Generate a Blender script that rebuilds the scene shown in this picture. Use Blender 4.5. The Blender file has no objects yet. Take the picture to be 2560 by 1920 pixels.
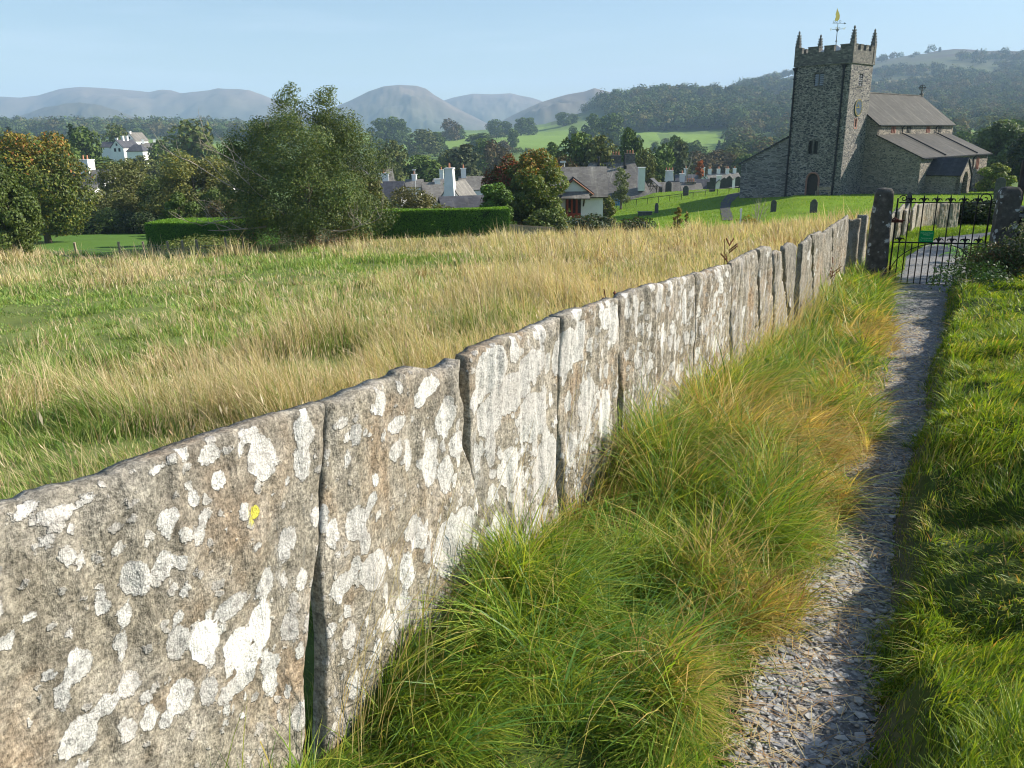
import bpy, math, random
import numpy as np
from mathutils import Vector, Matrix
random.seed(7)
RNG = np.random.default_rng(11)
SC = bpy.context.scene
# ------------------------------------------------------------------ camera
F_PX, PIT, ROL, EYE = 2030.0, math.radians(16.86), math.radians(0.869), 1.6
cam_d = bpy.data.cameras.new("camera"); cam = bpy.data.objects.new("camera", cam_d)
SC.collection.objects.link(cam); SC.camera = cam
cam_d.sensor_width = 36.0; cam_d.lens = 36.0 * F_PX / 2560.0
cam_d.clip_start = 0.05; cam_d.clip_end = 60000.0
cam.matrix_world = (Matrix.Translation((0, 0, EYE)) @ Matrix.Rotation(math.pi/2 - PIT, 4, 'X')
                    @ Matrix.Rotation(-ROL, 4, 'Z'))
# ------------------------------------------------------------------ sky and sun
SUN_AZ, SUN_EL = math.radians(80.0), math.radians(32.0)
w = bpy.data.worlds.new("World"); SC.world = w; w.use_nodes = True
nt = w.node_tree; bg = nt.nodes["Background"]
sky = nt.nodes.new("ShaderNodeTexSky"); sky.sky_type = 'NISHITA'; sky.sun_disc = False
sky.sun_elevation = SUN_EL; sky.sun_rotation = SUN_AZ
sky.air_density = 1.15; sky.dust_density = 0.25; sky.ozone_density = 3.0
_tc = nt.nodes.new("ShaderNodeTexCoord"); _mp = nt.nodes.new("ShaderNodeMapping"); _mp.inputs["Scale"].default_value = (1.2, 2.5, 14)
_nz = nt.nodes.new("ShaderNodeTexNoise"); _nz.inputs["Scale"].default_value = 1.6; _nz.inputs["Detail"].default_value = 7; _nz.inputs["Roughness"].default_value = .62
_rp = nt.nodes.new("ShaderNodeValToRGB"); _rp.color_ramp.elements[0].position = .50; _rp.color_ramp.elements[0].color = (0, 0, 0, 1); _rp.color_ramp.elements[1].position = .82; _rp.color_ramp.elements[1].color = (.32, .32, .32, 1)
_mx = nt.nodes.new("ShaderNodeMix"); _mx.data_type = 'RGBA'; _mx.inputs[7].default_value = (7.5, 8.2, 9.2, 1)
nt.links.new(_tc.outputs["Generated"], _mp.inputs[0]); nt.links.new(_mp.outputs[0], _nz.inputs["Vector"]); nt.links.new(_nz.outputs[0], _rp.inputs[0])
nt.links.new(_rp.outputs[0], _mx.inputs[0]); nt.links.new(sky.outputs[0], _mx.inputs[6]); nt.links.new(_mx.outputs[2], bg.inputs[0]); bg.inputs[1].default_value = 0.074
sl = bpy.data.lights.new("sun", 'SUN'); sl.energy = 5.0; sl.angle = math.radians(0.53); sl.color = (1.0, 0.92, 0.79)
so = bpy.data.objects.new("sun", sl); SC.collection.objects.link(so)
sd = Vector((math.sin(SUN_AZ)*math.cos(SUN_EL), math.cos(SUN_AZ)*math.cos(SUN_EL), math.sin(SUN_EL)))
so.rotation_euler = sd.to_track_quat('Z', 'Y').to_euler()
so.location = (30, 5, 30)
SC.view_settings.view_transform = 'Standard'; SC.view_settings.look = 'None'
SC.view_settings.gamma = 1.0; SC.view_settings.exposure = 0.95
SC.render.engine = 'CYCLES'
cy = SC.cycles
cy.max_bounces = 5; cy.diffuse_bounces = 3; cy.glossy_bounces = 2; cy.transmission_bounces = 3
cy.transparent_max_bounces = 6; cy.volume_bounces = 1; cy.caustics_reflective = False; cy.caustics_refractive = False
cy.use_adaptive_sampling = True; cy.adaptive_threshold = 0.015
cy.sample_clamp_indirect = 6.0; cy.filter_width = 1.1
try:
    cy.use_denoising = True; cy.denoiser = 'OPENIMAGEDENOISE'; cy.denoising_prefilter = 'ACCURATE'
except Exception: pass
# ------------------------------------------------------------------ helpers: rays, noise
cp, sp, cr, sr = math.cos(PIT), math.sin(PIT), math.cos(ROL), math.sin(ROL)
def ray(u, v):
    a2 = (u-1280)/F_PX; b2 = (960-v)/F_PX
    a = a2*cr + b2*sr; b = -a2*sr + b2*cr
    return np.array([a, cp + b*sp, b*cp - sp])
def proj(x, y, z):
    z = z-EYE; wv = y*cp - z*sp; b = y*sp + z*cp
    a, b = x/wv, b/wv
    return 1280 + F_PX*(a*cr - b*sr), 960 - F_PX*(a*sr + b*cr)
def _h(i, j, s):
    n = (i.astype(np.int64)*374761393 + j.astype(np.int64)*668265263 + s*1442695041) & 0x7fffffff
    n = ((n ^ (n >> 13))*1274126177) & 0x7fffffff
    return ((n ^ (n >> 16)) & 0xffffff)/float(0xffffff)
def vn(x, y, s=0):
    x = np.asarray(x, float); y = np.asarray(y, float)
    i = np.floor(x); j = np.floor(y); fx = x-i; fy = y-j
    fx = fx*fx*(3-2*fx); fy = fy*fy*(3-2*fy)
    a = _h(i, j, s); b = _h(i+1, j, s); c = _h(i, j+1, s); d = _h(i+1, j+1, s)
    return (a*(1-fx)+b*fx)*(1-fy)+(c*(1-fx)+d*fx)*fy
def fbm(x, y, s=0, o=4, g=0.5):
    t = 0; a = 1; n = 0
    for k in range(o):
        t = t + a*(vn(x*2**k, y*2**k, s+k*17)-0.5); n += a; a *= g
    return t/n*2
def ss(a, b, x):
    t = np.clip((x-a)/(b-a), 0, 1); return t*t*(3-2*t)
# ------------------------------------------------------------------ terrain
ZC = ([-60, 0, 1.9, 3, 3.6, 5.6, 8.1, 12.1, 12.9, 16, 22, 30, 40, 60, 90, 200], [1.5, .1, .05, .0, -.03, -.2, -.38, -.6, -.67, -.85, -1.2, -1.65, -2.2, -3.3, -4.8, -8])
def zc(y): return np.interp(y, *ZC)
WM = 0.53                                   # the slab wall: x = WX0 + WM * y
WX0 = -0.5 - WM*1.68
WE = np.array([WM, 1.0])/math.hypot(WM, 1.0)   # along the wall
WN = np.array([WE[1], -WE[0]])                 # out of the lit face
def wall_sd(x, y):                          # signed distance to the wall line, + on the path side
    return (x-WX0)*WN[0] + y*WN[1]
PYL = [1.0, 1.75, 2.05, 2.4, 3.07, 3.81, 4.76, 6.2, 7.4, 9.6, 11.2, 12.6, 14.5, 17, 20, 23, 25, 30]
PXL = [.28, .58, .72, .92, 1.30, 1.71, 2.24, 2.95, 3.55, 4.55, 5.25, 5.95, 7.1, 8.3, 10.2, 12.1, 14.6, 22]
PXR = [.62, .92, 1.06, 1.27, 1.58, 1.99, 2.57, 3.3, 4.05, 5.25, 6.1, 7.3, 8.5, 9.55, 11.2, 13.3, 17.5, 30]
def pathdist(x, y):                         # >0 inside the path, in metres from its nearer edge
    xl = np.interp(y, PYL, PXL); xr = np.interp(y, PYL, PXR)
    d = np.minimum(x-xl, xr-x)
    d = np.where(y < PYL[0], np.minimum(x-(.28-.4*(1-y)), (.62-.4*(1-y))-x), d)
    return np.where(y > 27, -9, d)
RR = [50, 70, 90, 115, 140, 180, 250, 330, 500, 800, 1200, 1800, 2200, 3000, 6000, 20000]
TB = {
 -500: [655, 600, 575, 550, 520, 490, 430, 395, 378, 350, 330, 322, 330, 340, 352, 366],
    0: [642, 594, 572, 548, 520, 490, 430, 395, 378, 350, 332, 325, 333, 342, 352, 364],
  400: [634, 588, 570, 545, 515, 485, 425, 393, 376, 350, 332, 328, 335, 342, 350, 360],
  700: [614, 580, 562, 540, 515, 490, 448, 423, 395, 362, 338, 332, 336, 340, 346, 354],
  850: [600, 574, 558, 540, 518, 500, 465, 438, 404, 362, 336, 332, 336, 338, 344, 351],
 1200: [590, 568, 553, 538, 520, 505, 470, 438, 397, 350, 329, 336, 336, 336, 340, 346],
 1360: [595, 568, 550, 534, 518, 508, 470, 438, 395, 345, 312, 325, 330, 333, 338, 344],
 1500: [605, 574, 550, 524, 515, 510, 470, 438, 400, 340, 268, 285, 300, 320, 336, 342],
 1640: [600, 568, 540, 482, 492, 508, 468, 430, 400, 332, 246, 262, 285, 320, 334, 340],
 1750: [598, 562, 524, 474, 492, 508, 466, 425, 397, 330, 250, 255, 280, 310, 332, 338],
 1850: [595, 554, 514, 470, 486, 500, 462, 422, 395, 325, 252, 215, 222, 300, 330, 337],
 2000: [590, 532, 490, 484, 488, 492, 458, 420, 390, 322, 246, 190, 180, 290, 330, 335],
 2180: [588, 525, 486, 482, 484, 482, 450, 410, 370, 316, 240, 168, 148, 280, 328, 332],
 2350: [585, 522, 484, 480, 482, 478, 440, 400, 350, 308, 230, 150, 124, 270, 326, 330],
 2560: [580, 516, 480, 478, 480, 474, 436, 396, 345, 300, 228, 150, 131, 270, 322, 326],
 3100: [575, 510, 475, 470, 470, 465, 430, 390, 340, 295, 225, 160, 140, 260, 312, 318]}
_us = sorted(TB); _az = []; _sl = []
for u_ in _us:
    d_ = ray(u_, 400); _az.append(math.atan2(d_[0], d_[1]))
    row = []
    for v_ in TB[u_]:
        d2 = ray(u_, v_); row.append(d2[2]/math.hypot(d2[0], d2[1]))
    _sl.append(row)
_az = np.array(_az); _sl = np.array(_sl); _lr = np.log(np.array(RR, float)); 
def Hfar(x, y):
    r = np.maximum(np.hypot(x, y), 1e-3); az = np.arctan2(x, y)
    # distances in the table are forward distances
    c_ = np.maximum(np.cos(np.clip(az, -1, 1)), .3)
    lr = np.clip(np.log(r*c_), _lr[0], _lr[-1]); az = np.clip(az, _az[0], _az[-1])
    i = np.clip(np.searchsorted(_az, az)-1, 0, len(_az)-2); t = (az-_az[i])/(_az[i+1]-_az[i])
    j = np.clip(np.searchsorted(_lr, lr)-1, 0, len(_lr)-2); q = (lr-_lr[j])/(_lr[j+1]-_lr[j])
    s = (_sl[i, j]*(1-t)+_sl[i+1, j]*t)*(1-q) + (_sl[i, j+1]*(1-t)+_sl[i+1, j+1]*t)*q
    re = np.minimum(r, np.exp(_lr[-1])/c_)
    return EYE + s*re
def Hnear(x, y):
    s = wall_sd(x, y)
    yp = y + 0.35*x*0 
    base = zc(yp)
    fld = base - 0.052*np.maximum(-s, 0) - .04*ss(0, -2, s)
    fld = fld + fbm(x/1.3, y/1.3, 3)*.07*ss(-.3, -1.5, s) + fbm(x/6, y/6, 5)*.16*ss(-2, -8, s)
    pd = pathdist(x, y)
    g = 0.075 + fbm(x/.33, y/.33, 8)*.06 + fbm(x/.9, y/.9, 9)*.09
    left = ss(.0, -.25, pd)*g
    xr = np.interp(y, PYL, PXR)
    rt = ss(.03, -.15, pd)*(g + .20 + .07*np.clip((x-xr)/1.5, 0, 3) + fbm(x/.55, y/.4, 21)*.14)
    right = np.where(x > xr, rt, left)*ss(16, 12, y) + np.where(y > 12, .03*ss(0, -.3, pd), 0)
    pth = base - .02 + right
    return np.where(s < 0, fld, pth)
def H(x, y):
    x = np.asarray(x, float); y = np.asarray(y, float)
    r = np.hypot(x, y)
    k = ss(36, 49, r)
    n = Hnear(x, y); f = Hfar(x, y)
    f = f + fbm(x/60, y/60, 31)*np.clip((r-150)/400, 0, 1)*3.0
    return n*(1-k)+f*k
def hit(u, v, rmin=.8, rmax=4000):
    d = ray(u, v); d = d/math.hypot(d[0], d[1])
    rs = np.exp(np.linspace(math.log(rmin), math.log(rmax), 2500))
    dz = EYE + d[2]*rs - H(d[0]*rs, d[1]*rs)
    k = np.nonzero(dz < 0)[0]
    r = rs[k[0]] if len(k) else rmax
    return float(d[0]*r), float(d[1]*r), float(H(d[0]*r, d[1]*r))
def at(u, Y, v=450):                         # a ground point in column u at forward distance Y
    d = ray(u, v); x = d[0]/d[1]*Y
    return float(x), float(Y), float(H(x, Y))
def zat(u, v, Y):                            # height of pixel (u, v) at forward distance Y
    d = ray(u, v); return EYE + d[2]/d[1]*Y
# ------------------------------------------------------------------ mesh helpers
def mesh_np(name, V, Fs, col=None, uv=None, attrs=None, smooth=False, mats=None, midx=None):
    """V (n,3); Fs list of int arrays (m,3)/(m,4)."""
    me = bpy.data.meshes.new(name)
    V = np.asarray(V, np.float32)
    Fs = [np.asarray(f, np.int32) for f in Fs if len(f)]
    nl = sum(f.size for f in Fs); nf = sum(len(f) for f in Fs)
    me.vertices.add(len(V)); me.vertices.foreach_set("co", V.ravel())
    me.loops.add(nl); me.loops.foreach_set("vertex_index", np.concatenate([f.ravel() for f in Fs]))
    me.polygons.add(nf)
    tot = np.concatenate([np.full(len(f), f.shape[1], np.int32) for f in Fs])
    st = np.concatenate([[0], np.cumsum(tot)[:-1]]).astype(np.int32)
    me.polygons.foreach_set("loop_start", st); me.polygons.foreach_set("loop_total", tot)
    if midx is not None: me.polygons.foreach_set("material_index", np.asarray(midx, np.int32))
    me.polygons.foreach_set("use_smooth", np.full(nf, smooth, bool))
    me.update(calc_edges=True)
    if col is not None:
        a = me.color_attributes.new("Col", 'FLOAT_COLOR', 'POINT')
        c = np.ones((len(V), 4), np.float32); c[:, :3] = col
        a.data.foreach_set("color", c.ravel())
    for k, val in (attrs or {}).items():
        a = me.attributes.new(k, 'FLOAT', 'POINT'); a.data.foreach_set("value", np.asarray(val, np.float32))
    if uv is not None:
        l = me.uv_layers.new(name="UV"); vi = np.concatenate([f.ravel() for f in Fs])
        l.data.foreach_set("uv", np.asarray(uv, np.float32)[vi].ravel())
    for m in (mats or []): me.materials.append(m)
    return me
def link(name, me, parent=None, loc=None, rz=None):
    o = bpy.data.objects.new(name, me); SC.collection.objects.link(o)
    if parent is not None: o.parent = parent
    if loc is not None: o.location = loc
    if rz is not None: o.rotation_euler = (0, 0, rz)
    return o
def tag(o, label=None, cat=None, group=None, kind=None):
    if label: o["label"] = label
    if cat: o["category"] = cat
    if group: o["group"] = group
    if kind: o["kind"] = kind
    return o
def thing(name, label, cat, loc=(0, 0, 0), rz=0, group=None):
    return tag(link(name, None, None, loc, rz), label, cat, group)
class MB:
    """collects polygons; build() links ONE mesh"""
    def __init__(s): s.v = []; s.f = []; s.m = []
    def add(s, vs, fs, mi=0):
        n = len(s.v); s.v += [tuple(map(float, p)) for p in vs]
        s.f += [tuple(i+n for i in f) for f in fs]; s.m += [mi]*len(fs); return s
    def box(s, x0, x1, y0, y1, z0, z1, mi=0):
        vs = [(x, y, z) for z in (z0, z1) for y in (y0, y1) for x in (x0, x1)]
        return s.add(vs, [(0, 2, 3, 1), (4, 5, 7, 6), (0, 1, 5, 4), (2, 6, 7, 3), (0, 4, 6, 2), (1, 3, 7, 5)], mi)
    def prism(s, pts, axis, a, b, mi=0):
        """polygon pts (2D) extruded along axis 'x','y' or 'z' from a to b"""
        n = len(pts)
        def P(p, t): return (t, p[0], p[1]) if axis == 'x' else ((p[0], t, p[1]) if axis == 'y' else (p[0], p[1], t))
        vs = [P(p, a) for p in pts]+[P(p, b) for p in pts]
        fs = [tuple(range(n-1, -1, -1)), tuple(range(n, 2*n))]+[(i, (i+1) % n, n+(i+1) % n, n+i) for i in range(n)]
        return s.add(vs, fs, mi)
    def hull8(s, lo, hi, mi=0):
        """lo, hi: four 3D points each"""
        return s.add(list(lo)+list(hi), [(3, 2, 1, 0), (4, 5, 6, 7), (0, 1, 5, 4), (1, 2, 6, 5), (2, 3, 7, 6), (3, 0, 4, 7)], mi)
    def tube(s, pts, rads, n=6, mi=0, cap=True):
        pts = [Vector(p) for p in pts]
        if not hasattr(rads, '__len__'): rads = [rads]*len(pts)
        vs = []; up = Vector((0, 0, 1))
        for i, p in enumerate(pts):
            d = (pts[min(i+1, len(pts)-1)]-pts[max(i-1, 0)])
            d = d.normalized() if d.length > 1e-9 else up
            a = d.cross(up) if abs(d.dot(up)) < .95 else d.cross(Vector((1, 0, 0)))
            a.normalize(); b = d.cross(a)
            for k in range(n):
                t = 2*math.pi*k/n; vs.append(p+(a*math.cos(t)+b*math.sin(t))*rads[i])
        fs = [(i*n+k, i*n+(k+1) % n, (i+1)*n+(k+1) % n, (i+1)*n+k) for i in range(len(pts)-1) for k in range(n)]
        if cap: fs += [tuple(range(n-1, -1, -1)), tuple((len(pts)-1)*n+k for k in range(n))]
        return s.add(vs, fs, mi)
    def cone(s, c, r0, r1, z0, z1, n=8, mi=0, rot=0):
        vs = [(c[0]+r*math.cos(rot+2*math.pi*k/n), c[1]+r*math.sin(rot+2*math.pi*k/n), z) for r, z in ((r0, z0), (r1, z1)) for k in range(n)]
        return s.add(vs, [tuple(range(n-1, -1, -1)), tuple(range(n, 2*n))]+[(k, (k+1) % n, n+(k+1) % n, n+k) for k in range(n)], mi)
    def build(s, name, mat, parent=None, bevel=0, smooth=False, loc=None):
        me = bpy.data.meshes.new(name); me.from_pydata(s.v, [], s.f)
        for m in (mat if isinstance(mat, (list, tuple)) else [mat]): me.materials.append(m)
        me.polygons.foreach_set("material_index", s.m)
        if smooth: me.polygons.foreach_set("use_smooth", [True]*len(s.f))
        me.update()
        o = link(name, me, parent, loc)
        if bevel:
            b = o.modifiers.new("bevel", 'BEVEL'); b.width = bevel; b.segments = 2; b.limit_method = 'ANGLE'
        return o
# ------------------------------------------------------------------ materials
def new_mat(name):
    m = bpy.data.materials.new(name); m.use_nodes = True
    t = m.node_tree; t.nodes.clear()
    o = t.nodes.new("ShaderNodeOutputMaterial"); b = t.nodes.new("ShaderNodeBsdfPrincipled")
    t.links.new(b.outputs[0], o.inputs[0]); b.inputs["Roughness"].default_value = .85
    b.inputs["Specular IOR Level"].default_value = .25
    return m, t, b, o
def N(t, k, **kw):
    n = t.nodes.new("ShaderNode"+k)
    for a, v in kw.items():
        if a.startswith("i_"):
            key = a[2:]; key = int(key) if key.isdigit() else key.replace("_", " ")
            n.inputs[key].default_value = v
        else: setattr(n, a, v)
    return n
def L(t, a, b): t.links.new(a, b)
def math_(t, op, a, b=None, c=None, clamp=False):
    n = t.nodes.new("ShaderNodeMath"); n.operation = op; n.use_clamp = clamp
    for i, x in enumerate((a, b, c)):
        if x is None: continue
        if hasattr(x, "links"): t.links.new(x, n.inputs[i])
        else: n.inputs[i].default_value = x
    return n.outputs[0]
def rgb(c): return (c[0], c[1], c[2], 1)
def ramp(t, fac, stops, interp='LINEAR'):
    n = t.nodes.new("ShaderNodeValToRGB"); n.color_ramp.interpolation = interp
    el = n.color_ramp.elements
    while len(el) < len(stops): el.new(0.5)
    for e, (p, c) in zip(el, stops):
        e.position = p; e.color = rgb(c) if hasattr(c, '__len__') else (c, c, c, 1)
    if fac is not None: t.links.new(fac, n.inputs[0])
    return n.outputs[0]
def mix(t, f, a, b, mode='MIX'):
    n = t.nodes.new("ShaderNodeMix"); n.data_type = 'RGBA'; n.blend_type = mode
    for i, x in ((0, f), (6, a), (7, b)):
        if hasattr(x, "links"): t.links.new(x, n.inputs[i])
        elif i == 0: n.inputs[0].default_value = x
        else: n.inputs[i].default_value = rgb(x)
    return n.outputs[2]
def coords(t, kind='Object', scale=(1, 1, 1), rot=(0, 0, 0)):
    c = t.nodes.new("ShaderNodeTexCoord"); m = t.nodes.new("ShaderNodeMapping")
    m.inputs["Scale"].default_value = scale; m.inputs["Rotation"].default_value = rot
    t.links.new(c.outputs[kind], m.inputs[0]); return m.outputs[0]
def noise(t, vec, scale, det=4, rough=.55, dist=0, out=0):
    n = t.nodes.new("ShaderNodeTexNoise"); n.inputs["Scale"].default_value = scale
    n.inputs["Detail"].default_value = det; n.inputs["Roughness"].default_value = rough; n.inputs["Distortion"].default_value = dist
    if vec is not None: t.links.new(vec, n.inputs["Vector"])
    return n.outputs[out]
def voro(t, vec, scale, feat='F1', out='Distance', rnd=1):
    n = t.nodes.new("ShaderNodeTexVoronoi"); n.feature = feat; n.inputs["Scale"].default_value = scale
    n.inputs["Randomness"].default_value = rnd
    if vec is not None: t.links.new(vec, n.inputs["Vector"])
    return n.outputs[out]
def bump(t, b, h, strength=.5, dist=.02):
    n = t.nodes.new("ShaderNodeBump"); n.inputs["Strength"].default_value = strength; n.inputs["Distance"].default_value = dist
    t.links.new(h, n.inputs["Height"]); t.links.new(n.outputs[0], b.inputs["Normal"])
def mat_plain(name, c, rough=.7, var=.12, scale=6, metal=0, bumpk=0):
    m, t, b, o = new_mat(name); v = coords(t)
    n = noise(t, v, scale, 5)
    col = ramp(t, n, [(.3, [x*(1-var) for x in c]), (.7, [min(1, x*(1+var)) for x in c])])
    L(t, col, b.inputs["Base Color"]); b.inputs["Roughness"].default_value = rough; b.inputs["Metallic"].default_value = metal
    if bumpk: bump(t, b, n, .4, bumpk)
    return m
def mat_leafy(name, trans=.3, rough=.55, spec=.3):
    """foliage or grass whose colour sits in the point attribute Col"""
    m, t, b, o = new_mat(name)
    a = N(t, "Attribute", attribute_name="Col")
    L(t, a.outputs["Color"], b.inputs["Base Color"]); b.inputs["Roughness"].default_value = rough
    b.inputs["Specular IOR Level"].default_value = spec
    tr = t.nodes.new("ShaderNodeBsdfTranslucent"); mx = t.nodes.new("ShaderNodeMixShader"); mx.inputs[0].default_value = trans
    br = mix(t, 1.0, a.outputs["Color"], (1.25, 1.2, .6), 'MULTIPLY')
    L(t, br, tr.inputs[0]); L(t, b.outputs[0], mx.inputs[1]); L(t, tr.outputs[0], mx.inputs[2]); L(t, mx.outputs[0], o.inputs[0])
    return m
def mat_col(name, rough=.9, nscale=.4, amt=.25, bumpd=0, nscale2=6):
    m, t, b, o = new_mat(name)
    a = N(t, "Attribute", attribute_name="Col"); v = coords(t)
    n = noise(t, v, nscale, 6, .6); n2 = noise(t, v, nscale2, 4, .6)
    f = math_(t, 'MULTIPLY', math_(t, 'ADD', n, n2), 1.0)
    g = ramp(t, math_(t, 'MULTIPLY', f, .5), [(.3, 1-amt), (.7, 1+amt)])
    L(t, mix(t, 1.0, a.outputs["Color"], g, 'MULTIPLY'), b.inputs["Base Color"]); b.inputs["Roughness"].default_value = rough
    b.inputs["Specular IOR Level"].default_value = .1
    if bumpd: bump(t, b, f, .6, bumpd)
    return m
M_LEAF = mat_leafy("foliage", .28)
M_FAR = mat_leafy("distant_foliage", .10, .9, .02)
M_GRASS = mat_leafy("grass_blades", .38, .5, .35)
M_STRAW = mat_leafy("meadow_blades", .35, .6, .2)
M_GROUND = mat_col("ground", .95, .25, .22, .05, 5)
M_MTN = mat_col("fell_grass", .95, .004, .3, 0, .02)
def mat_bark(name="bark", c=(.16, .13, .10)):
    m, t, b, o = new_mat(name); v = coords(t, scale=(1, 1, .2)); n = noise(t, v, 14, 6, .7)
    L(t, ramp(t, n, [(.3, [x*.55 for x in c]), (.7, [x*1.3 for x in c])]), b.inputs["Base Color"]); bump(t, b, n, .8, .02); return m
M_BARK = mat_bark(); M_DEAD = mat_bark("dead_wood", (.34, .30, .25))
def mat_rubble(name, mortar, s1, s2, s3, sc=(2.6, 2.6, 5.2), edge=.09, dark=1.0):
    m, t, b, o = new_mat(name); v = coords(t, scale=sc)
    d = noise(t, v, .9, 3, .5, out=1)
    vm = t.nodes.new("ShaderNodeVectorMath"); vm.operation = 'MULTIPLY_ADD'
    L(t, d, vm.inputs[0]); vm.inputs[1].default_value = (.55, .55, .55); L(t, v, vm.inputs[2]); vv = vm.outputs[0]
    e = voro(t, vv, 1.0, 'DISTANCE_TO_EDGE'); cc = voro(t, vv, 1.0, 'F1', 'Color')
    sep = N(t, "SeparateColor"); L(t, cc, sep.inputs[0])
    st = ramp(t, sep.outputs[0], [(.1, s1), (.45, s2), (.75, s3), (.95, [x*1.35 for x in s3])])
    n = noise(t, v, 5, 5, .65)
    st = mix(t, 1.0, st, ramp(t, n, [(.25, .6), (.75, 1.3)]), 'MULTIPLY')
    en = math_(t, 'ADD', e, math_(t, 'MULTIPLY', math_(t, 'SUBTRACT', noise(t, v, 4, 3), .5), .14))
    big = noise(t, coords(t), .35, 3)
    ew = math_(t, 'MULTIPLY_ADD', big, edge*1.2, edge*.4)
    f = math_(t, 'SMOOTH_MIN', 1.0, math_(t, 'DIVIDE', en, ew), .1, clamp=True)
    f = ramp(t, f, [(.55, 0.0), (.95, 1.0)])
    mo = mix(t, 1.0, mortar, ramp(t, noise(t, v, 9, 4), [(.3, .75), (.7, 1.2)]), 'MULTIPLY')
    L(t, mix(t, f, mo, st), b.inputs["Base Color"])
    bump(t, b, math_(t, 'ADD', f, math_(t, 'MULTIPLY', n, .6)), .9, .05)
    b.inputs["Roughness"].default_value = .92
    return m
M_RUB = mat_rubble("tower_rubble_stone", (.42, .39, .355), (.05, .052, .062), (.11, .108, .108), (.175, .16, .145), (2.7, 2.7, 6.4), .085)
M_RUB2 = mat_rubble("nave_rubble_stone", (.36, .32, .27), (.10, .095, .09), (.18, .16, .135), (.27, .235, .19), (3, 3, 6.2), .09)
M_RUBN = mat_rubble("aisle_course_stone", (.34, .33, .31), (.08, .08, .085), (.15, .145, .14), (.22, .21, .19), (1.3, 1.3, 6.5), .09)
M_ASH = mat_rubble("parapet_stone", (.16, .15, .14), (.10, .10, .095), (.15, .145, .13), (.19, .18, .16), (3.2, 3.2, 5.6), .07)
def mat_slate(name, c, lich=.3, axis=2, s=3.4):
    m, t, b, o = new_mat(name); v = coords(t)
    br = t.nodes.new("ShaderNodeTexBrick"); br.inputs["Scale"].default_value = s; br.inputs["Mortar Size"].default_value = .012
    br.inputs["Color1"].default_value = rgb([x*.8 for x in c]); br.inputs["Color2"].default_value = rgb([x*1.2 for x in c]); br.inputs["Mortar"].default_value = rgb([x*.45 for x in c])
    br.inputs["Brick Width"].default_value = .9; br.inputs["Row Height"].default_value = .5
    uvn = t.nodes.new("ShaderNodeUVMap"); L(t, uvn.outputs[0], br.inputs["Vector"])
    mp = t.nodes.new("ShaderNodeMapping"); mp.inputs["Scale"].default_value = (1.2, .16, 1); L(t, uvn.outputs[0], mp.inputs[0])
    streak = noise(t, mp.outputs[0], 1.2, 6, .65)
    pal = mix(t, ramp(t, streak, [(.52, 0.0), (.72, lich)]), br.outputs[0], (.45, .43, .36))
    n2 = noise(t, v, .5, 4)
    pal = mix(t, 1.0, pal, ramp(t, n2, [(.3, .75), (.7, 1.25)]), 'MULTIPLY')
    L(t, pal, b.inputs["Base Color"]); bump(t, b, br.outputs["Fac"], -.5, .02); b.inputs["Roughness"].default_value = .75
    return m
M_SLATE = mat_slate("weathered_slate", (.17, .16, .145), .55)
M_SLATED = mat_slate("dark_slate", (.07, .072, .085), .25)
M_WHITE = mat_plain("whitewash", (.80, .80, .78), .9, .06, 2, bumpk=.01)
M_IRON = mat_plain("black_iron", (.012, .012, .014), .45, .3, 30, .3)
M_RUST = mat_plain("rusty_iron", (.10, .03, .02), .8, .4, 40, .1, .003)
M_PIPE = mat_plain("dark_downpipe", (.012, .013, .018), .5, .2, 8)
M_POT = mat_plain("terracotta", (.48, .22, .13), .8, .2, 8)
M_WOODD = mat_plain("dark_timber", (.05, .04, .035), .8, .3, 12)
M_OAK = mat_plain("pale_timber", (.33, .27, .19), .85, .25, 14, bumpk=.004)
M_REDW = mat_plain("red_painted_wood", (.28, .055, .03), .5, .2, 8)
M_SAND = mat_plain("red_sandstone", (.33, .17, .13), .85, .2, 6)
M_LOUV = mat_plain("slate_louvre", (.35, .37, .42), .7, .15, 6)
M_GLASS = mat_plain("dark_glass", (.015, .018, .022), .08, .3, 3)
M_LEAD = mat_plain("lead_flashing", (.36, .38, .40), .6, .12, 4)
M_GOLD = mat_plain("gilding", (.85, .60, .16), .25, .08, 10, 1.0)
M_GRAVE = mat_plain("gravestone_slate", (.085, .085, .08), .85, .35, 9, bumpk=.01)
M_GREEN = mat_plain("green_sign_enamel", (.0, .26, .07), .4, .03, 3)
M_TXT = mat_plain("pale_lettering", (.42, .72, .45), .5, .02, 3)
M_BLUE = mat_plain("blue_panel", (.10, .25, .50), .4, .2, 20)
M_CREAM = mat_plain("cream_render", (.75, .70, .52), .8, .08, 3)
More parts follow.
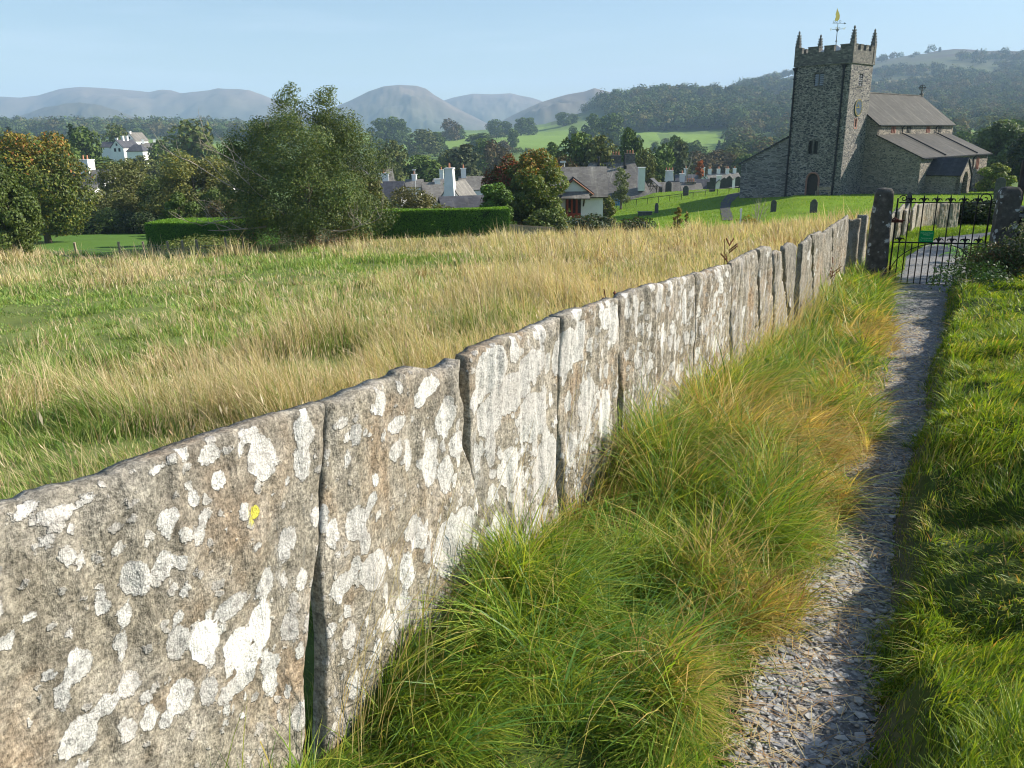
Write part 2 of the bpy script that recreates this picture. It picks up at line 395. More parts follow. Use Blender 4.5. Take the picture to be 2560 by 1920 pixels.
# ------------------------------------------------------------------ ground sheet
def inpoly(px, py, poly):
    r = np.zeros(np.shape(px), bool); n = len(poly)
    for i in range(n):
        x0, y0 = poly[i]; x1, y1 = poly[(i+1) % n]
        c = ((y0 > py) != (y1 > py)) & (px < (x1-x0)*(py-y0)/((y1-y0) if y1 != y0 else 1e-9)+x0)
        r ^= c
    return r
def gpoly(pts):                              # ground polygon from pixels of its corners
    return [hit(u, v, 40)[:2] for u, v in pts]
PASTURE = [gpoly(p) for p in (
    [(860, 352), (930, 338), (1020, 346), (1020, 372), (860, 376)],
    [(1090, 345), (1180, 336), (1300, 328), (1440, 325), (1470, 350), (1430, 382), (1290, 380), (1180, 372), (1100, 370)],
    [(1020, 348), (1110, 352), (1150, 372), (1030, 372)],
    [(960, 405), (1110, 400), (1130, 420), (1100, 440), (960, 440)],
    [(1560, 330), (1640, 330), (1650, 352), (1570, 356)],
    [(1690, 336), (1790, 334), (1800, 356), (1700, 360)],
    [(1560, 422), (1920, 416), (1930, 438), (1560, 442)],
    [(520, 360), (640, 352), (640, 386), (520, 388)],
    [(1860, 345), (1960, 338), (1960, 372), (1870, 372)])]
BROWNP = [gpoly(p) for p in (
    [(2180, 205), (2330, 188), (2340, 200), (2230, 222), (2180, 224)],
    [(1900, 240), (1975, 232), (1975, 256), (1905, 262)],
    [(2380, 335), (2480, 328), (2460, 350), (2400, 368)],
    [(1790, 236), (1860, 232), (1860, 244), (1790, 248)])]
C_PAST = np.array([.17, .26, .05]); C_BRN = np.array([.22, .19, .09])
def gcol(x, y):
    r = np.hypot(x, y); s = wall_sd(x, y)
    c = np.zeros(x.shape+(3,)) + np.array([.07, .085, .035])
    n1 = fbm(x/9, y/9, 41); n2 = fbm(x/2.2, y/2.2, 43)
    # far country
    far = r > 130
    fld = fbm(x/120, y/120, 51)
    cc = np.where((fld > .05)[..., None], np.array([.15, .225, .05]), np.array([.11, .17, .045]))
    c = np.where(far[..., None], cc, c)
    hill = ss(900, 1300, r)*(np.arctan2(x, y) > .05)
    z = H(x, y)
    heath = ss(110, 220, z+fbm(x/150, y/150, 53)*60)
    hc = np.array([.085, .10, .04])*(1-heath[..., None]) + np.array([.075, .050, .045])*heath[..., None]
    c = c*(1-hill[..., None]) + hc*hill[..., None]
    for P in PASTURE: c[inpoly(x, y, P)] = C_PAST
    for P in BROWNP: c[inpoly(x, y, P)] = C_BRN
    # churchyard and lawns
    az = np.arctan2(x, y)
    yard = (r > 38) & (r < 128) & (az > .118)
    c[yard] = (np.array([.125, .21, .015])*(1+.25*n2[yard][..., None])) 
    lawn = (r > 47) & (r < 84) & (az < -.40)
    c[lawn] = np.array([.09, .17, .03])
    mead = (s < 0) & (r <= 47)
    m = np.where((az < .05)[..., None], np.array([.13, .165, .045]), np.array([.18, .16, .06]))*(1+.35*n1[..., None]+.3*n2[..., None])
    c = np.where((mead)[..., None], m, c)
    near = (s >= 0) & (r <= 45)
    gcl = np.array([.06, .085, .02])*(1+.4*n2[..., None])
    gcl = np.where((y > 13)[..., None], np.array([.13, .22, .015]), gcl)
    c = np.where(near[..., None], gcl, c)
    pd = pathdist(x, y)
    k = (ss(-.12, .02, pd)*(s > 0)*(y < 27))[..., None]
    c = c*(1-k) + np.array([.12, .11, .095])*k
    return c
azs = np.concatenate([np.linspace(-math.pi, -1.0, 40)[:-1], np.linspace(-1.0, -.62, 90)[:-1], np.linspace(-.62, .72, 760)[:-1], np.linspace(.72, 1.1, 90)[:-1], np.linspace(1.1, math.pi, 40)])
rs = np.concatenate([np.exp(np.linspace(math.log(.25), math.log(60), 330))[:-1], np.exp(np.linspace(math.log(60), math.log(6800), 330))])
A, R_ = np.meshgrid(azs, rs); GX = R_*np.sin(A); GY = R_*np.cos(A)
GZ = H(GX, GY); na, nr = len(azs), len(rs)
idx = np.arange(na*nr).reshape(nr, na)
q = np.stack([idx[:-1, :-1], idx[:-1, 1:], idx[1:, 1:], idx[1:, :-1]], -1).reshape(-1, 4)[:, ::-1]
V = np.stack([GX, GY, GZ], -1).reshape(-1, 3)
V = np.vstack([V, [[0, 0, float(H(0.001, 0.001))]]]); c0 = len(V)-1
tri = np.stack([idx[0, :-1], np.full(na-1, c0), idx[0, 1:]], -1)
me = mesh_np("ground", V, [q, tri], col=np.vstack([gcol(GX, GY).reshape(-1, 3), [[.1, .1, .04]]]), smooth=True, mats=[M_GROUND])
tag(link("ground", me), kind="structure")
# ------------------------------------------------------------------ path
def mat_path():
    m, t, b, o = new_mat("gravel_path"); v = coords(t)
    n = noise(t, v, 2.5, 6, .6); n2 = noise(t, v, 40, 5, .7); c = voro(t, v, 55, 'F1', 'Color'); e = voro(t, v, 55, 'F1')
    sp_ = N(t, "SeparateColor"); L(t, c, sp_.inputs[0])
    col = ramp(t, sp_.outputs[0], [(0, (.13, .13, .13)), (.5, (.23, .23, .225)), (1, (.38, .38, .375))])
    col = mix(t, ramp(t, n, [(.5, 0.0), (.70, .45)]), col, (.24, .19, .13))
    L(t, mix(t, 1.0, col, ramp(t, n2, [(.2, .6), (.8, 1.25)]), 'MULTIPLY'), b.inputs["Base Color"])
    bump(t, b, math_(t, 'SUBTRACT', n2, math_(t, 'MULTIPLY', e, 1.3)), .8, .012); return m
M_PATH = mat_path()
ys = np.concatenate([np.arange(-1.5, 14, .05), np.arange(14, 27.2, .25)])
xl = np.where(ys < PYL[0], .28-.4*(1-ys), np.interp(ys, PYL, PXL))-.04; xr = np.where(ys < PYL[0], .62-.4*(1-ys), np.interp(ys, PYL, PXR))+.04
ts = np.linspace(0, 1, 24); PX = xl[:, None]*(1-ts)+xr[:, None]*ts; PY = np.repeat(ys[:, None], 24, 1)
PZ = zc(PY) + .012 + fbm(PX/.12, PY/.12, 61)*.012 + fbm(PX/.7, PY/.7, 62)*.012 - .02*np.abs(ts*2-1)**6
idx = np.arange(PX.size).reshape(PX.shape)
q = np.stack([idx[:-1, :-1], idx[:-1, 1:], idx[1:, 1:], idx[1:, :-1]], -1).reshape(-1, 4)
tag(link("path", mesh_np("path", np.stack([PX, PY, PZ], -1).reshape(-1, 3), [q], smooth=True, mats=[M_PATH])), kind="structure")
# tarmac path beside the church
Lp = [hit(*p, 42) for p in [(1862, 481), (1819, 487), (1803, 505), (1800, 521), (1803, 536), (1806, 552)]]
Rp = [hit(*p, 42) for p in [(1868, 487), (1846, 491), (1828, 508), (1825, 521), (1830, 536), (1834, 552)]]
def rs_(P, n=30):
    P = np.array(P); t = np.linspace(0, len(P)-1, n); return np.stack([np.interp(t, range(len(P)), P[:, k]) for k in range(3)], -1)
a_, b_ = rs_(Lp), rs_(Rp); G_ = a_[:, None]*(1-np.linspace(0, 1, 6))[None, :, None]+b_[:, None]*np.linspace(0, 1, 6)[None, :, None]
G_[..., 2] = H(G_[..., 0], G_[..., 1])+.05
idx = np.arange(180).reshape(30, 6); q = np.stack([idx[:-1, :-1], idx[:-1, 1:], idx[1:, 1:], idx[1:, :-1]], -1).reshape(-1, 4)
tag(link("churchyard_path", mesh_np("churchyard_path", G_.reshape(-1, 3), [q], mats=[mat_plain("tarmac", (.06, .055, .06), .9, .15, 3)])), kind="structure")
# ------------------------------------------------------------------ fells: ridges with their own distance and depth
def fell(name, pts, D, depth, seed, cols):
    D *= .52; depth *= .52
    us = np.linspace(pts[0][0], pts[-1][0], 150); vs = np.interp(us, [p[0] for p in pts], [p[1] for p in pts])
    nt_ = 46; tt = np.linspace(0, 1, nt_)
    Vv = []; Cc = []
    for u_, v_ in zip(us, vs):
        d = ray(u_, v_); tau = d[0]/d[1]; zt = EYE+d[2]/d[1]*D
        Yf = D - depth*(1-tt*1.0)*.62 if False else D-depth*.62+tt*depth
        # front slope, crest at tt=.62, then down the back
        f = np.where(tt < .62, ss(0, .62, tt)*.55+(tt/.62)*.45, 1-ss(.62, 1, tt))
        x = tau*Yf; gul = fbm(x/(D*.05), Yf/(D*.09), seed, 6, .58)
        env = np.clip(1-np.abs(tt-.62)/.08, 0, 1)
        z = -30 + (zt+30)*np.clip(f + gul*.30*(1-env)*np.sin(np.pi*np.clip(tt/.62, 0, 1))**.7, 0, 1.0)
        Vv.append(np.stack([x, Yf, z], -1))
        k = np.clip(z/max(zt, 1), 0, 1)[:, None]; n = fbm(x/(D*.03), Yf/(D*.03), seed+5, 4)[:, None]
        c = np.array(cols[0])*(1-k)+np.array(cols[1])*k
        Cc.append(c*(1+.45*n))
    Vv = np.array(Vv); idx = np.arange(150*nt_).reshape(150, nt_)
    q = np.stack([idx[:-1, :-1], idx[1:, :-1], idx[1:, 1:], idx[:-1, 1:]], -1).reshape(-1, 4)
    tag(link(name, mesh_np(name, Vv.reshape(-1, 3), [q], col=np.array(Cc).reshape(-1, 3), smooth=True, mats=[M_MTN])), kind="structure")
FC = [(.035, .055, .03), (.135, .098, .075)]
fell("mountain", [(-700, 300), (-300, 262), (0, 241), (49, 244), (94, 238.6), (150, 222), (199, 217), (252, 219.5), (305, 223.6), (358, 228), (368, 231), (403, 223.6), (431, 226), (452, 233), (480, 230), (541, 223.6), (602, 226.4), (651, 235), (692, 251), (760, 280), (850, 312), (900, 340)], 7600, 3400, 71, FC)
fell("mountain", [(-200, 330), (49, 290), (110, 268), (200, 256), (262, 268), (330, 290), (430, 318), (470, 330)], 5200, 1800, 75, [(.035, .05, .035), (.09, .08, .055)])
fell("mountain", [(680, 335), (740, 302), (800, 285), (850, 262), (878, 250), (921, 228.5), (959, 215.7), (997, 212), (1040, 214), (1064, 221), (1087, 238), (1111, 252), (1144, 271), (1182, 290), (1240, 320)], 6600, 3000, 72, FC)
fell("mountain", [(1000, 320), (1060, 280), (1106, 252), (1135, 243), (1182, 234), (1230, 235.6), (1277, 233), (1306, 240), (1329, 244), (1353, 252), (1400, 275), (1460, 300), (1520, 330)], 8200, 2600, 73, FC)
fell("mountain", [(1200, 330), (1268, 295), (1306, 276), (1348, 257), (1386, 245), (1420, 235.6), (1462, 228.5), (1486, 220), (1515, 227.5), (1534, 232), (1553, 230), (1581, 240), (1619, 257), (1700, 290), (1780, 330)], 5000, 2000, 74, [(.035, .05, .03), (.14, .11, .085)])
fell("mountain", [(1600, 290), (1700, 231), (1728, 219), (1752, 224.7), (1780, 231), (1823, 226), (1870, 219), (1960, 225), (2100, 262), (2300, 320)], 8800, 2400, 76, FC)
# ------------------------------------------------------------------ slab wall
def Wp(u, v):                                # pixel -> (distance along the wall, height)
    d = ray(u, v); t = -(WX0*-1*0 + (0-WX0)*WN[0])/(d[0]*WN[0]+d[1]*WN[1])
    x, y = d[0]*t, d[1]*t
    return (y-1.68)*math.hypot(WM, 1), EYE+d[2]*t
def Wxy(s, n=0):
    y = 1.68+s/math.hypot(WM, 1); return WX0+WM*y+WN[0]*n, y+WN[1]*n
DS = 2560/2212
TOPPX = [(0*DS, 1105*DS), (220*DS, 1045*DS), (300*DS, 1008*DS), (420*DS, 960*DS), (560*DS, 915*DS), (650*DS, 892*DS), (700*DS, 880*DS), (770*DS, 850*DS), (800*DS, 838*DS), (905*DS, 795*DS), (940*DS, 803*DS), (960*DS, 795*DS), (985*DS, 777*DS), (998*DS, 775*DS),
         (1012*DS, 768*DS), (1030*DS, 752*DS), (1150*DS, 712*DS), (1200*DS, 690*DS), (1235*DS, 675*DS), (1335*DS, 641*DS), (1342*DS, 655*DS), (1352*DS, 636*DS), (1400*DS, 618*DS), (1500*DS, 595*DS), (1741, 686), (1830, 660), (1874, 633), (1895, 625), (1917, 616.6), (1927, 617), (1929, 634), (1938, 630), (1945.5, 623),
         (1955, 640), (1962, 616.6), (1974, 607), (1994, 613), (2000, 613), (2020, 600), (2031, 587), (2055, 579), (2060.8, 584), (2071.6, 573), (2096, 557), (2120, 541)]
_tp = sorted(Wp(*p) for p in TOPPX)
_tp = [(-4.0, _tp[0][1]+.13), (-2.0, _tp[0][1]+.06)] + _tp
TS, TZ = [p[0] for p in _tp], [p[1] for p in _tp]
def edge(px):
    e = sorted([Wp(*p)[::-1] for p in px])   # (z, s) sorted by z
    return [p[0] for p in e], [p[1] for p in e]
def dpx(l): return [(a*DS, b*DS) for a, b in l]
CR = [  # (right edge of a slab, left edge of the next)
 (dpx([(705, 878), (697, 1000), (690, 1100), (683, 1180), (668, 1300), (660, 1450), (657, 1650)]), dpx([(709, 876), (701, 1000), (694, 1100), (690, 1180), (700, 1300), (706, 1450), (703, 1650)])),
 ([(1149.5, 898), (1143, 961), (1160, 1021), (1164, 1122), (1177, 1160), (1187, 1206), (1195, 1291), (1200, 1400)], [(1172, 885), (1165.6, 936), (1168.5, 974), (1173, 1050), (1176, 1122), (1184, 1164), (1191, 1206), (1199, 1291), (1204, 1400)]),
 ([(1398, 795), (1398, 953), (1396, 1050), (1393, 1090), (1391, 1206), (1397, 1290), (1399, 1340)], [(1401, 793), (1401, 953), (1399.5, 1050), (1413, 1105), (1411, 1206), (1410, 1290), (1410, 1340)]),
 ([(1546, 738), (1549, 800), (1548, 880), (1545, 961), (1541, 1012), (1545, 1080), (1548, 1130)], [(1556, 738), (1552, 800), (1551, 880), (1554, 970), (1559, 1012), (1556, 1080), (1555, 1130)]),
 ([(1735.8, 684), (1736.6, 806), (1734, 900)], [(1741.5, 684), (1743.5, 806), (1741, 900)]),
 ([(1829, 655), (1831, 717), (1824, 800), (1822, 900)], [(1834, 655), (1833.5, 717), (1831, 800), (1829, 900)]),
 ([(1896, 622), (1895, 830)], [(1898.5, 622), (1898, 830)]),
 ([(1928, 612), (1930.6, 668), (1933, 812)], [(1937, 620), (1935.5, 668), (1935, 812)]),
 ([(1949, 620), (1955, 660), (1960, 717), (1967, 771), (1968, 820)], [(1960, 612), (1961.8, 690), (1964, 717), (1971, 771), (1972, 820)]),
 ([(1993, 606), (1989, 674), (1985, 752), (1983, 820)], [(2006, 600), (2001, 674), (1997, 760), (1996, 820)]),
 ([(2030, 582), (2030, 700), (2028, 760)], [(2032.5, 582), (2036, 700), (2034, 760)]),
 ([(2079, 560), (2078, 720)], [(2082, 560), (2080, 720)])]
def close_(a, b):
    Z = np.linspace(-.3, 1.05, 80); A = np.interp(Z, *a); B = np.interp(Z, *b); d = B-A; mid = (A+B)/2; k = ss(.022, .010, d)
    hw = d/2*(1-k)+.0012*k; return (Z, mid-hw), (Z, mid+hw)
EDGES = [close_(edge(a), edge(b)) for a, b in CR]
sEnd = Wp(2123, 560)[0]
# lichens: ellipses in (s, z)
def lichens(s0, s1, n, seed, big=1.0, cl=.5):
    g = np.random.default_rng(seed); out = []
    cs = [(g.uniform(s0, s1), g.uniform(-.1, 1.0)) for _ in range(max(2, int(n*.07)))]
    for k in range(n):
        if g.random() < cl:
            c = cs[g.integers(len(cs))]; s = c[0]+g.normal(0, .07); z = c[1]+g.normal(0, .11)
        else: s = g.uniform(s0, s1); z = g.uniform(-.2, 1.05)
        r = min(.045, .005+g.exponential(.0085)*big)
        out.append((s, z, r*g.uniform(.75, 1.1), r*g.uniform(1.0, 1.7), g.uniform(.35, 1.0)))
    return out
HAND = []
for px, py, rx, ry, b in [(130, 1110, 55, 24, .75), (185, 1080, 32, 22, .75), (60, 1105, 28, 12, .8), (150, 1140, 18, 18, .7), (105, 1160, 24, 16, .7), (330, 1015, 30, 14, .8), (450, 985, 30, 24, .75), (470, 1040, 16, 20, 1.0),
    (415, 1075, 22, 28, .7), (360, 1120, 28, 24, .7), (435, 1115, 16, 22, .7), (100, 1175, 22, 14, .7), (148, 1205, 22, 26, .7), (65, 1335, 20, 18, .95), (20, 1385, 26, 22, .7), (290, 1245, 36, 44, .5), (310, 1260, 24, 30, .6),
    (443, 1385, 40, 52, 1.25), (515, 1400, 36, 50, 1.25), (565, 1345, 26, 60, 1.25), (540, 1430, 32, 36, 1.2), (500, 1310, 44, 30, .45), (390, 1390, 30, 50, .35), (520, 1480, 60, 26, .5), (590, 1440, 30, 30, .5),
    (390, 1540, 26, 14, .7), (240, 1530, 30, 30, .75), (330, 1560, 18, 20, .85), (365, 1560, 18, 20, .85), (180, 1600, 60, 50, .6), (290, 1480, 34, 40, .6), (180, 1440, 40, 40, .5), (275, 1335, 22, 26, .7),
    (540, 940, 26, 16, .8), (660, 935, 24, 40, .7), (655, 1000, 22, 50, .7), (730, 915, 18, 20, .8), (810, 880, 22, 20, .85), (850, 915, 20, 20, .8), (850, 975, 18, 26, .8), (880, 985, 16, 40, .75), (930, 1000, 20, 60, .8), (920, 835, 26, 26, .9), (905, 860, 14, 26, 1.0),
    (960, 905, 24, 40, .8), (985, 960, 14, 30, .8), (970, 1180, 40, 70, .6), (1000, 1130, 30, 40, .6), (760, 1130, 24, 40, .7), (800, 1230, 34, 50, .55), (740, 1260, 30, 30, .6), (905, 1160, 18, 26, .8), (830, 1340, 18, 26, .8), (870, 1300, 14, 20, .9),
    (1060, 800, 40, 60, .6), (1100, 850, 50, 50, .5), (1150, 790, 30, 40, .6), (1220, 760, 26, 60, .65), (1250, 740, 20, 50, .65), (1305, 895, 15, 60, 1.2), (1100, 1010, 24, 50, .8), (1325, 700, 12, 50, .8), (1310, 690, 14, 26, .9),
    (1150, 900, 34, 60, .55), (1060, 900, 30, 50, .5), (1180, 1000, 30, 70, .5), (1270, 870, 20, 60, .6)]:
    c = Wp(px*DS, py*DS); a = Wp((px+rx)*DS, py*DS); b2 = Wp(px*DS, (py+ry)*DS)
    HAND.append((c[0], c[1], abs(a[0]-c[0])*.86, abs(b2[1]-c[1])*.86, b))
YEL = Wp(547*DS, 1105*DS)
def mat_slab():
    m, t, b, o = new_mat("lichened_slate"); tc = t.nodes.new("ShaderNodeTexCoord"); m0 = t.nodes.new("ShaderNodeMapping"); m0.inputs["Rotation"].default_value = (0, 0, -math.atan2(WE[1], WE[0])); L(t, tc.outputs["Object"], m0.inputs[0])
    oi = t.nodes.new("ShaderNodeObjectInfo"); va = t.nodes.new("ShaderNodeVectorMath"); va.operation = 'ADD'; L(t, m0.outputs[0], va.inputs[0]); L(t, math_(t, 'MULTIPLY', oi.outputs["Random"], 40.0), va.inputs[1]); uv = va.outputs[0]
    at_ = lambda k: N(t, "Attribute", attribute_name=k).outputs["Fac"]
    mp = t.nodes.new("ShaderNodeMapping"); mp.inputs["Scale"].default_value = (1, 1, .28); L(t, uv, mp.inputs[0])
    n1 = noise(t, uv, 3.2, 5, .6, .3); n2 = noise(t, uv, 22, 6, .7); n3 = noise(t, mp.outputs[0], 26, 6, .7, .5); n4 = noise(t, uv, 120, 4, .7); n5 = noise(t, uv, 7, 5, .6)
    grain = math_(t, 'ADD', math_(t, 'MULTIPLY', n2, .5), math_(t, 'MULTIPLY', n3, .5))
    base = ramp(t, grain, [(.3, (.11, .095, .07)), (.5, (.27, .24, .185)), (.7, (.43, .39, .32))])
    base = mix(t, ramp(t, n1, [(.50, 0.0), (.66, .6)]), base, (.33, .215, .12))
    base = mix(t, ramp(t, n5, [(.48, 0.0), (.66, .8)]), base, (.41, .375, .32))
    base = mix(t, ramp(t, noise(t, uv, 1.7, 4), [(.54, 0.0), (.66, .5)]), base, (.17, .16, .13))
    base = mix(t, at_("gry"), base, mix(t, 1.0, (.20, .19, .165), ramp(t, grain, [(.3, .6), (.7, 1.4)]), 'MULTIPLY'))
    base = mix(t, 1.0, base, ramp(t, n4, [(.32, .38), (.5, 1.0), (.68, 1.5)]), 'MULTIPLY')
    base = mix(t, 1.0, base, ramp(t, noise(t, uv, 45, 5, .75), [(.35, .62), (.65, 1.4)]), 'MULTIPLY')
    # lichens
    wob = math_(t, 'MULTIPLY', math_(t, 'SUBTRACT', noise(t, uv, 70, 4, .7), .5), .022)
    wob2 = math_(t, 'MULTIPLY', math_(t, 'SUBTRACT', noise(t, uv, 16, 3, .5), .5), .03)
    f = math_(t, 'ADD', at_("lich"), math_(t, 'ADD', wob, wob2))
    msk = ramp(t, math_(t, 'MULTIPLY_ADD', f, 300, .5, clamp=True), [(0.25, 0.0), (.75, 1.0)])
    # small speckle lichens from cells
    dv = t.nodes.new("ShaderNodeVectorMath"); dv.operation = 'MULTIPLY_ADD'; L(t, noise(t, uv, 25, 3, .6, out=1), dv.inputs[0]); dv.inputs[1].default_value = (.03, .03, .03); L(t, uv, dv.inputs[2])
    cell = voro(t, dv.outputs[0], 30, 'F1'); cc = voro(t, dv.outputs[0], 30, 'F1', 'Color'); sep = N(t, "SeparateColor"); L(t, cc, sep.inputs[0])
    rr = math_(t, 'MULTIPLY', math_(t, 'SUBTRACT', sep.outputs[0], math_(t, 'SUBTRACT', 1.05, at_("dens"))), .8)
    sm = math_(t, 'MULTIPLY', math_(t, 'SUBTRACT', math_(t, 'ADD', rr, math_(t, 'MULTIPLY', math_(t, 'SUBTRACT', noise(t, uv, 90, 3), .5), .7)), cell), 9, clamp=True)
    # pale crust streaks, stronger away from the camera
    crust = math_(t, 'MULTIPLY', math_(t, 'SUBTRACT', math_(t, 'ADD', noise(t, mp.outputs[0], 16, 7, .72, .8), at_("crust")), .58), 9, clamp=True)
    allm = math_(t, 'MAXIMUM', math_(t, 'MAXIMUM', msk, math_(t, 'MULTIPLY', sm, .8)), math_(t, 'MULTIPLY', crust, .62))
    fine = mix(t, 1.0, ramp(t, noise(t, uv, 130, 5, .8, 1.5), [(.36, .32), (.5, 1.0), (.7, 1.12)]), ramp(t, noise(t, uv, 48, 5, .75), [(.34, .5), (.5, 1.0)]), 'MULTIPLY')
    bri = math_(t, 'MULTIPLY_ADD', at_("lbri"), .46, .36)
    bri = math_(t, 'MAXIMUM', bri, .40)
    hf = ramp(t, at_("lbri"), [(0, 0.0), (.95, 0.0), (1.0, .85)])
    fine = mix(t, hf, fine, (1, 1, 1))
    comb = t.nodes.new("ShaderNodeCombineColor")
    for i, k in enumerate((1.0, .985, .93)): L(t, math_(t, 'MULTIPLY', bri, k), comb.inputs[i])
    lc = mix(t, 1.0, comb.outputs[0], fine, 'MULTIPLY')
    lc = mix(t, ramp(t, n5, [(.4, 0.0), (.7, .35)]), lc, (.50, .44, .40))
    lc = mix(t, at_("lyel"), lc, mix(t, 1.0, (.60, .56, .09), fine, 'MULTIPLY'))
    ring = ramp(t, math_(t, 'MULTIPLY_ADD', f, 200, .5, clamp=True), [(.3, .62), (1.0, 1.0)])
    lc = mix(t, msk, lc, mix(t, 1.0, lc, ring, 'MULTIPLY'))
    L(t, mix(t, allm, base, lc), b.inputs["Base Color"]); b.inputs["Roughness"].default_value = .92
    hgt = math_(t, 'ADD', math_(t, 'MULTIPLY', grain, 1.4), math_(t, 'ADD', math_(t, 'MULTIPLY', n4, .35), math_(t, 'MULTIPLY', allm, .35)))
    bump(t, b, hgt, 1.0, .010)
    return m
M_SLAB = mat_slab()
def slab(i, Lf, Rf, top, zb, label, res, seed, thick=.042, lich=(), ribs=0.0, grey=0.0, dens=.4, crust=0.0, xyf=Wxy, noff=0, jag=.008, group="slate slabs of the wall"):
    """Lf, Rf: edge functions s(z); top: ztop(s)"""
    zmid = .5; s0, s1 = float(Lf(zmid)), float(Rf(zmid))
    na_ = max(6, int((s1-s0)/res)); nz = max(8, int(1.25/res))
    a = np.linspace(0, 1, na_+1); b = np.linspace(0, 1, nz+1)
    st = Lf(.9*np.ones(1))*(1-a)+Rf(.9*np.ones(1))*a
    zt = top(st) + fbm(st/.22, st*0, seed, 6, .62)*jag*2.0 + np.minimum(fbm(st/.09, st*0, seed+1, 3)+.15, 0)*jag*3
    Z = zb+(zt[None, :]-zb)*b[:, None]; S = Lf(Z)*(1-a)[None, :]+Rf(Z)*a[None, :]
    jg = fbm(Z/.14, Z*0, seed+3, 5)*.007
    S = S + np.where(a[None, :] < .5, jg*(1-2*np.minimum(a, .5))[None, :], jg*(2*np.maximum(a, .5)-1)[None, :])
    nrm = fbm(S/.25, Z/.5, seed+5, 5)*(.026 if seed < 27 else .018) + fbm(S/.04, Z/.07, seed+7, 4)*.006 + fbm(S/.03, Z/.45, seed+9, 4)*(.006+.02*ribs)
    ed = np.minimum(np.minimum(S-Lf(Z), Rf(Z)-S), (zt[None, :]-Z))
    nrm -= .006*np.exp(-np.maximum(ed, 0)/.006)+.012*np.exp(-np.maximum(zt[None, :]-Z, 0)/.02)*(fbm(S/.07, Z*0, seed+31)>0)
    nrm += noff
    X, Y = xyf(S, nrm); Fv = np.stack([X, Y, Z], -1).reshape(-1, 3)
    X2, Y2 = xyf(S, noff-thick+fbm(S/.3, Z/.3, seed+11, 3)*.012); Bv = np.stack([X2, Y2, Z], -1).reshape(-1, 3)
    nA, nB = nz+1, na_+1; idx = np.arange(nA*nB).reshape(nA, nB); off = nA*nB
    q1 = np.stack([idx[:-1, :-1], idx[:-1, 1:], idx[1:, 1:], idx[1:, :-1]], -1).reshape(-1, 4)
    q2 = q1[:, ::-1]+off
    rim = np.concatenate([idx[0, :], idx[1:, -1], idx[-1, -2::-1], idx[-2:0:-1, 0]])
    nx = np.roll(rim, -1); q3 = np.stack([rim, rim+off, nx+off, nx], -1)
    sd_ = np.full(S.shape, -.05); lb = np.zeros(S.shape); ly = np.zeros(S.shape)
    for (cs, cz, ra, rb, br) in lich:
        if cs < s0-.15 or cs > s1+.15: continue
        d = np.sqrt(((S-cs)/ra)**2+((Z-cz)/rb)**2); f = (1-d)*min(ra, rb)
        k = f > sd_
        near_ = k & (f > -.012)
        sd_ = np.where(k, f, sd_); lb = np.where(near_, br, lb)
    dy = np.hypot(S-YEL[0], Z-YEL[1]); ly = (dy < .026)*1.0; sd_ = np.where(dy < .026, .013-dy, sd_)
    z2 = lambda arr: np.concatenate([arr.ravel(), arr.ravel()*0+(-.05 if arr is sd_ else 0)])
    dn = np.clip(dens+.5*fbm(S/.35, Z/.35, seed+13, 3), 0, 1)
    cr_ = crust+.12*fbm(S/.5, Z/.6, seed+15, 3)
    gr = np.clip(grey+ss(.35, .0, zt[None, :]-Z+.25*fbm(S/.3, Z/.3, seed+17, 3)+.1)*.55, 0, 1)
    UV = np.concatenate([np.stack([S, Z], -1).reshape(-1, 2)]*2)+np.array([7.3*seed % 50, 3.1])
    me = mesh_np("slate_slab", np.vstack([Fv, Bv]), [q1, q2, q3], uv=UV, smooth=True,
                 attrs={"lich": z2(sd_), "lbri": z2(np.clip(lb, 0, 1.3)/1.25), "lyel": z2(ly), "dens": z2(dn), "crust": z2(cr_), "gry": z2(gr)}, mats=[M_SLAB])
    cx, cy_ = xyf(np.array([(s0+s1)/2]), np.array([0.])); cz = float(zb)
    co = np.empty(len(me.vertices)*3, np.float32); me.vertices.foreach_get("co", co); co = co.reshape(-1, 3)-np.array([float(cx[0]), float(cy_[0]), cz], np.float32)
    me.vertices.foreach_set("co", co.ravel()); me.update()
    o = link("slate_slab", me, None, (float(cx[0]), float(cy_[0]), cz))
    return tag(o, label, "stone slab", group)
def topf(s): return np.interp(s, TS, TZ)
def ef(e): return lambda z: np.interp(z, e[0], e[1])
SLABS = [
 ("wide slate slab nearest the camera with large white lichen patches and a yellow spot", .009, 330, .10, 0, .52, -.03, .15),
 ("slate slab with a chipped dark top corner and many round white lichens", .009, 260, .15, .10, .58, -.02, .1),
 ("slate slab with a tall left edge beside the long dark wedge gap, heavily crusted white", .010, 380, .5, 0, .80, -.01, .1),
 ("slate slab with one slender pure white lichen streak low on its face", .011, 300, .5, 0, .8, -.01, .1),
 ("broad slate slab with a small notch beside the docked weed in the middle of the wall", .013, 420, .7, 0, .75, .01, .15),
 ("streaky slate slab just past the straight thin crack, tufts of straw grass at its foot", .015, 260, .9, 0, .75, .02, .0),
 ("slate slab with a bright white smear running down from its raised top", .018, 60, 1.0, 0, .6, .1, .0),
 ("narrow ribbed slate slab rising to a ragged peak", .018, 30, 1.0, 0, .5, .06, .1),
 ("thin pointed slate slab with a large white patch at its foot", .018, 40, 1.0, 0, .6, .12, .0),
 ("grey blocky slate slab left of the widest dark gap", .018, 10, .8, 0, .2, -.1, .7),
 ("grey green slate slab right of the widest dark gap", .018, 16, .8, 0, .2, -.06, .6),
 ("pale ribbed slate slab with stepped top near the gate post", .02, 20, 1.0, 0, .35, .0, .3),
 ("tall slate slab ending the wall before the gate post", .02, 20, 1.0, 0, .35, .03, .2)]
lf = lambda z: np.full(np.shape(z), -3.6)
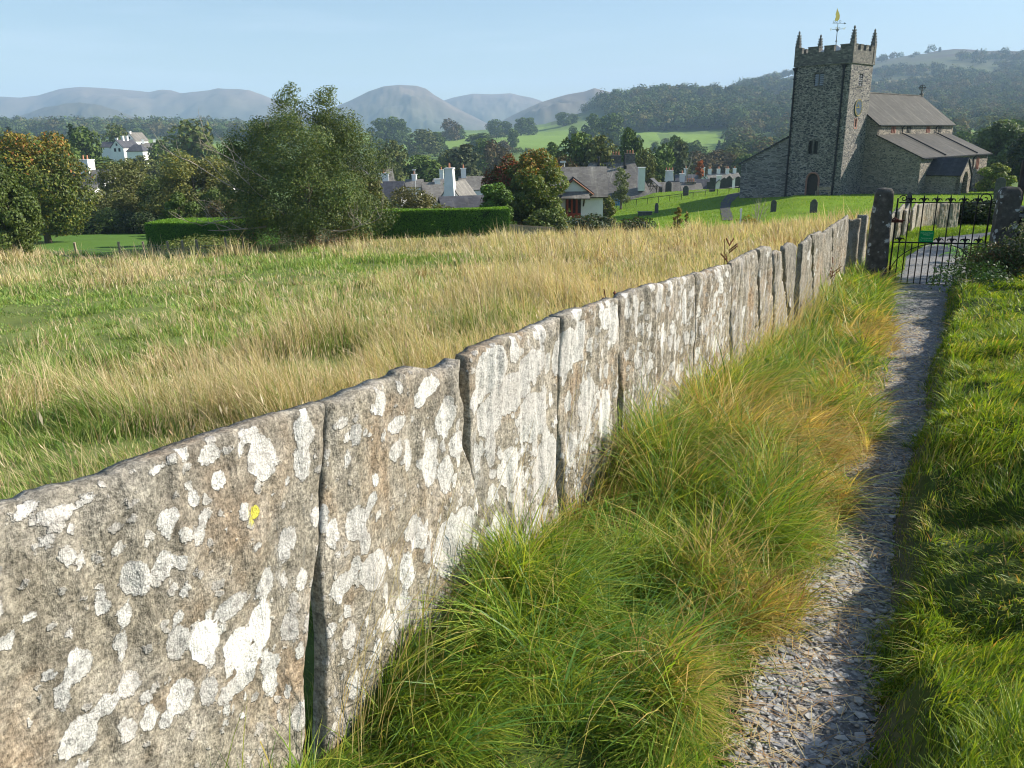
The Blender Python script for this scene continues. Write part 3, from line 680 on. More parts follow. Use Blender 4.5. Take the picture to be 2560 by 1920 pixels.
for i, (lab, res, nl, ribs, grey, dens, crust, _) in enumerate(SLABS):
    rf = ef(EDGES[i][0]) if i < len(EDGES) else (lambda z: np.full(np.shape(z), sEnd))
    s0, s1 = float(lf(.5)), float(rf(.5))
    li = lichens(max(s0, -1.6), s1, nl, 100+i, 1.0 if i < 4 else 1.2, .45) + (HAND if i < 5 else [])
    if i == 0: li = li+lichens(-3.6, -1.2, 60, 300)
    g0 = float(zc(1.68+((s0+s1)/2)/1.13))
    slab(i, lf, rf, topf, g0-.16, lab, res, 20+i*3, lich=li, ribs=ribs, grey=_, dens=dens, crust=crust, jag=.007)
    if i < len(EDGES): lf = ef(EDGES[i][1])
# slabs seen edge-on beside the gate post and beyond the gate
def oneslab(x, y, wdt, h, ang, lab, seed, thick=.05, crust=.05, grey=.2, lean=0, dz=-.15, res=.03):
    ca, sa = math.cos(ang), math.sin(ang)
    g0 = float(H(x, y))
    def xyf(s, n): return x+(s-wdt/2)*ca+n*sa, y+(s-wdt/2)*sa-n*ca
    slab(0, lambda z: np.zeros(np.shape(z))+lean*(np.asarray(z)-g0), lambda z: np.full(np.shape(z), wdt)+lean*(np.asarray(z)-g0), lambda s: g0+h+0*s, g0+dz, lab, res, seed, thick=thick, ribs=1.2, grey=grey, dens=.35, crust=crust, xyf=xyf, jag=.015, group="slate slabs near the gate")
angw = math.atan2(WE[1], WE[0])
sU = lambda u: Wp(u, 600)[0]
oneslab(*Wxy(sU(2133), .0), .20, .90, angw-1.0, "thin slate slab leaning edge-on just left of the gate post", 201)
oneslab(*Wxy(sU(2148), .02), .15, .98, angw-1.2, "smooth grey slab standing edge-on behind the gate post", 203, grey=.9, crust=-.2)
oneslab(*Wxy(sU(2166), -.02), .42, .93, angw, "slab with a mossy foot directly behind the gate post", 205)
by = [hit(u, v, 10, 60) for u, v in [(2216, 606), (2236, 600), (2252, 592), (2265, 584), (2281, 577), (2296, 573), (2318, 570), (2345, 569)]]
labs = ["first pale slab beyond the gate post seen through the gate", "short dark mossy slab in the gap beyond the gate", "leaning white streaked slab beyond the gate", "second leaning slab beyond the gate beside the obelisk",
        "low slab with a rounded boulder behind its top beyond the gate", "narrow slab before the broad pair beyond the gate", "broad fluted sunlit slab beyond the green sign", "last broad shaded blue grey slab beyond the gate"]
px_ = [(2200, 2222), (2222, 2240), (2238, 2256), (2254, 2274), (2268, 2296), (2290, 2306), (2302, 2362), (2345, 2392)]
tops = [518, 530, 519, 518, 516, 510, 507, 508]; bots = [612, 600, 594, 586, 575, 570, 566, 572]
for i in range(8):
    u0, u1 = px_[i]; p0 = hit(u0, bots[i]+(2 if i < 6 else 0), 10, 60); p1 = hit(u1, bots[i]-(2 if i < 6 else 0), 10, 60)
    cx, cy_ = (p0[0]+p1[0])/2, (p0[1]+p1[1])/2
    a = angw if i < 5 else (angw-.25*(i-4))
    # width so that the slab spans its columns
    vx, vy = math.cos(a), math.sin(a); Y = cy_
    t0 = p0[0]/p0[1]; t1 = p1[0]/p1[1]
    wdt = abs((t1-t0)*Y/(vx-((t0+t1)/2)*vy))
    h = zat((u0+u1)/2, tops[i], Y)-float(H(cx, cy_))
    oneslab(cx, cy_, min(wdt, 2.6), max(.5, h), a, labs[i], 230+i*3, thick=.07, crust=.08 if i not in (1,) else -.2, grey=.1 if i not in (1,) else .7, lean=.06 if i < 5 else .02)
# ------------------------------------------------------------------ grass
def blades(P, h, lean, wd, col, segs=3, curl=.5, seed=0, tipc=None):
    """P (n,3) roots, h (n) lengths, lean (n,2) tip offset in lengths, wd (n), col (n,3)"""
    g = np.random.default_rng(seed); n = len(P)
    a = g.uniform(0, 2*np.pi, n); side = np.stack([np.cos(a), np.sin(a), 0*a], -1)
    rows = []; cols = []
    for k in range(segs+1):
        t = k/segs
        ln = np.hypot(lean[:, 0], lean[:, 1])
        hz = h*(t - curl*t*t*np.clip(ln, 0, 1.3)*.6)
        c = P + np.stack([lean[:, 0]*h*(t**1.7), lean[:, 1]*h*(t**1.7), hz], -1)
        cc = col if tipc is None else col*(1-t**1.5)+tipc*(t**1.5)
        if k < segs:
            ww = (wd*(1-.75*t)/2)[:, None]*side
            rows += [c-ww, c+ww]; cols += [cc, cc]
        else: rows.append(c); cols.append(cc)
    m = 2*segs+1; V = np.stack(rows, 1).reshape(-1, 3); C = np.stack(cols, 1).reshape(-1, 3)
    b = np.arange(n)[:, None]*m
    q = np.concatenate([b+np.array([[2*k, 2*k+1, 2*k+3, 2*k+2]]) for k in range(segs-1)]) if segs > 1 else np.zeros((0, 4), int)
    t = b+np.array([[2*segs-2, 2*segs-1, 2*segs]])
    return V, [q, t], C
def polar(n, r0, r1, a0, a1, g):
    r = np.exp(g.uniform(math.log(r0), math.log(r1), n)); a = g.uniform(a0, a1, n); return r*np.sin(a), r*np.cos(a), r
def pick(g, n, cols, ps):
    return np.array(cols)[g.choice(len(cols), n, p=np.array(ps)/sum(ps))]
# --- meadow beyond the wall
g = np.random.default_rng(5)
x, y, r = polar(580000, 1.4, 58, -.78, .62, g)
s = wall_sd(x, y)
edge_ok = (s < -.12) & ((r < 60) | (np.arctan2(x, y) < -.05)) & (y > -1)
edge_ok &= ~((np.arctan2(x, y) > .32) & (r > 41)) & (y < 43.2+1.5*fbm(x/3, y/3, 8))
cl = fbm(x/.55, y/.55, 81, 3); cl2 = fbm(x/3.5, y/3.5, 82, 3)
keep = edge_ok & (g.random(len(x)) < .66+.9*cl)
x, y, r, s, cl, cl2 = [q[keep] for q in (x, y, r, s, cl, cl2)]
n = len(x); z = H(x, y)
u_, v_ = proj(x, y, z)
green = np.clip(.70-2.1*cl2 - .25*ss(6, 16, r) + .5*ss(-1.0, 0, -s-1.2)*0, 0.05, .95)
azv = np.arctan2(x, y)
band = ss(.0, -.25, azv)*ss(9, 12, r)*ss(30, 22, r); green = np.clip(green+.75*band, 0, .97)
green = np.clip(green - .45*ss(-.15, .2, azv)*ss(5, 9, r), .06, 1)
isg = g.random(n) < green
tall = (~isg)
h = np.where(isg, g.uniform(.08, .24, n), g.uniform(.14, .46, n))*(1+1.2*np.clip(cl, -.55, .6))*(1-.45*band)
h *= np.clip(1+1.1*fbm(x/1.6, y/1.6, 86, 2), .45, 1.7); h *= np.where(g.random(n) < .03, 1.35, 1)
h = np.where(-s < 1.2, h*.8, h)
wd = np.where(isg, .0035, .0024)*np.maximum(1, r/2.6)
ang = fbm(x/.6, y/.6, 84, 2)*7 + g.normal(0, .9, n); mag = np.where(isg, g.uniform(.1, 1.0, n), g.uniform(.05, 1.0, n)**1.5)
lean = np.stack([np.cos(ang)*mag-.12, np.sin(ang)*mag*.8], -1)
gc = pick(g, n, [(.19, .29, .06), (.25, .34, .08), (.13, .24, .06), (.33, .37, .13)], [3, 3, 2, 2])
sc_ = pick(g, n, [(.62, .50, .32), (.72, .61, .43), (.54, .42, .26), (.50, .45, .22), (.36, .24, .14), (.42, .42, .19)], [4, 3, 3, 3, 1.2, 3])
col = np.where(isg[:, None], gc, sc_)*g.uniform(.75, 1.2, n)[:, None]
brn = (fbm(x/1.1, y/1.1, 88, 3) > .42)[:, None]*(g.random(n) < .6)[:, None]
col = np.where(brn, col*np.array([.62, .5, .5]), col)*(1+.25*fbm(x/1.3, y/1.3, 87, 3))[:, None]
pk = ss(.05, .45, fbm(x/2.6, y/2.6, 89, 2))[:, None]*(~isg)[:, None]; col = col*(1-.35*pk)+np.array([.52, .40, .27])*.35*pk
nearm = r < 9
for nm, mk, sg in (("near", nearm, 3), ("far", ~nearm, 2)):
    V, Fs, C_ = blades(np.stack([x, y, z-.02], -1)[mk], h[mk], lean[mk], wd[mk], col[mk], sg, .6, 3, tipc=col[mk]*1.12)
    me = mesh_np("meadow_grass", V, Fs, col=C_, mats=[M_STRAW])
    tag(link("meadow_grass", me), "tall straw coloured meadow grass with green patches beyond the slab wall" if nm == "near" else "pale rough meadow grass running to the far edge of the field", "grass", kind="stuff")
# seed heads
k_ = (~isg) & (g.random(n) < .10) & (r < 24); m_ = int(k_.sum()); tip = np.stack([x+lean[:, 0]*h, y+lean[:, 1]*h, z-.02+h*(1-.36*np.clip(np.hypot(lean[:, 0], lean[:, 1]), 0, 1.3))], -1)[k_]
sz = (.022*g.uniform(.6, 1.6, m_)*np.maximum(1, r[k_]/7))[:, None]; dd = np.stack([lean[k_, 0]*.8, lean[k_, 1]*.8, np.full(m_, .8)], -1); dd /= np.linalg.norm(dd, axis=1)[:, None]; a = g.uniform(0, 6.28, m_); sd2 = np.stack([np.cos(a), np.sin(a), 0*a], -1)*sz*.2
V = np.stack([tip-dd*sz, tip-sd2, tip+dd*sz, tip+sd2], 1).reshape(-1, 3)
tag(link("seed_heads", mesh_np("seed_heads", V, [np.arange(4*m_).reshape(m_, 4)], col=np.repeat(pick(g, m_, [(.58, .46, .32), (.48, .34, .22), (.66, .56, .42)], [3, 2, 2]), 4, 0), mats=[M_STRAW])), "pale seed heads of the meadow grass beyond the slab wall", "grass", kind="stuff")
# --- verge between wall and path
def verge(n, seed):
    g = np.random.default_rng(seed)
    y = np.exp(g.uniform(math.log(1.0), math.log(13.2), n)); y = np.where(g.random(n) < .5, y, np.exp(g.uniform(math.log(1.2), math.log(5), n)))
    x0, _ = Wxy(0); xw = WX0+WM*y+.02; xp = np.where(y < 1, .2, np.interp(y, PYL, PXL))+.06
    t = g.random(n)**1.05; x = xw+(xp-xw)*t
    return g, x, y, t, np.maximum(xp-xw, .05)
g, x, y, t, wv = verge(330000, 6)
n = len(x); r = np.hypot(x, y)
cl = fbm(x/.22, y/.22, 91, 3); cl2 = fbm(x/.8, y/.8, 92, 3)
keep = g.random(n) < (.72+.9*cl)
x, y, t, wv, r, cl, cl2 = [q[keep] for q in (x, y, t, wv, r, cl, cl2)]; n = len(x)
z = H(x, y)
wallish = ss(.45, .0, t)
tall = g.random(n) < (.12+.42*wallish)*ss(1.6, 3.4, y)+.03
h = np.where(tall, g.uniform(.18, .38, n), g.uniform(.06, .17, n))*(1+1.2*np.clip(cl, -.6, .6))*np.where(t > .88, .6, 1)*(.7+.3*ss(1.6, 3.2, y))*(1-.22*ss(4.5, 7, y))
tuft = np.exp(-((x-WX0-WM*y-.55)**2/.12+(y-9.3)**2/1.6)); h = h*(1+.9*tuft)
tuft2 = np.exp(-((y-3.9)**2/.5))*wallish; h = h*(1+.35*tuft2)
ang = fbm(x/.28, y/.28, 94, 2)*5 + g.normal(0, 1.0, n) - .35; mag = np.where(tall, g.uniform(.35, 1.2, n), g.uniform(.2, 1.5, n))
lean = np.stack([np.cos(ang)*mag+.25*wallish, np.sin(ang)*mag-.05], -1)
wd = np.where(tall, .0042, .0032)*np.maximum(1, r/3.2)*g.uniform(.6, 1.3, n)*1.3
dry = np.clip(.44+1.5*cl2*1.0+.35*ss(.35, .95, t)-.75*tuft-.25*wallish, .05, .9)
orange = np.exp(-((y-4.4)**2/1.0+(t-.55)**2/.08))
dry = np.clip(dry+.4*orange-.12, .05, .88)
isd = g.random(n) < dry
gc = pick(g, n, [(.15, .27, .03), (.23, .34, .04), (.085, .19, .03), (.36, .41, .07), (.13, .25, .08)], [3, 3, 2.5, 3, 1])
dc = pick(g, n, [(.50, .38, .14), (.58, .46, .22), (.44, .30, .11), (.42, .37, .12), (.28, .18, .09)], [3, 3, 2.2, 3, 1])
dc = dc*(1-.25*orange[:, None])+np.array([.46, .28, .11])*.25*orange[:, None]
col = np.where(isd[:, None], dc, gc)*g.uniform(.7, 1.25, n)[:, None]
V, Fs, C_ = blades(np.stack([x, y, z-.015], -1), h, lean, wd, col, 4, .75, 7, tipc=col*np.array([1.2, 1.12, .9]))
tag(link("verge_grass", mesh_np("verge_grass", V, Fs, col=C_, mats=[M_GRASS])), "long tufted green and straw grass between the slab wall and the gravel path", "grass", kind="stuff")
# broad arching blades near the wall
n = 4200; y = np.exp(g.uniform(math.log(1.5), math.log(11), n)); xw = WX0+WM*y; xp = np.interp(y, PYL, PXL); x = xw+.05+(xp-xw)*g.random(n)**1.7*.75; k_ = fbm(x/.35, y/.35, 191, 2) > .0
x, y = x[k_], y[k_]; n = len(x); ang = fbm(x/.4, y/.4, 192, 2)*5+g.normal(0, .6, n); mag = g.uniform(.5, 1.5, n); cb = pick(g, n, [(.09, .21, .04), (.13, .27, .06), (.20, .32, .06)], [3, 2, 1.5])*g.uniform(.8, 1.2, n)[:, None]
V, Fs, C_ = blades(np.stack([x, y, H(x, y)-.01], -1), g.uniform(.16, .40, n)*(.75+.25*ss(1.6, 3.2, y)), np.stack([np.cos(ang)*mag+.2, np.sin(ang)*mag], -1), g.uniform(.006, .010, n)*np.maximum(1, y/5), cb, 6, .95, 8, tipc=cb*np.array([1.3, 1.15, 1.0]))
tag(link("broad_grass", mesh_np("broad_grass", V, Fs, col=C_, mats=[M_GRASS])), "broad arching blue green blades among the finer grass at the foot of the wall", "grass", kind="stuff")
# long dry stalks leaning in front of the wall
n = 900; y = np.exp(g.uniform(math.log(1.6), math.log(9), n)); x = WX0+WM*y+.03+g.exponential(.12, n)
z = H(x, y); h = g.uniform(.35, .8, n); ang = g.normal(-.2, .8, n); mag = g.uniform(.1, .7, n)
k_ = g.random(n) < .25+.75*ss(3, 6, y)
x, y, z, h, ang, mag = [q[k_] for q in (x, y, z, h, ang, mag)]; n = len(x)
V, Fs, C_ = blades(np.stack([x, y, z], -1), h, np.stack([np.cos(ang)*mag, np.sin(ang)*mag], -1), np.full(n, .0022)*np.maximum(1, y/4), pick(g, n, [(.62, .52, .28), (.55, .40, .2)], [1, 1]), 4, .4, 9)
tag(link("dry_stalks", mesh_np("dry_stalks", V, Fs, col=C_, mats=[M_GRASS])), "thin dry grass stalks standing against the lichened wall face", "grass", kind="stuff")
# --- right hand verge
def lawn(n, seed, y0, y1, wid, name, lab, h0, h1, cols, ps, fy=None):
    g = np.random.default_rng(seed)
    y = np.exp(g.uniform(math.log(y0), math.log(y1), n)); xr = np.interp(y, PYL, PXR)
    x = xr-.05+wid*g.random(n)**1.25*np.clip(y/4, .35, 1.2)
    cl = fbm(x/.28, y/.28, seed+1, 3); cl2 = fbm(x/.9, y/.9, seed+2, 3)
    k = g.random(n) < .8+.6*cl; x, y, cl, cl2 = x[k], y[k], cl[k], cl2[k]; n = len(x); r = np.hypot(x, y); z = H(x, y)
    t = x-np.interp(y, PYL, PXR)
    h = g.uniform(h0, h1, n)*(1+.9*np.clip(cl, -.5, .7))*np.where(t < .1, .7, 1)
    ang = fbm(x/.35, y/.35, seed+4, 2)*5+g.normal(0, .8, n); mag = g.uniform(.2, 1.3, n)
    wd = .0042*np.maximum(1, r/3)*g.uniform(.6, 1.3, n)
    col = pick(g, n, cols, ps)*g.uniform(.7, 1.25, n)[:, None]
    dry = (g.random(n) < np.clip(.10+.35*cl2, .02, .6))[:, None]
    col = np.where(dry, pick(g, n, [(.46, .40, .16), (.36, .33, .08), (.40, .24, .08)], [2, 2, .7]), col)
    V, Fs, C_ = blades(np.stack([x, y, z-.012], -1), h, np.stack([np.cos(ang)*mag-.15, np.sin(ang)*mag-.1], -1), wd, col, 3, .7, seed, tipc=col*np.array([1.25, 1.15, .9]))
    tag(link(name, mesh_np(name, V, Fs, col=C_, mats=[M_GRASS])), lab, "grass", kind="stuff")
GC = [(.15, .26, .02), (.23, .33, .03), (.09, .18, .02), (.33, .38, .045), (.08, .16, .04)]
lawn(340000, 15, .9, 12.0, 5.2, "path_side_grass", "short bright green tussocky grass along the right side of the path", .035, .11, GC, [3, 3, 2, 2, 1])
# --- grass beyond the gate
g = np.random.default_rng(25); n = 110000
y = np.exp(g.uniform(math.log(12.4), math.log(31), n)); x = WX0+WM*y+.05+g.random(n)*9
pd = pathdist(x, y); k = (pd < -.03); x, y = x[k], y[k]; n = len(x)
h = g.uniform(.04, .12, n); ang = g.uniform(0, 6.28, n); mag = g.uniform(.1, .8, n)
col = pick(g, n, [(.18, .31, .02), (.24, .35, .025), (.13, .25, .02), (.32, .36, .05)], [3, 3, 2, 1.5])*g.uniform(.8, 1.2, n)[:, None]
V, Fs, C_ = blades(np.stack([x, y, H(x, y)-.01], -1), h, np.stack([np.cos(ang)*mag, np.sin(ang)*mag], -1), np.full(n, .014)*y/18, col, 2, .5, 27)
tag(link("gate_grass", mesh_np("gate_grass", V, Fs, col=C_, mats=[M_GRASS])), "mown bright green grass beside the path beyond the iron gate", "grass", kind="stuff")
# --- churchyard turf
n = 90000; az = g.uniform(.10, .66, n); r = np.exp(g.uniform(math.log(42), math.log(118), n)); x = r*np.sin(az); y = r*np.cos(az)
h = g.uniform(.06, .16, n)*(1+.6*fbm(x/1.5, y/1.5, 97)); ang = g.uniform(0, 6.28, n)
col = pick(g, n, [(.18, .31, .02), (.22, .34, .02), (.13, .25, .02), (.34, .38, .06)], [3, 3, 2, 1])*(1+.3*fbm(x/2.5, y/2.5, 98))[:, None]
k = fbm(x/2, y/2, 99) > -.5
V, Fs, C_ = blades(np.stack([x, y, H(x, y)-.02], -1)[k], h[k], (np.stack([np.cos(ang), np.sin(ang)], -1)*.4)[k], (.0009*r)[k], col[k], 1, .3, 28)
tag(link("churchyard_turf", mesh_np("churchyard_turf", V, Fs, col=C_, mats=[M_GRASS])), "mown green churchyard turf around the gravestones and church", "grass", kind="stuff")
# --- gravel and straw litter on the path
def octa(P, R, seed, flat=.6):
    g = np.random.default_rng(seed); n = len(P)
    base = np.array([[1, 0, 0], [0, 1, 0], [-1, 0, 0], [0, -1, 0], [.6, .6, .7], [-.6, .6, .75], [-.6, -.6, .7], [.6, -.6, .65], [0, 0, -.8]])
    b = base[None]*(1+g.uniform(-.35, .35, (n, 9, 3)))*R[:, None, None]; b[..., 2] *= flat
    a = g.uniform(0, 6.28, n); c, s = np.cos(a)[:, None], np.sin(a)[:, None]
    X = b[..., 0]*c*1.3-b[..., 1]*s; Y = b[..., 0]*s*1.3+b[..., 1]*c
    V = np.stack([X, Y, b[..., 2]], -1)+P[:, None, :]
    fq = np.array([[4, 5, 6, 7]]); ft = np.array([[0, 1, 4], [1, 5, 4], [1, 2, 5], [2, 6, 5], [2, 3, 6], [3, 7, 6], [3, 0, 7], [0, 4, 7], [1, 0, 8], [2, 1, 8], [3, 2, 8], [0, 3, 8]])
    o = np.arange(n)[:, None, None]*9
    return V.reshape(-1, 3), [(o+fq[None]).reshape(-1, 4), (o+ft[None]).reshape(-1, 3)]
n = 26000; y = np.exp(g.uniform(math.log(1.0), math.log(12.5), n)); xl_ = np.interp(y, PYL, PXL); xr_ = np.interp(y, PYL, PXR)
t = g.random(n); x = xl_-.03+(xr_-xl_+.06)*t; k = g.random(n) < .35+.65*(np.abs(t-.35) < .3)*ss(-.4, .3, fbm(x/.3, y/.3, 99)); x, y = x[k], y[k]; n = len(x)
R = np.minimum(.018, .002+g.exponential(.0028, n))*np.maximum(1, (y/7)**.6)
z = zc(y)+.012+fbm(x/.12, y/.12, 61)*.012+fbm(x/.7, y/.7, 62)*.012
V, Fs = octa(np.stack([x, y, z+.001], -1), R, 41)
cc = pick(g, n, [(.34, .34, .34), (.26, .26, .27), (.42, .41, .39), (.20, .195, .20), (.38, .33, .27)], [3, 3, 2, 2, 1])*g.uniform(.85, 1.15, n)[:, None]
M_STONE = mat_col("gravel_stone", .9, 20, .2, 0, 80)
tag(link("gravel", mesh_np("gravel", V, Fs, col=np.repeat(cc, 9, 0), mats=[M_STONE])), "loose grey gravel scattered along the path", "gravel", kind="stuff")
n = 3000; y = np.exp(g.uniform(math.log(1.0), math.log(9), n)); xl_ = np.interp(y, PYL, PXL); xr_ = np.interp(y, PYL, PXR)
t = g.random(n)**1.6; x = xl_-.05+(xr_-xl_+.08)*t; z = zc(y)+.028+g.uniform(0, .012, n); a = g.uniform(0, 6.28, n); l = g.uniform(.02, .09, n)
dx, dy = np.cos(a)*l, np.sin(a)*l; w_ = .0011*np.maximum(1, y/2.5)
P0 = np.stack([x, y, z], -1); D_ = np.stack([dx, dy, g.uniform(-.1, .1, n)*l], -1); S_ = np.stack([-dy, dx, 0*x], -1)/l[:, None]*w_[:, None]
V = np.stack([P0-S_, P0+S_, P0+D_+S_, P0+D_-S_], 1).reshape(-1, 3); q = np.arange(4*n).reshape(n, 4)
cc = pick(g, n, [(.52, .40, .22), (.42, .25, .12), (.6, .5, .3), (.3, .19, .1)], [3, 2, 2, 1])
tag(link("straw_litter", mesh_np("straw_litter", V, [q], col=np.repeat(cc, 4, 0), mats=[M_GRASS])), "dry straw and needle litter lying on the gravel path", "litter", kind="stuff")
# ------------------------------------------------------------------ plants
def leafcloud(P, Nn, size, col, g, asp=1.0, jit=.9):
    """leaf quads at P, facing roughly Nn"""
    n = len(P); d = Nn+g.normal(0, jit, (n, 3)); d /= np.linalg.norm(d, axis=1)[:, None]+1e-9
    a = np.cross(d, g.normal(0, 1, (n, 3))); a /= np.linalg.norm(a, axis=1)[:, None]+1e-9; b = np.cross(d, a)
    s = (size*g.uniform(.6, 1.35, n))[:, None] if np.ndim(size) else size*g.uniform(.6, 1.35, (n, 1))
    V = np.stack([P-a*s, P-b*s*.5*asp, P+a*s, P+b*s*.5*asp], 1).reshape(-1, 3)
    return V, np.arange(4*n).reshape(n, 4), np.repeat(col, 4, 0)
def crown(g, n, H_, W_, z0, leaf, cols, ps, lobes=14, conifer=False, top=None, dens=.5, asp=1.2, shell=.35, jit=.9, spread=.5, lsz=1.0):
    """leaves on irregular lobes inside an egg-shaped crown. returns V, F, C, lobe centres"""
    hz = H_-z0; L_ = []
    for k in range(lobes):
        f = (k+.5)/lobes; th = k*2.39996+g.normal(0, .35)
        if conifer: zz = z0+hz*f*.97; rad = W_/2*(1-f)**.8*.75; lr = W_/2*(.18+.32*(1-f)); rr = rad*.6
        else:
            zz = z0+hz*(.10+.80*f); prof = math.sqrt(max(.04, 1-((f-.42)/.62)**2)); rr = W_/2*prof*spread*g.uniform(.55, 1.15); lr = W_*g.uniform(.15, .27)*(1-.25*f)*lsz
        L_.append((rr*math.cos(th), rr*math.sin(th), zz, lr))
    if top: L_ += top
    L_ = np.array(L_); wt = L_[:, 3]**2; idx = g.choice(len(L_), n, p=wt/wt.sum()); c = L_[idx]
    d = g.normal(0, 1, (n, 3)); d /= np.linalg.norm(d, axis=1)[:, None]
    rad = c[:, 3]*(1-shell*g.random(n)**1.5)*(1+.35*fbm(d[:, 0]*2+idx*3.1, d[:, 1]*2+d[:, 2]*2.2, 5, 3))
    P = c[:, :3]+d*rad[:, None]*np.array([1, 1, .85])
    low = P[:, 2] > z0*.55; P, d, idx = P[low], d[low], idx[low]; n = len(P)
    cen = np.array([0, 0, z0+hz*.4]); out = P-cen; out /= np.linalg.norm(out, axis=1)[:, None]+1e-9
    nr_ = d*.75+out*.5+np.array([0, 0, .25])
    tint = g.normal(0, .14, len(L_))[idx]
    col = pick(g, n, cols, ps)*(1+tint[:, None]+g.normal(0, .13, (n, 1))); col = np.clip(col, .004, 1)
    V, q, C_ = leafcloud(P, nr_, leaf, col, g, asp, jit)
    return V, q, C_, L_
def fit(V, Lb, H_, W_):
    kz = H_/np.percentile(V[:, 2], 99.9); kx = W_/(np.percentile(V[:, 0], 99.3)-np.percentile(V[:, 0], .7))
    kz = float(np.clip(kz, .6, 1.6)); kx = float(np.clip(kx, .6, 1.7)); V = V*np.array([kx, kx, kz]); Lb = Lb.copy(); Lb[:, :2] *= kx; Lb[:, 2] *= kz; return V, Lb
def trunk_mb(g, H_, W_, r0, lobes, n=7, lean=0):
    m = MB(); top = Vector((lean, 0, H_*.8)); pts = [Vector((0, 0, -.35))]+[Vector((lean*t*t+g.normal(0, .04*r0*4), g.normal(0, .04*r0*4), H_*.8*t)) for t in (.12, .35, .6, .8, 1)]
    m.tube(pts, [r0*1.35, r0, r0*.8, r0*.55, r0*.3, r0*.1], n)
    for l in lobes:
        f = min(.9, max(.2, l[2]/H_*.62)); b = Vector((lean*f*f, 0, H_*.8*f)); e = Vector((l[0], l[1], l[2]))
        mid = b.lerp(e, .5)+Vector((0, 0, -.04*H_)); m.tube([b, mid, e], [r0*.4, r0*.22, r0*.06], 5)
    return m
def tree(name, label, cat, u, Y, vtop, wpx, kind="round", topc=None, n=6000, leaf=.09, cols=None, ps=None, z0f=.2, lobes=16, seed=1, group=None, r0=None, trunk=True, base=None, parts=("crown", "trunk"), **kw):
    g = np.random.default_rng(seed); x, y, z = at(u, Y, (vtop+500)/2)
    if base is not None: z = base
    H_ = max(.4, zat(u, vtop, Y)-z); W_ = wpx*Y/F_PX*.97
    V, q, C_, Lb = crown(g, n, H_*.97, W_, H_*z0f, leaf, cols, ps, lobes=lobes, conifer=(kind == "conifer"), **kw)
    V, Lb = fit(V, Lb, H_, W_)
    if topc is not None:
        zq = V[::4, 2]/H_; kq = g.random(len(zq)) < .75*ss(.55, 1.05, zq+.25*fbm(V[::4, 0]/.9, V[::4, 2]/.9, seed, 2))*.8; C_ = C_.copy(); C_[np.repeat(kq, 4)] = np.repeat(pick(g, int(kq.sum()), topc, [1]*len(topc))*g.uniform(.8, 1.2, (int(kq.sum()), 1)), 4, 0)
    root = thing(name, label, cat, (x, y, z), 0, group)
    link(parts[0], mesh_np(parts[0], V, [q], col=C_, mats=[M_LEAF]), root)
    if trunk:
        trunk_mb(g, H_, W_, r0 or max(.02, .028*H_), Lb[::max(1, len(Lb)//8)]).build(parts[1], M_BARK, root, smooth=True)
    return root, H_, W_, g
GREEN = [(.10, .15, .03), (.10, .14, .03), (.05, .08, .02), (.13, .16, .04)]
OLIVE = [(.14, .165, .045), (.18, .19, .06), (.095, .115, .03), (.21, .21, .07)]
YELLOW = [(.20, .20, .03), (.26, .22, .03), (.13, .16, .03), (.34, .22, .04)]
ORANGE = [(.38, .22, .05), (.32, .24, .05), (.24, .22, .04), (.42, .17, .05)]
DARK = [(.035, .06, .02), (.05, .08, .025), (.025, .045, .018), (.07, .09, .03)]
BROWN = [(.14, .105, .05), (.11, .10, .04), (.18, .13, .06), (.08, .08, .03)]
RED = [(.24, .055, .035), (.17, .06, .03), (.12, .10, .03), (.32, .09, .04)]
def pt(*c): return [1]*len(c)
Q4 = [3, 3, 2, 2]
# the big tree at the field edge
r_, H_, W_, g_ = tree("willow_tree", "big tall olive tree with bare dead limbs on its left at the field edge", "tree", 756, 43, 216, 385, n=110000, leaf=.06, lsz=.66,
    cols=[(.10, .15, .035), (.13, .175, .04), (.07, .11, .04), (.165, .185, .05), (.065, .11, .045)], ps=[3, 3, 2, 2, 2], z0f=.05, lobes=64, seed=4, r0=.22, asp=.9, shell=.6, spread=.95,
    top=[(-.55, 0, 7.4, 1.05), (-.7, .1, 8.1, .68), (-.35, .1, 8.6, .42), (1.15, 0, 7.5, 1.05), (1.35, -.1, 8.1, .62), (1.6, .1, 8.5, .35), (2.2, 0, 6.8, .9), (-1.9, 0, 6.6, .8), (2.6, 0, 2.2, 1.2), (1.8, -.6, 1.4, 1.2), (-.3, -.8, 1.3, 1.2)])
dm = MB(); gg = random.Random(3)
def limb(p, d, l, r, dep):
    pts = [Vector(p)]; dd = Vector(d).normalized()
    for k in range(5):
        dd = (dd+Vector((gg.gauss(0, .16), gg.gauss(0, .1), gg.gauss(.05, .13)))).normalized(); pts.append(pts[-1]+dd*l/5)
    dm.tube(pts, [r*(1-.15*k) for k in range(6)], 5)
    if dep:
        for k in (2, 3, 4, 5):
            if gg.random() < .8: limb(pts[k], (dd+Vector((gg.gauss(-.1, .6), gg.gauss(0, .4), gg.gauss(.35, .4)))), l*.5, r*.5, dep-1)
for a, d, l, r in [((-1.3, -2.2, 2.6), (-1, -.4, .35), 3.6, .06), ((-1.4, -2.2, 1.7), (-1, -.35, .1), 3.2, .06), ((-1.4, -2.1, 3.4), (-.8, -.4, .8), 2.8, .045), ((-1.6, -2.2, 1.2), (-1, -.3, -.15), 2.8, .055),
                   ((1.0, -2.4, 1.1), (1, -.3, -.10), 3.0, .05), ((-.6, -2.5, 1.8), (-.4, -.3, .9), 2.6, .04), ((-1.2, -.8, 4.4), (-.7, -.2, .9), 1.8, .03)]:
    dm = MB(); limb(a, d, l, r, 2); dm.build("dead_limb", M_DEAD, r_, smooth=True)
def T(*a, **k): return tree(*a, **k)
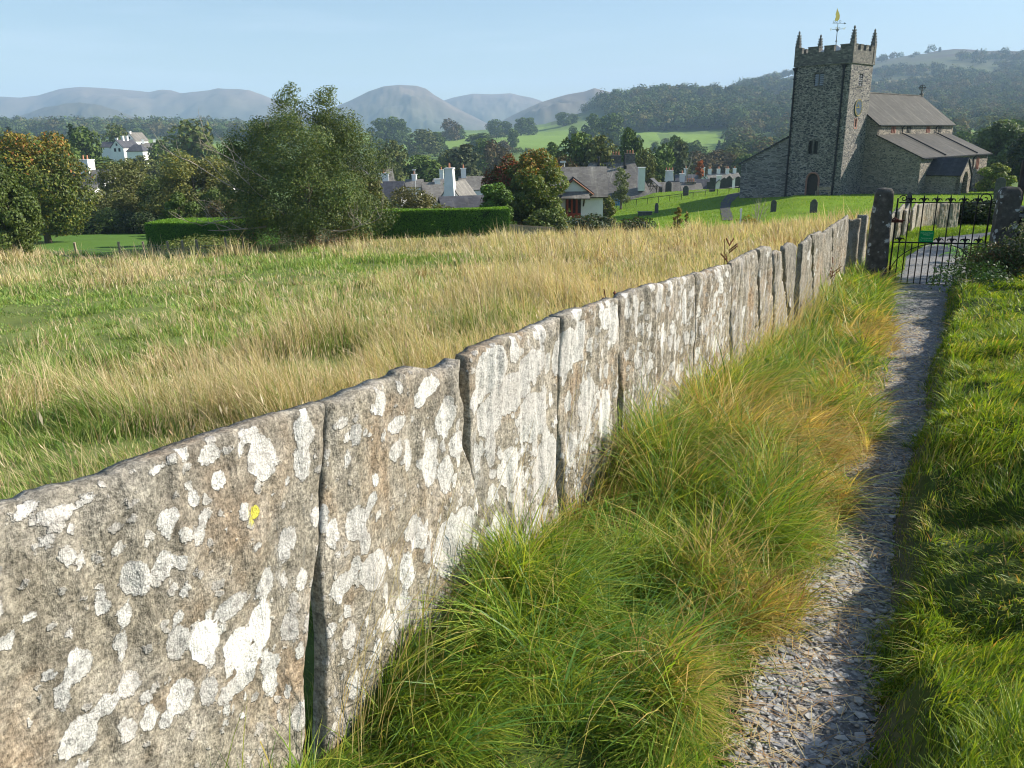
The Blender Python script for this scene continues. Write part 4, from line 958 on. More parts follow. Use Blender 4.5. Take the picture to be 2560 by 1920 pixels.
SH = dict(z0f=.06, parts=("foliage", "stem"))
T("maple_tree", "red and orange tipped maple beside the white porch cottage", "tree", 1268, 56, 388, 130, n=16000, leaf=.085, cols=RED+BROWN[:2]+[(.10, .12, .03)], ps=[3, 2, 3, 2, 2, 2, 4], z0f=.12, lobes=22, seed=12, top=[(.1, 0, 4.9, .5)], spread=.7)
T("maple_tree", "green maple with orange crown top beside the white porch cottage", "tree", 1342, 54, 374, 150, n=20000, leaf=.085, topc=[(.38, .18, .04), (.30, .22, .04), (.22, .20, .03)], cols=[(.12, .16, .03), (.10, .15, .03), (.18, .19, .03), (.07, .11, .02)], ps=[4, 3, 2, 2], z0f=.1, lobes=24, seed=13, spread=.72)
T("leafy_shrub", "bright green shrub at the end of the long clipped hedge", "shrub", 1236, 50, 458, 92, n=9000, leaf=.07, cols=[(.10, .19, .03), (.14, .23, .04), (.07, .13, .02)], ps=[3, 2, 2], lobes=14, seed=14, **SH)
T("leafy_shrub", "dark green shrub mass under the maple beside the porch", "shrub", 1372, 50, 520, 120, n=7000, leaf=.07, cols=GREEN, ps=Q4, lobes=14, seed=15, **SH)
T("dark_tree", "dark leafy tree cut off by the left edge of the picture", "tree", -8, 40, 418, 170, n=22000, leaf=.07, cols=GREEN, ps=Q4, z0f=.03, lobes=26, seed=16, spread=.75)
T("sycamore_tree", "broad sycamore turning orange and yellow at its top on the left", "tree", 88, 62, 330, 235, n=34000, leaf=.10, topc=ORANGE+YELLOW[1:2], cols=YELLOW[:3]+GREEN, ps=[2.5, 1, 3, 3, 3, 2, 3], z0f=.1, lobes=34, seed=17, spread=.75)
for i, (u, Y, vt, wp, cols, lab, lf_, nn) in enumerate([
    (262, 80, 470, 130, OLIVE, "dark olive tree below the tall chimney house, right of the orange sycamore", .10, 9000),
    (322, 84, 398, 150, OLIVE, "olive brown tree standing over the lawn below the white houses", .11, 13000),
    (480, 76, 378, 205, OLIVE+YELLOW[:2], "large olive tree with yellowed top behind the left hedge", .10, 20000),
    (405, 80, 440, 120, GREEN, "deep green tree in the shadow between two olive trees", .10, 8000),
    (598, 70, 420, 110, OLIVE, "olive tree half hidden by the left side of the big field tree", .10, 9000),
    (560, 62, 500, 100, BROWN+OLIVE[:2], "brownish thin shrub tree just behind the left hedge", .08, 7000),
    (915, 50, 428, 110, OLIVE+GREEN[:1], "olive tree adjoining the right flank of the big field tree", .075, 9000),
    (1022, 52, 468, 125, [(.13, .13, .045), (.17, .16, .06), (.09, .10, .03), (.20, .19, .08)], "loose grey green apple tree above the long clipped hedge", .06, 8000),
    (952, 53, 498, 80, BROWN, "small brown leaved bush between the big field tree and the apple tree", .06, 4000),
    (1095, 60, 505, 70, OLIVE, "low olive shrub right of the apple tree", .07, 2500),
    (1553, 104, 418, 44, [(.13, .17, .05), (.17, .2, .06), (.09, .12, .03)], "slim light green tree in front of the great slate roof", .07, 4500),
    (2500, 118, 300, 118, [(.11, .16, .06), (.14, .19, .07), (.08, .12, .04)], "pale green billowing tree behind the church at the right", .20, 12000),
    (2410, 125, 365, 90, DARK, "dark tree behind the east end of the aisle", .2, 5000),
    (2580, 100, 330, 120, DARK, "dark tree cut off by the right edge behind the churchyard", .17, 7000),
    (2455, 135, 340, 70, DARK+GREEN[:1], "dark green tree between the aisle and the pale billowing tree", .2, 4000)]):
    T("broadleaf_tree", lab, "tree", u, Y, vt, wp, n=nn, leaf=lf_, cols=cols, ps=(Q4+[1, 1])[:len(cols)], z0f=.12, lobes=18, seed=30+i, spread=.65)
for i, (u, Y, vt, wp, cols, lab, nn) in enumerate([
    (440, 57, 482, 100, [(.10, .16, .03), (.13, .19, .04), (.07, .11, .02)], "rounded mid green bush rising behind the left clipped hedge", 8000),
    (150, 74, 500, 150, DARK, "dark bushes under the orange sycamore at the lawn edge", 7000),
    (255, 75, 520, 130, GREEN, "green bushes under the dark olive tree at the far lawn edge", 6000),
    (345, 73, 528, 120, DARK, "dark bushes ending just left of the clipped hedge", 5000),
    (530, 66, 470, 90, GREEN, "green bushes between the left hedge and the big field tree", 5000),
    (1512, 74, 487, 62, [(.13, .15, .02), (.17, .18, .03), (.09, .11, .02)], "clipped yellow green bush beside the white porch cottage", 6000),
    (1480, 47, 535, 110, DARK+BROWN[:1], "low tangled dark bush in front of the cottage steps", 4000),
    (1590, 46, 545, 120, DARK+BROWN[:1], "dark scrub at the field edge below the lawn", 4000),
    (1695, 44, 518, 26, YELLOW, "small yellow leaved shrub at the field edge", 900),
    (1718, 44, 528, 12, YELLOW, "tiny yellow leaved sapling right of the yellow shrub", 300),
    (2490, 88, 408, 74, [(.20, .26, .04), (.26, .29, .05), (.14, .19, .03)], "yellow green bush behind the right hand gravestones", 6000),
    (1876, 46, 540, 70, YELLOW+OLIVE[:1], "low yellow green bramble at the foot of the bare shrub", 1500),
    (1395, 66, 500, 60, DARK, "dark shrub beside the cottage door", 2500)]):
    T("bush", lab, "bush", u, Y, vt, wp, n=nn, leaf=.0011*Y+.012, cols=cols, ps=(Q4+[1, 1])[:len(cols)], lobes=12, seed=60+i, z0f=.05, parts=("foliage", "stem"), spread=.7)
# bare shrub at the churchyard wall, dead docks, saplings
def bare(u, Y, vt, lab, seed, wid=.9, mat=M_DEAD, n=9, name="bare_shrub", cat="shrub", r=.02):
    x, y, z = at(u, Y, 520); h = zat(u, vt, Y)-z; gg = random.Random(seed); m = MB()
    for k in range(n):
        a = gg.uniform(0, 6.28); s_ = gg.uniform(.2, 1)*wid/2; hh = h*gg.uniform(.6, 1)
        p = [Vector((0, 0, -.1)), Vector((math.cos(a)*s_*.25, math.sin(a)*s_*.25, hh*.35)), Vector((math.cos(a)*s_*.6, math.sin(a)*s_*.6, hh*.7)), Vector((math.cos(a)*s_, math.sin(a)*s_, hh))]
        m.tube(p, [r, r*.7, r*.5, r*.25], 4)
        for j in (1, 2):
            b = gg.uniform(0, 6.28); e = p[j]+Vector((math.cos(b)*.25*wid, math.sin(b)*.25*wid, .25*h)); m.tube([p[j], e], [r*.5, r*.2], 4)
    o = m.build(name, mat, None, loc=(x, y, z)); return tag(o, lab, cat)
bare(1893, 47, 484, "bare pale branched shrub in front of the church side wall", 3, 1.7, r=.022)
def dock(u, Y, vt, lab, seed, h=None, zb=None):
    x, y, z = at(u, Y, 600); zt = zat(u, vt, Y); hh = zt-z; gg = random.Random(seed); m = MB()
    m.tube([(0, 0, 0), (gg.gauss(0, .02), 0, hh*.5), (gg.gauss(0, .04), 0, hh)], [.006, .005, .003], 5)
    for k in range(9):
        t = .55+.42*gg.random(); a = gg.uniform(0, 6.28); l = .16*(1.1-t)+.05
        b = Vector((0, 0, hh*t)); e = b+Vector((math.cos(a)*l, math.sin(a)*l, l*.9)); m.tube([b, e], [.003, .002], 4)
        for j in range(6):
            c = b.lerp(e, (j+1)/6.5); rr = .009; m.add([c+Vector((rr, 0, 0)), c+Vector((0, rr, 0)), c+Vector((-rr, 0, 0)), c+Vector((0, -rr, 0)), c+Vector((0, 0, rr*1.5)), c+Vector((0, 0, -rr*1.5))], [(0, 1, 4), (1, 2, 4), (2, 3, 4), (3, 0, 4), (1, 0, 5), (2, 1, 5), (3, 2, 5), (0, 3, 5)])
    return tag(m.build("dock_plant", mat_plain("dock_brown", (.16, .06, .03), .8, .3, 20), None, loc=(x, y, z)), lab, "plant")
dock(1823, 8.2, 597, "rusty brown dock stalk standing behind the middle of the slab wall", 5)
dock(1548, 4.1, 722, "small red brown dock tip just above the notch in the slab wall", 6)
dock(2088, 10.2, 655, "dark withered dock stalk in the grass tuft near the gate post", 8)
# ------------------------------------------------------------------ clipped hedges
def hedge(pA, pB, width, hgt, lab, n, seed, zt=None):
    """pA, pB: ground points of the front edge"""
    g = np.random.default_rng(seed); A_ = np.array(pA[:2]); B_ = np.array(pB[:2]); d = B_-A_; Ln = np.linalg.norm(d); d = d/Ln; nrm = np.array([-d[1], d[0]])
    if nrm[1] < 0: nrm = -nrm
    za, zb_ = pA[2], pB[2]
    k = g.random(n); P = np.zeros((n, 3)); Nn = np.zeros((n, 3))
    t = g.random(n)*Ln; hh = g.random(n); ww = g.random(n)
    top = k < .38; end = (k > .9); front = ~top & ~end
    dep = np.where(top, ww*width, np.where(end, ww*width, 0)); z = np.where(top, hgt, hh*hgt); tt = np.where(end, np.where(g.random(n) < .5, 0, Ln), t)
    wob = fbm(tt/.8, z/.5, seed, 3)*.10+fbm(tt/3, z, seed+1)*.06
    dep = dep+np.where(front, wob+.04, 0); z = z+np.where(top, fbm(tt/1.5, dep/.8, seed+2)*.05, 0)
    z = z+g.uniform(-.05, .03, n)
    dep = dep+np.where(front, g.uniform(-.03, .08, n), 0)
    XY = A_+d*tt[:, None]+nrm*dep[:, None]; gz = za+(zb_-za)*tt/Ln
    P = np.column_stack([XY, gz+z]); fr = np.array([-nrm[0], -nrm[1], .15])
    Nn = np.where(top[:, None], np.array([0, 0, 1.]), np.where(end[:, None], np.where((tt > 0)[:, None], np.append(d, .1), np.append(-d, .1)), fr))
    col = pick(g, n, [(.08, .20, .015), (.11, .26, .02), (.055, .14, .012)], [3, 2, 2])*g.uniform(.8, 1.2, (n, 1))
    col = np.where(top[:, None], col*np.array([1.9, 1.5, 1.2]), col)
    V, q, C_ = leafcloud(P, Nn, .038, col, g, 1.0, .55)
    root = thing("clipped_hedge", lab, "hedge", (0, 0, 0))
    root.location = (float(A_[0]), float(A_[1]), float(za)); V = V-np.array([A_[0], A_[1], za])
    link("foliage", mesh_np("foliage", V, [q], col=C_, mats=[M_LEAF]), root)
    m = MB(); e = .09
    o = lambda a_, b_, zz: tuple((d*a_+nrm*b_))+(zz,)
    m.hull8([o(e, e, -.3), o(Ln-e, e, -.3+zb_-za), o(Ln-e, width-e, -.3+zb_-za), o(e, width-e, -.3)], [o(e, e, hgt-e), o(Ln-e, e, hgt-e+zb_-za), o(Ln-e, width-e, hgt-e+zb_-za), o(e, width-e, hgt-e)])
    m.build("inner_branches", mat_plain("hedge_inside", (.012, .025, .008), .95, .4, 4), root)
def hp(u, Y, vtop, hg): x, y, z = at(u, Y, 560); zt = zat(u, vtop, Y); return (x, y, zt-hg)
hedge(hp(858, 45.5, 530, 1.75), hp(1274, 47, 522, 1.75), 1.2, 1.75, "long clipped bright green hedge right of the big field tree", 60000, 3)
hedge(hp(360, 51, 558, 1.55), hp(640, 50, 556, 1.55), 3.4, 1.55, "thick flat topped clipped hedge left of the big field tree", 50000, 4)
T("rough_growth", "rough pale green growth at the foot of the left clipped hedge", "plant", 505, 48, 590, 200, n=5000, leaf=.06, cols=[(.14, .19, .04), (.18, .2, .05)], ps=[1, 1], lobes=16, seed=80, trunk=False, z0f=.02, parts=("foliage", "stem"))
T("rusty_undergrowth", "rust red dock and dead undergrowth at the foot of the big field tree", "plant", 760, 41.5, 608, 380, n=5000, leaf=.05, cols=[(.24, .10, .055), (.20, .13, .07), (.33, .21, .12), (.12, .13, .04)], ps=[2, 2, 2, 2], lobes=26, seed=81, trunk=False, z0f=.02, parts=("foliage", "stem"), spread=1.0)
# ------------------------------------------------------------------ field fences
def wirefence(px, Y, name, lab, hpost=1.05, wires=3):
    pts = []
    for (u, vt), y_ in zip(px, Y): x, y, z = at(u, y_, 620); pts.append((x, y, z, zat(u, vt, y_)))
    root = thing(name, lab, "fence", pts[0][:3])
    o = Vector(pts[0][:3])
    for x, y, z, zt in pts:
        m = MB(); zt = max(zt, z+.6); m.hull8([(x-.05, y-.05, z-.3), (x+.05, y-.05, z-.3), (x+.05, y+.05, z-.3), (x-.05, y+.05, z-.3)], [(x-.07, y-.05, zt), (x+.02, y-.05, zt), (x+.02, y+.05, zt+.03), (x-.07, y+.05, zt+.03)])
        m.v = [tuple(Vector(p)-o) for p in m.v]; m.build("post", M_OAK, root)
    m = MB()
    for k in range(wires):
        for a, b in zip(pts, pts[1:]):
            f = .95-.3*k; m.tube([Vector((a[0], a[1], a[2]+(a[3]-a[2])*f))-o, Vector((b[0], b[1], b[2]+(b[3]-b[2])*f))-o], .008, 4)
    m.build("wire", mat_plain("wire_grey", (.25, .25, .25), .5, .1), root)
wirefence([(66, 633), (189, 626), (299, 621), (360, 611), (421, 613), (458, 618), (494, 614), (566, 612), (610, 615)], [43, 43.3, 43.6, 44, 44, 44.2, 44.5, 45, 45], "wire_fence", "wooden posted wire fence along the bottom edge of the field")
# pale picket fence right of the hedge
root = None
for k in range(22):
    u = 1276+k*5.2; x, y, z = at(u, 44.5, 570); zt = zat(u, 560+k*.55, 44.5)
    if root is None: root = thing("picket_fence", "weathered pale picket fence right of the long clipped hedge", "fence", (x, y, z)); o0 = (x, y, z)
    m = MB(); m.box(x-o0[0]-.045, x-o0[0]+.045, -.012, .012, z-o0[2]-.1, zt-o0[2]); m.build("picket", M_OAK, root)
    if k == 0: pA = (0, zt)
m = MB(); xe = at(1276+21*5.2, 44.5, 570)
for f in (.25, .8):
    za_, zb2 = z-o0[2], 0
    m.hull8([(0, .012, .7*f), (xe[0]-o0[0], .012, .5*f), (xe[0]-o0[0], .05, .5*f), (0, .05, .7*f)], [(0, .012, .7*f+.07), (xe[0]-o0[0], .012, .5*f+.07), (xe[0]-o0[0], .05, .5*f+.07), (0, .05, .7*f+.07)])
m.build("rail", M_OAK, root)
# ------------------------------------------------------------------ gate, posts, dry stone wall
def mat_post():
    m, t, b, o = new_mat("lichened_post_stone"); v = coords(t); n = noise(t, v, 9, 6, .65); n2 = noise(t, v, 3.5, 3, .5)
    base = ramp(t, n, [(.3, (.035, .032, .028)), (.55, (.085, .078, .068)), (.75, (.20, .19, .17))])
    dv = t.nodes.new("ShaderNodeVectorMath"); dv.operation = 'MULTIPLY_ADD'; L(t, noise(t, v, 14, 4, .6, out=1), dv.inputs[0]); dv.inputs[1].default_value = (.09, .09, .09); L(t, v, dv.inputs[2])
    cell = voro(t, dv.outputs[0], 13, 'F1'); cc = voro(t, dv.outputs[0], 13, 'F1', 'Color'); sep = N(t, "SeparateColor"); L(t, cc, sep.inputs[0])
    f = math_(t, 'MULTIPLY', math_(t, 'SUBTRACT', math_(t, 'ADD', math_(t, 'MULTIPLY', math_(t, 'SUBTRACT', sep.outputs[0], .56), 1.2), math_(t, 'MULTIPLY', math_(t, 'SUBTRACT', noise(t, v, 30, 3), .5), .4)), cell), 8, clamp=True)
    L(t, mix(t, f, base, (.42, .43, .42)), b.inputs["Base Color"]); bump(t, b, n, .9, .012); return m
M_POST = mat_post()
def stonepost(x, y, ang, wb, db, wt_, dt, h, lab, seed, name="gate_post", mat=None, zb=-.25):
    g = np.random.default_rng(seed); z0 = float(H(x, y)); nz, nk = 26, 24; V = []
    for i in range(nz+1):
        f = i/nz; z = zb+(h-zb)*f; w2 = (wb+(wt_-wb)*f)/2; d2 = (db+(dt-db)*f)/2
        rnd = 1-max(0, (z-(h-.05))/.05)**2*.22
        for k in range(nk):
            t = 2*math.pi*k/nk; c, s_ = math.cos(t), math.sin(t); e = (abs(c)**14+abs(s_)**14)**(-1/14)
            V.append((c*e*w2*rnd, s_*e*d2*rnd, z-(0 if i < nz else .005)))
    V = np.array(V); nn = fbm(V[:, 0]*3+V[:, 2]*2, V[:, 1]*3+V[:, 2]*3, seed, 4)*.018; V[:, 0] += nn*np.sign(V[:, 0]); V[:, 1] += nn*np.sign(V[:, 1])
    V = np.vstack([V, [[0, 0, h+.012]]]); idx = np.arange((nz+1)*nk).reshape(nz+1, nk); nx = np.roll(idx, -1, 1)
    q = np.stack([idx[:-1], nx[:-1], nx[1:], idx[1:]], -1).reshape(-1, 4); tr = np.stack([idx[-1], nx[-1], np.full(nk, len(V)-1)], -1)
    o = link(name, mesh_np(name, V, [q, tr], smooth=True, mats=[mat or M_POST]), None, (x, y, z0), ang); return tag(o, lab, "gate post" if name == "gate_post" else "post")
GL = hit(2219, 714, 5, 30); GYL = GL[1]
x0, y0, zG = GL
gx0, gy0 = x0, y0; 
dR = ray(2462, 609.8); dL = ray(2225, 605.4); hb = zat(2225, 605.4, gy0)
tR = (hb-EYE)/dR[2]; gx1, gy1 = float(dR[0]*tR), float(dR[1]*tR)
print("GATE", (x0, y0, zG), hb, (gx1, gy1))
gang = math.atan2(gy1-gy0, gx1-gx0); GW = math.hypot(gx1-gx0, gy1-gy0)
pLx, pLy = at(2186, gy0+.02, 690)[:2]
hL = zat(2195, 471, pLy)-float(H(pLx, pLy))
stonepost(pLx, pLy, gang, .33, .26, .25, .20, hL, "leaning dark stone gate post with lichen spots left of the iron gate", 51)
pRx = gx0+math.cos(gang)*(GW+.22); pRy = gy0+math.sin(gang)*(GW+.22); hR = zat(2516, 468, pRy)-float(H(pRx, pRy))
stonepost(pRx, pRy, gang, .30, .26, .27, .22, hR, "dark stone gate post with chipped top right of the iron gate", 52)
gate = thing("iron_gate", "black wrought iron kissing gate with fleur de lis finials between two stone posts", "gate", (gx0, gy0, zG), gang)
zb_ = .035; zm = hb-zG; zt_ = zat(2236, 506, gy0)-zG
m = MB(); R1 = .0085
m.box(0, GW, -.008, .008, zb_-.012, zb_+.012); m.build("bottom_rail", M_IRON, gate)
m = MB(); m.box(0, GW, -.01, .01, zm-.01, zm+.01); m.build("middle_rail", M_IRON, gate)
m = MB(); m.box(0.02, GW, -.008, .008, zt_-.008, zt_+.008); m.build("top_rail", M_IRON, gate)
nb = 14
def fleur(m, x, z, s=1.0):
    m.prism([(x-.010*s, z), (x-.016*s, z+.045*s), (x-.008*s, z+.06*s), (x, z+.105*s), (x+.008*s, z+.06*s), (x+.016*s, z+.045*s), (x+.010*s, z)], 'y', -.010, .010)
    for sg in (-1, 1):
        m.tube([(x, 0, z+.015*s), (x+sg*.025*s, 0, z+.05*s), (x+sg*.048*s, 0, z+.045*s), (x+sg*.058*s, 0, z+.022*s)], [.010*s, .012*s, .009*s, .004*s], 6)
for k in range(nb+1):
    x = GW*k/nb; full = k % 2 == 0 and k not in (0,); m = MB()
    ztop = zm if not full else zt_
    if k in (0, nb): ztop = zt_+.06
    m.box(x-R1*(1.3 if k in (0, nb) else .85), x+R1*(1.3 if k in (0, nb) else .85), -R1*.85, R1*.85, zb_, ztop); m.build("bar", M_IRON, gate)
    if k in (2, 4, 6, 8, 10, 12): m = MB(); fleur(m, x, zt_, 1.15); m.build("finial", M_IRON, gate)
    if k in (1, 7, 9, 11, 13): m = MB(); fleur(m, x, zm+.008, 1.1); m.build("finial", M_IRON, gate)
m = MB(); m.tube([(GW*.5+GW*.5*math.cos(a), 0, zb_+.12+(zm-zb_-.13)*math.sin(a)) for a in np.linspace(math.pi, 0, 30)], .007, 6); m.build("arch_brace", M_IRON, gate)
def scroll(x, z, r, sg, nm="scroll"):
    m = MB(); m.tube([(x+sg*(r-r*(1-t)*math.cos(t*9.5)), 0, z+r*(1-t)*math.sin(t*9.5)*1.0) for t in np.linspace(0, .9, 34)], .008, 6); return m.build(nm, M_IRON, gate)
scroll(.02, zt_+.055, .055, 1); scroll(GW, zt_+.06, .085, -1)
m = MB(); m.box(-.10, .10, -.02, .02, .78*zt_-.02, .78*zt_+.02); m.tube([(-.12, -.02, .78*zt_-.05), (-.02, -.03, .78*zt_+.05), (.08, -.02, .78*zt_), (.12, -.02, .78*zt_+.02)], .012, 6)
m.box(-.13, -.10, -.03, .03, .78*zt_-.13, .78*zt_+.02); m.build("latch", M_RUST, gate)
# green notice on the gate
s0_, s1_ = GW*4/nb-.005, GW*6.02/nb+.01
sgn = thing("gate_sign", "small green enamel notice with pale lettering wired to the iron gate", "sign", (gx0, gy0, zG), gang)
m = MB(); m.box(s0_, s1_, -.022, -.016, zm+.012, zm+.012+.165); m.build("plate", M_GREEN, sgn)
def text(body, size, loc, parent, mat, align='CENTER', name="lettering", rot=(math.pi/2, 0, 0)):
    cu = bpy.data.curves.new("t", 'FONT'); cu.body = body; cu.size = size; cu.align_x = align; cu.extrude = .0008
    tmp = bpy.data.objects.new("t", cu); SC.collection.objects.link(tmp); bpy.context.view_layer.update()
    dg = bpy.context.evaluated_depsgraph_get(); me = bpy.data.meshes.new_from_object(tmp.evaluated_get(dg))
    bpy.data.objects.remove(tmp); me.name = name; me.materials.clear(); me.materials.append(mat)
    o = link(name, me, parent, loc); o.rotation_euler = rot; return o
cxs = (s0_+s1_)/2
for tx, sz, zz in (("Hawkshead Church", .021, .133), ("Of England", .021, .106), ("Please close gate", .021, .058), ("Dogs to be kept on a lead", .016, .032)):
    text(tx, sz, (cxs, -.0235, zm+.012+zz-.006), sgn, M_TXT)
# dry stone wall right of the post (in the shade)
M_DRY = mat_rubble("dry_stone", (.03, .03, .028), (.10, .10, .095), (.16, .155, .145), (.23, .22, .2), (4.5, 4.5, 9), .10)
def drywall(P0, P1, h, lab, seed, th=.5, cop=True):
    g = random.Random(seed); P0 = Vector(P0); P1 = Vector(P1); d = (P1-P0); Ln = d.length; d.normalize(); n = Vector((-d.y, d.x, 0)).normalized()
    z0 = float(H(P0.x, P0.y)); root = thing("dry_stone_wall", lab, "wall", (P0.x, P0.y, z0)); m = MB(); z = -.15; row = 0
    while z < h-.02:
        rh = g.uniform(.07, .14); x = -g.uniform(0, .2)
        while x < Ln:
            w_ = g.uniform(.14, .42); o_ = g.uniform(-.02, .025); c = .012
            a = d*(x+c)+n*(o_-.0); b = d*(x+w_-c)+n*(o_); t_ = th-(z/h)*.1
            lo = [a, b, b+n*t_, a+n*t_]; lo = [Vector((p.x, p.y, z+c)) for p in lo]
            hi = [Vector((p.x+g.uniform(-.01, .01), p.y+g.uniform(-.01, .01), z+rh-c+g.uniform(-.01, .01))) for p in lo]
            m.hull8(lo, hi); x += w_
        z += rh
    m.build("stone_courses", M_DRY, root, bevel=.012)
    m = MB(); x = 0
    if cop:
        while x < Ln:
            w_ = g.uniform(.3, .6); a = d*x-n*.05; b = d*(x+w_-.02)-n*.05; lo = [a, b, b+n*(th+.08), a+n*(th+.08)]; lo = [Vector((p.x, p.y, z)) for p in lo]
            m.hull8(lo, [p+Vector((0, 0, .07+g.uniform(-.01, .01))) for p in lo]); x += w_
        m.build("coping", M_DRY, root, bevel=.012)
    return root
ex, ey = pRx+math.cos(gang)*.2, pRy+math.sin(gang)*.2
drywall((ex, ey-.1, 0), (ex+5.5, ey-1.6, 0), zat(2545, 548, ey)-float(H(ex, ey)), "dark dry stone wall running right from the right hand gate post", 5)
sp_ = at(2551, gy1+.7, 480)
stonepost(sp_[0], gy1+.7, gang, .085, .085, .08, .08, zat(2556, 400, gy1+.7)-float(H(sp_[0], gy1+.7)), "thin tall timber post behind the dry stone wall at the right edge", 57, "timber_post", M_WOODD)
# plastic tub glimpsed behind the wall
m = MB(); x, y, z = at(2536, gy1+1.3, 540); zt2 = zat(2536, 522, gy1+1.3); m.cone((0, 0), .055, .07, zt2-.25-z, zt2-z, 14); m.cone((0, 0), .075, .075, zt2-z, zt2-z+.012, 14)
tag(m.build("plastic_tub", mat_plain("pale_blue_plastic", (.35, .48, .75), .4, .04), None, loc=(x, y, z)), "pale blue plastic tub showing above the dark dry stone wall", "tub")
def nT(name, lab, cat, x, y, hgt, wid, n, leaf, cols, seed, **kw):
    """a plant given in world metres"""
    g = np.random.default_rng(seed); z = float(H(x, y)); kw.setdefault("lobes", 14)
    V, q, C_, Lb = crown(g, n, hgt, wid, hgt*.05, leaf, cols, [1]*len(cols), **kw); root = thing(name, lab, cat, (x, y, z))
    link("foliage", mesh_np("foliage", V, [q], col=C_, mats=[M_LEAF]), root); trunk_mb(g, hgt, wid, .012+.015*hgt, Lb[::3]).build("stem", M_BARK, root, smooth=True); return root
px_, py_, _z = at(2478, 10.9, 690)
nT("bramble_bush", "dark trailing bramble bush at the foot of the right gate post", "bush", px_, py_, .46, 1.1, 5500, .018, [(.035, .07, .02), (.06, .10, .03), (.09, .12, .04), (.12, .08, .045)], 71)
px_, py_, _z = at(2405, 9.7, 740)
nT("ground_ivy_mat", "low dark green leafy mat beside the path below the gate", "plant", px_+.1, py_, .22, 1.1, 2500, .016, [(.03, .07, .02), (.05, .10, .03)], 72, spread=.9)
px_, py_, _z = at(2540, 10.6, 700)
nT("bramble_bush", "bramble with pale seed heads against the dark stone wall", "bush", px_+.3, py_+.1, .7, 1.4, 5500, .02, [(.06, .10, .03), (.10, .13, .05), (.22, .22, .17)], 73)
nT("bramble_bush", "unseen bramble added to shade the right bank beside the nearest stretch of path", "bush", 3.25, 2.7, 1.05, 1.3, 2600, .03, [(.05, .09, .025), (.08, .12, .035)], 74)  # out-of-view bush, added to throw shade on the near grass
nT("bramble_bush", "unseen bramble added to shade the right bank halfway to the gate", "bush", 4.9, 5.2, 1.0, 1.4, 2600, .03, [(.05, .09, .025), (.08, .12, .035)], 75)  # second bush outside the view, also added for its shadow
# fern beyond the gate
fx, fy, fz = at(2440, 15.2, 600)
def fern(x, y, s, lab, seed):
    g = random.Random(seed); m = MB(); z0 = float(H(x, y))
    for k in range(11):
        a = k/11*6.28+g.uniform(-.2, .2); L_ = s*g.uniform(.8, 1.1); c, s_ = math.cos(a), math.sin(a); el = g.uniform(.8, 1.15)
        for j in range(15):
            t = (j+1)/15.5; r_ = L_*t*.75; z = L_*(el*t-.75*t*t); wl = L_*.24*math.sin(math.pi*(t*.8+.18)); hw = L_*.022
            for sg in (-1, 1):
                bx, by_ = c*r_, s_*r_; ex_, ey_ = bx-s_*wl*sg+c*wl*.3, by_+c*wl*sg+s_*wl*.3
                m.add([(bx-c*hw, by_-s_*hw, z), (bx+c*hw, by_+s_*hw, z+.003), (ex_, ey_, z-wl*.25)], [(0, 1, 2)] if sg > 0 else [(1, 0, 2)])
        m.tube([(c*L_*t*.75, s_*L_*t*.75, L_*(el*t-.75*t*t)) for t in np.linspace(0, 1, 7)], .006, 4)
    mt, t, b, o = new_mat("fern_frond"); b.inputs["Base Color"].default_value = (.12, .26, .03, 1); b.inputs["Roughness"].default_value = .6
    return tag(m.build("fern", mt, None, loc=(x, y, z0)), lab, "fern")
fern(fx, fy, 1.05, "large arching green fern beyond the right side of the iron gate", 4)
# ------------------------------------------------------------------ church
TH = math.radians(43.34); d_ = ray(2097, 486); C0 = Vector((d_[0]/d_[1]*90, 90, EYE+d_[2]/d_[1]*90))
church = thing("church", "old grey rubble stone church with battlemented tower, gilt clock, slate roofs and porch", "church", C0, TH)
def facade(m, O_, ud, nd, u0, u1, z0, z1, holes=(), depth=.3, mi=0):
    """wall sheet with recessed openings; O_ (x,y), ud/nd 2D unit vectors, holes (ua,ub,za,zb)"""
    us = sorted({u0, u1, *[h[0] for h in holes], *[h[1] for h in holes]}); zs = sorted({z0, z1, *[h[2] for h in holes], *[h[3] for h in holes]})
    P = lambda u, z, d=0: (O_[0]+ud[0]*u-nd[0]*d, O_[1]+ud[1]*u-nd[1]*d, z)
    for a, b in zip(us, us[1:]):
        for c, d in zip(zs, zs[1:]):
            if any(h[0] <= a and b <= h[1] and h[2] <= c and d <= h[3] for h in holes): continue
            m.add([P(a, c), P(b, c), P(b, d), P(a, d)], [(0, 1, 2, 3)], mi)
    for a, b, c, d in holes:
        for p, q_ in (((a, c), (b, c)), ((b, c), (b, d)), ((b, d), (a, d)), ((a, d), (a, c))):
            m.add([P(*p), P(*q_), P(*q_, depth), P(*p, depth)], [(0, 1, 2, 3)], mi)
TX, TY, ZC_, ZP, ZM = 5.1, 6.3, 13.3, 14.62, 15.2
W_ = (0, 1); WS = (1, 0)
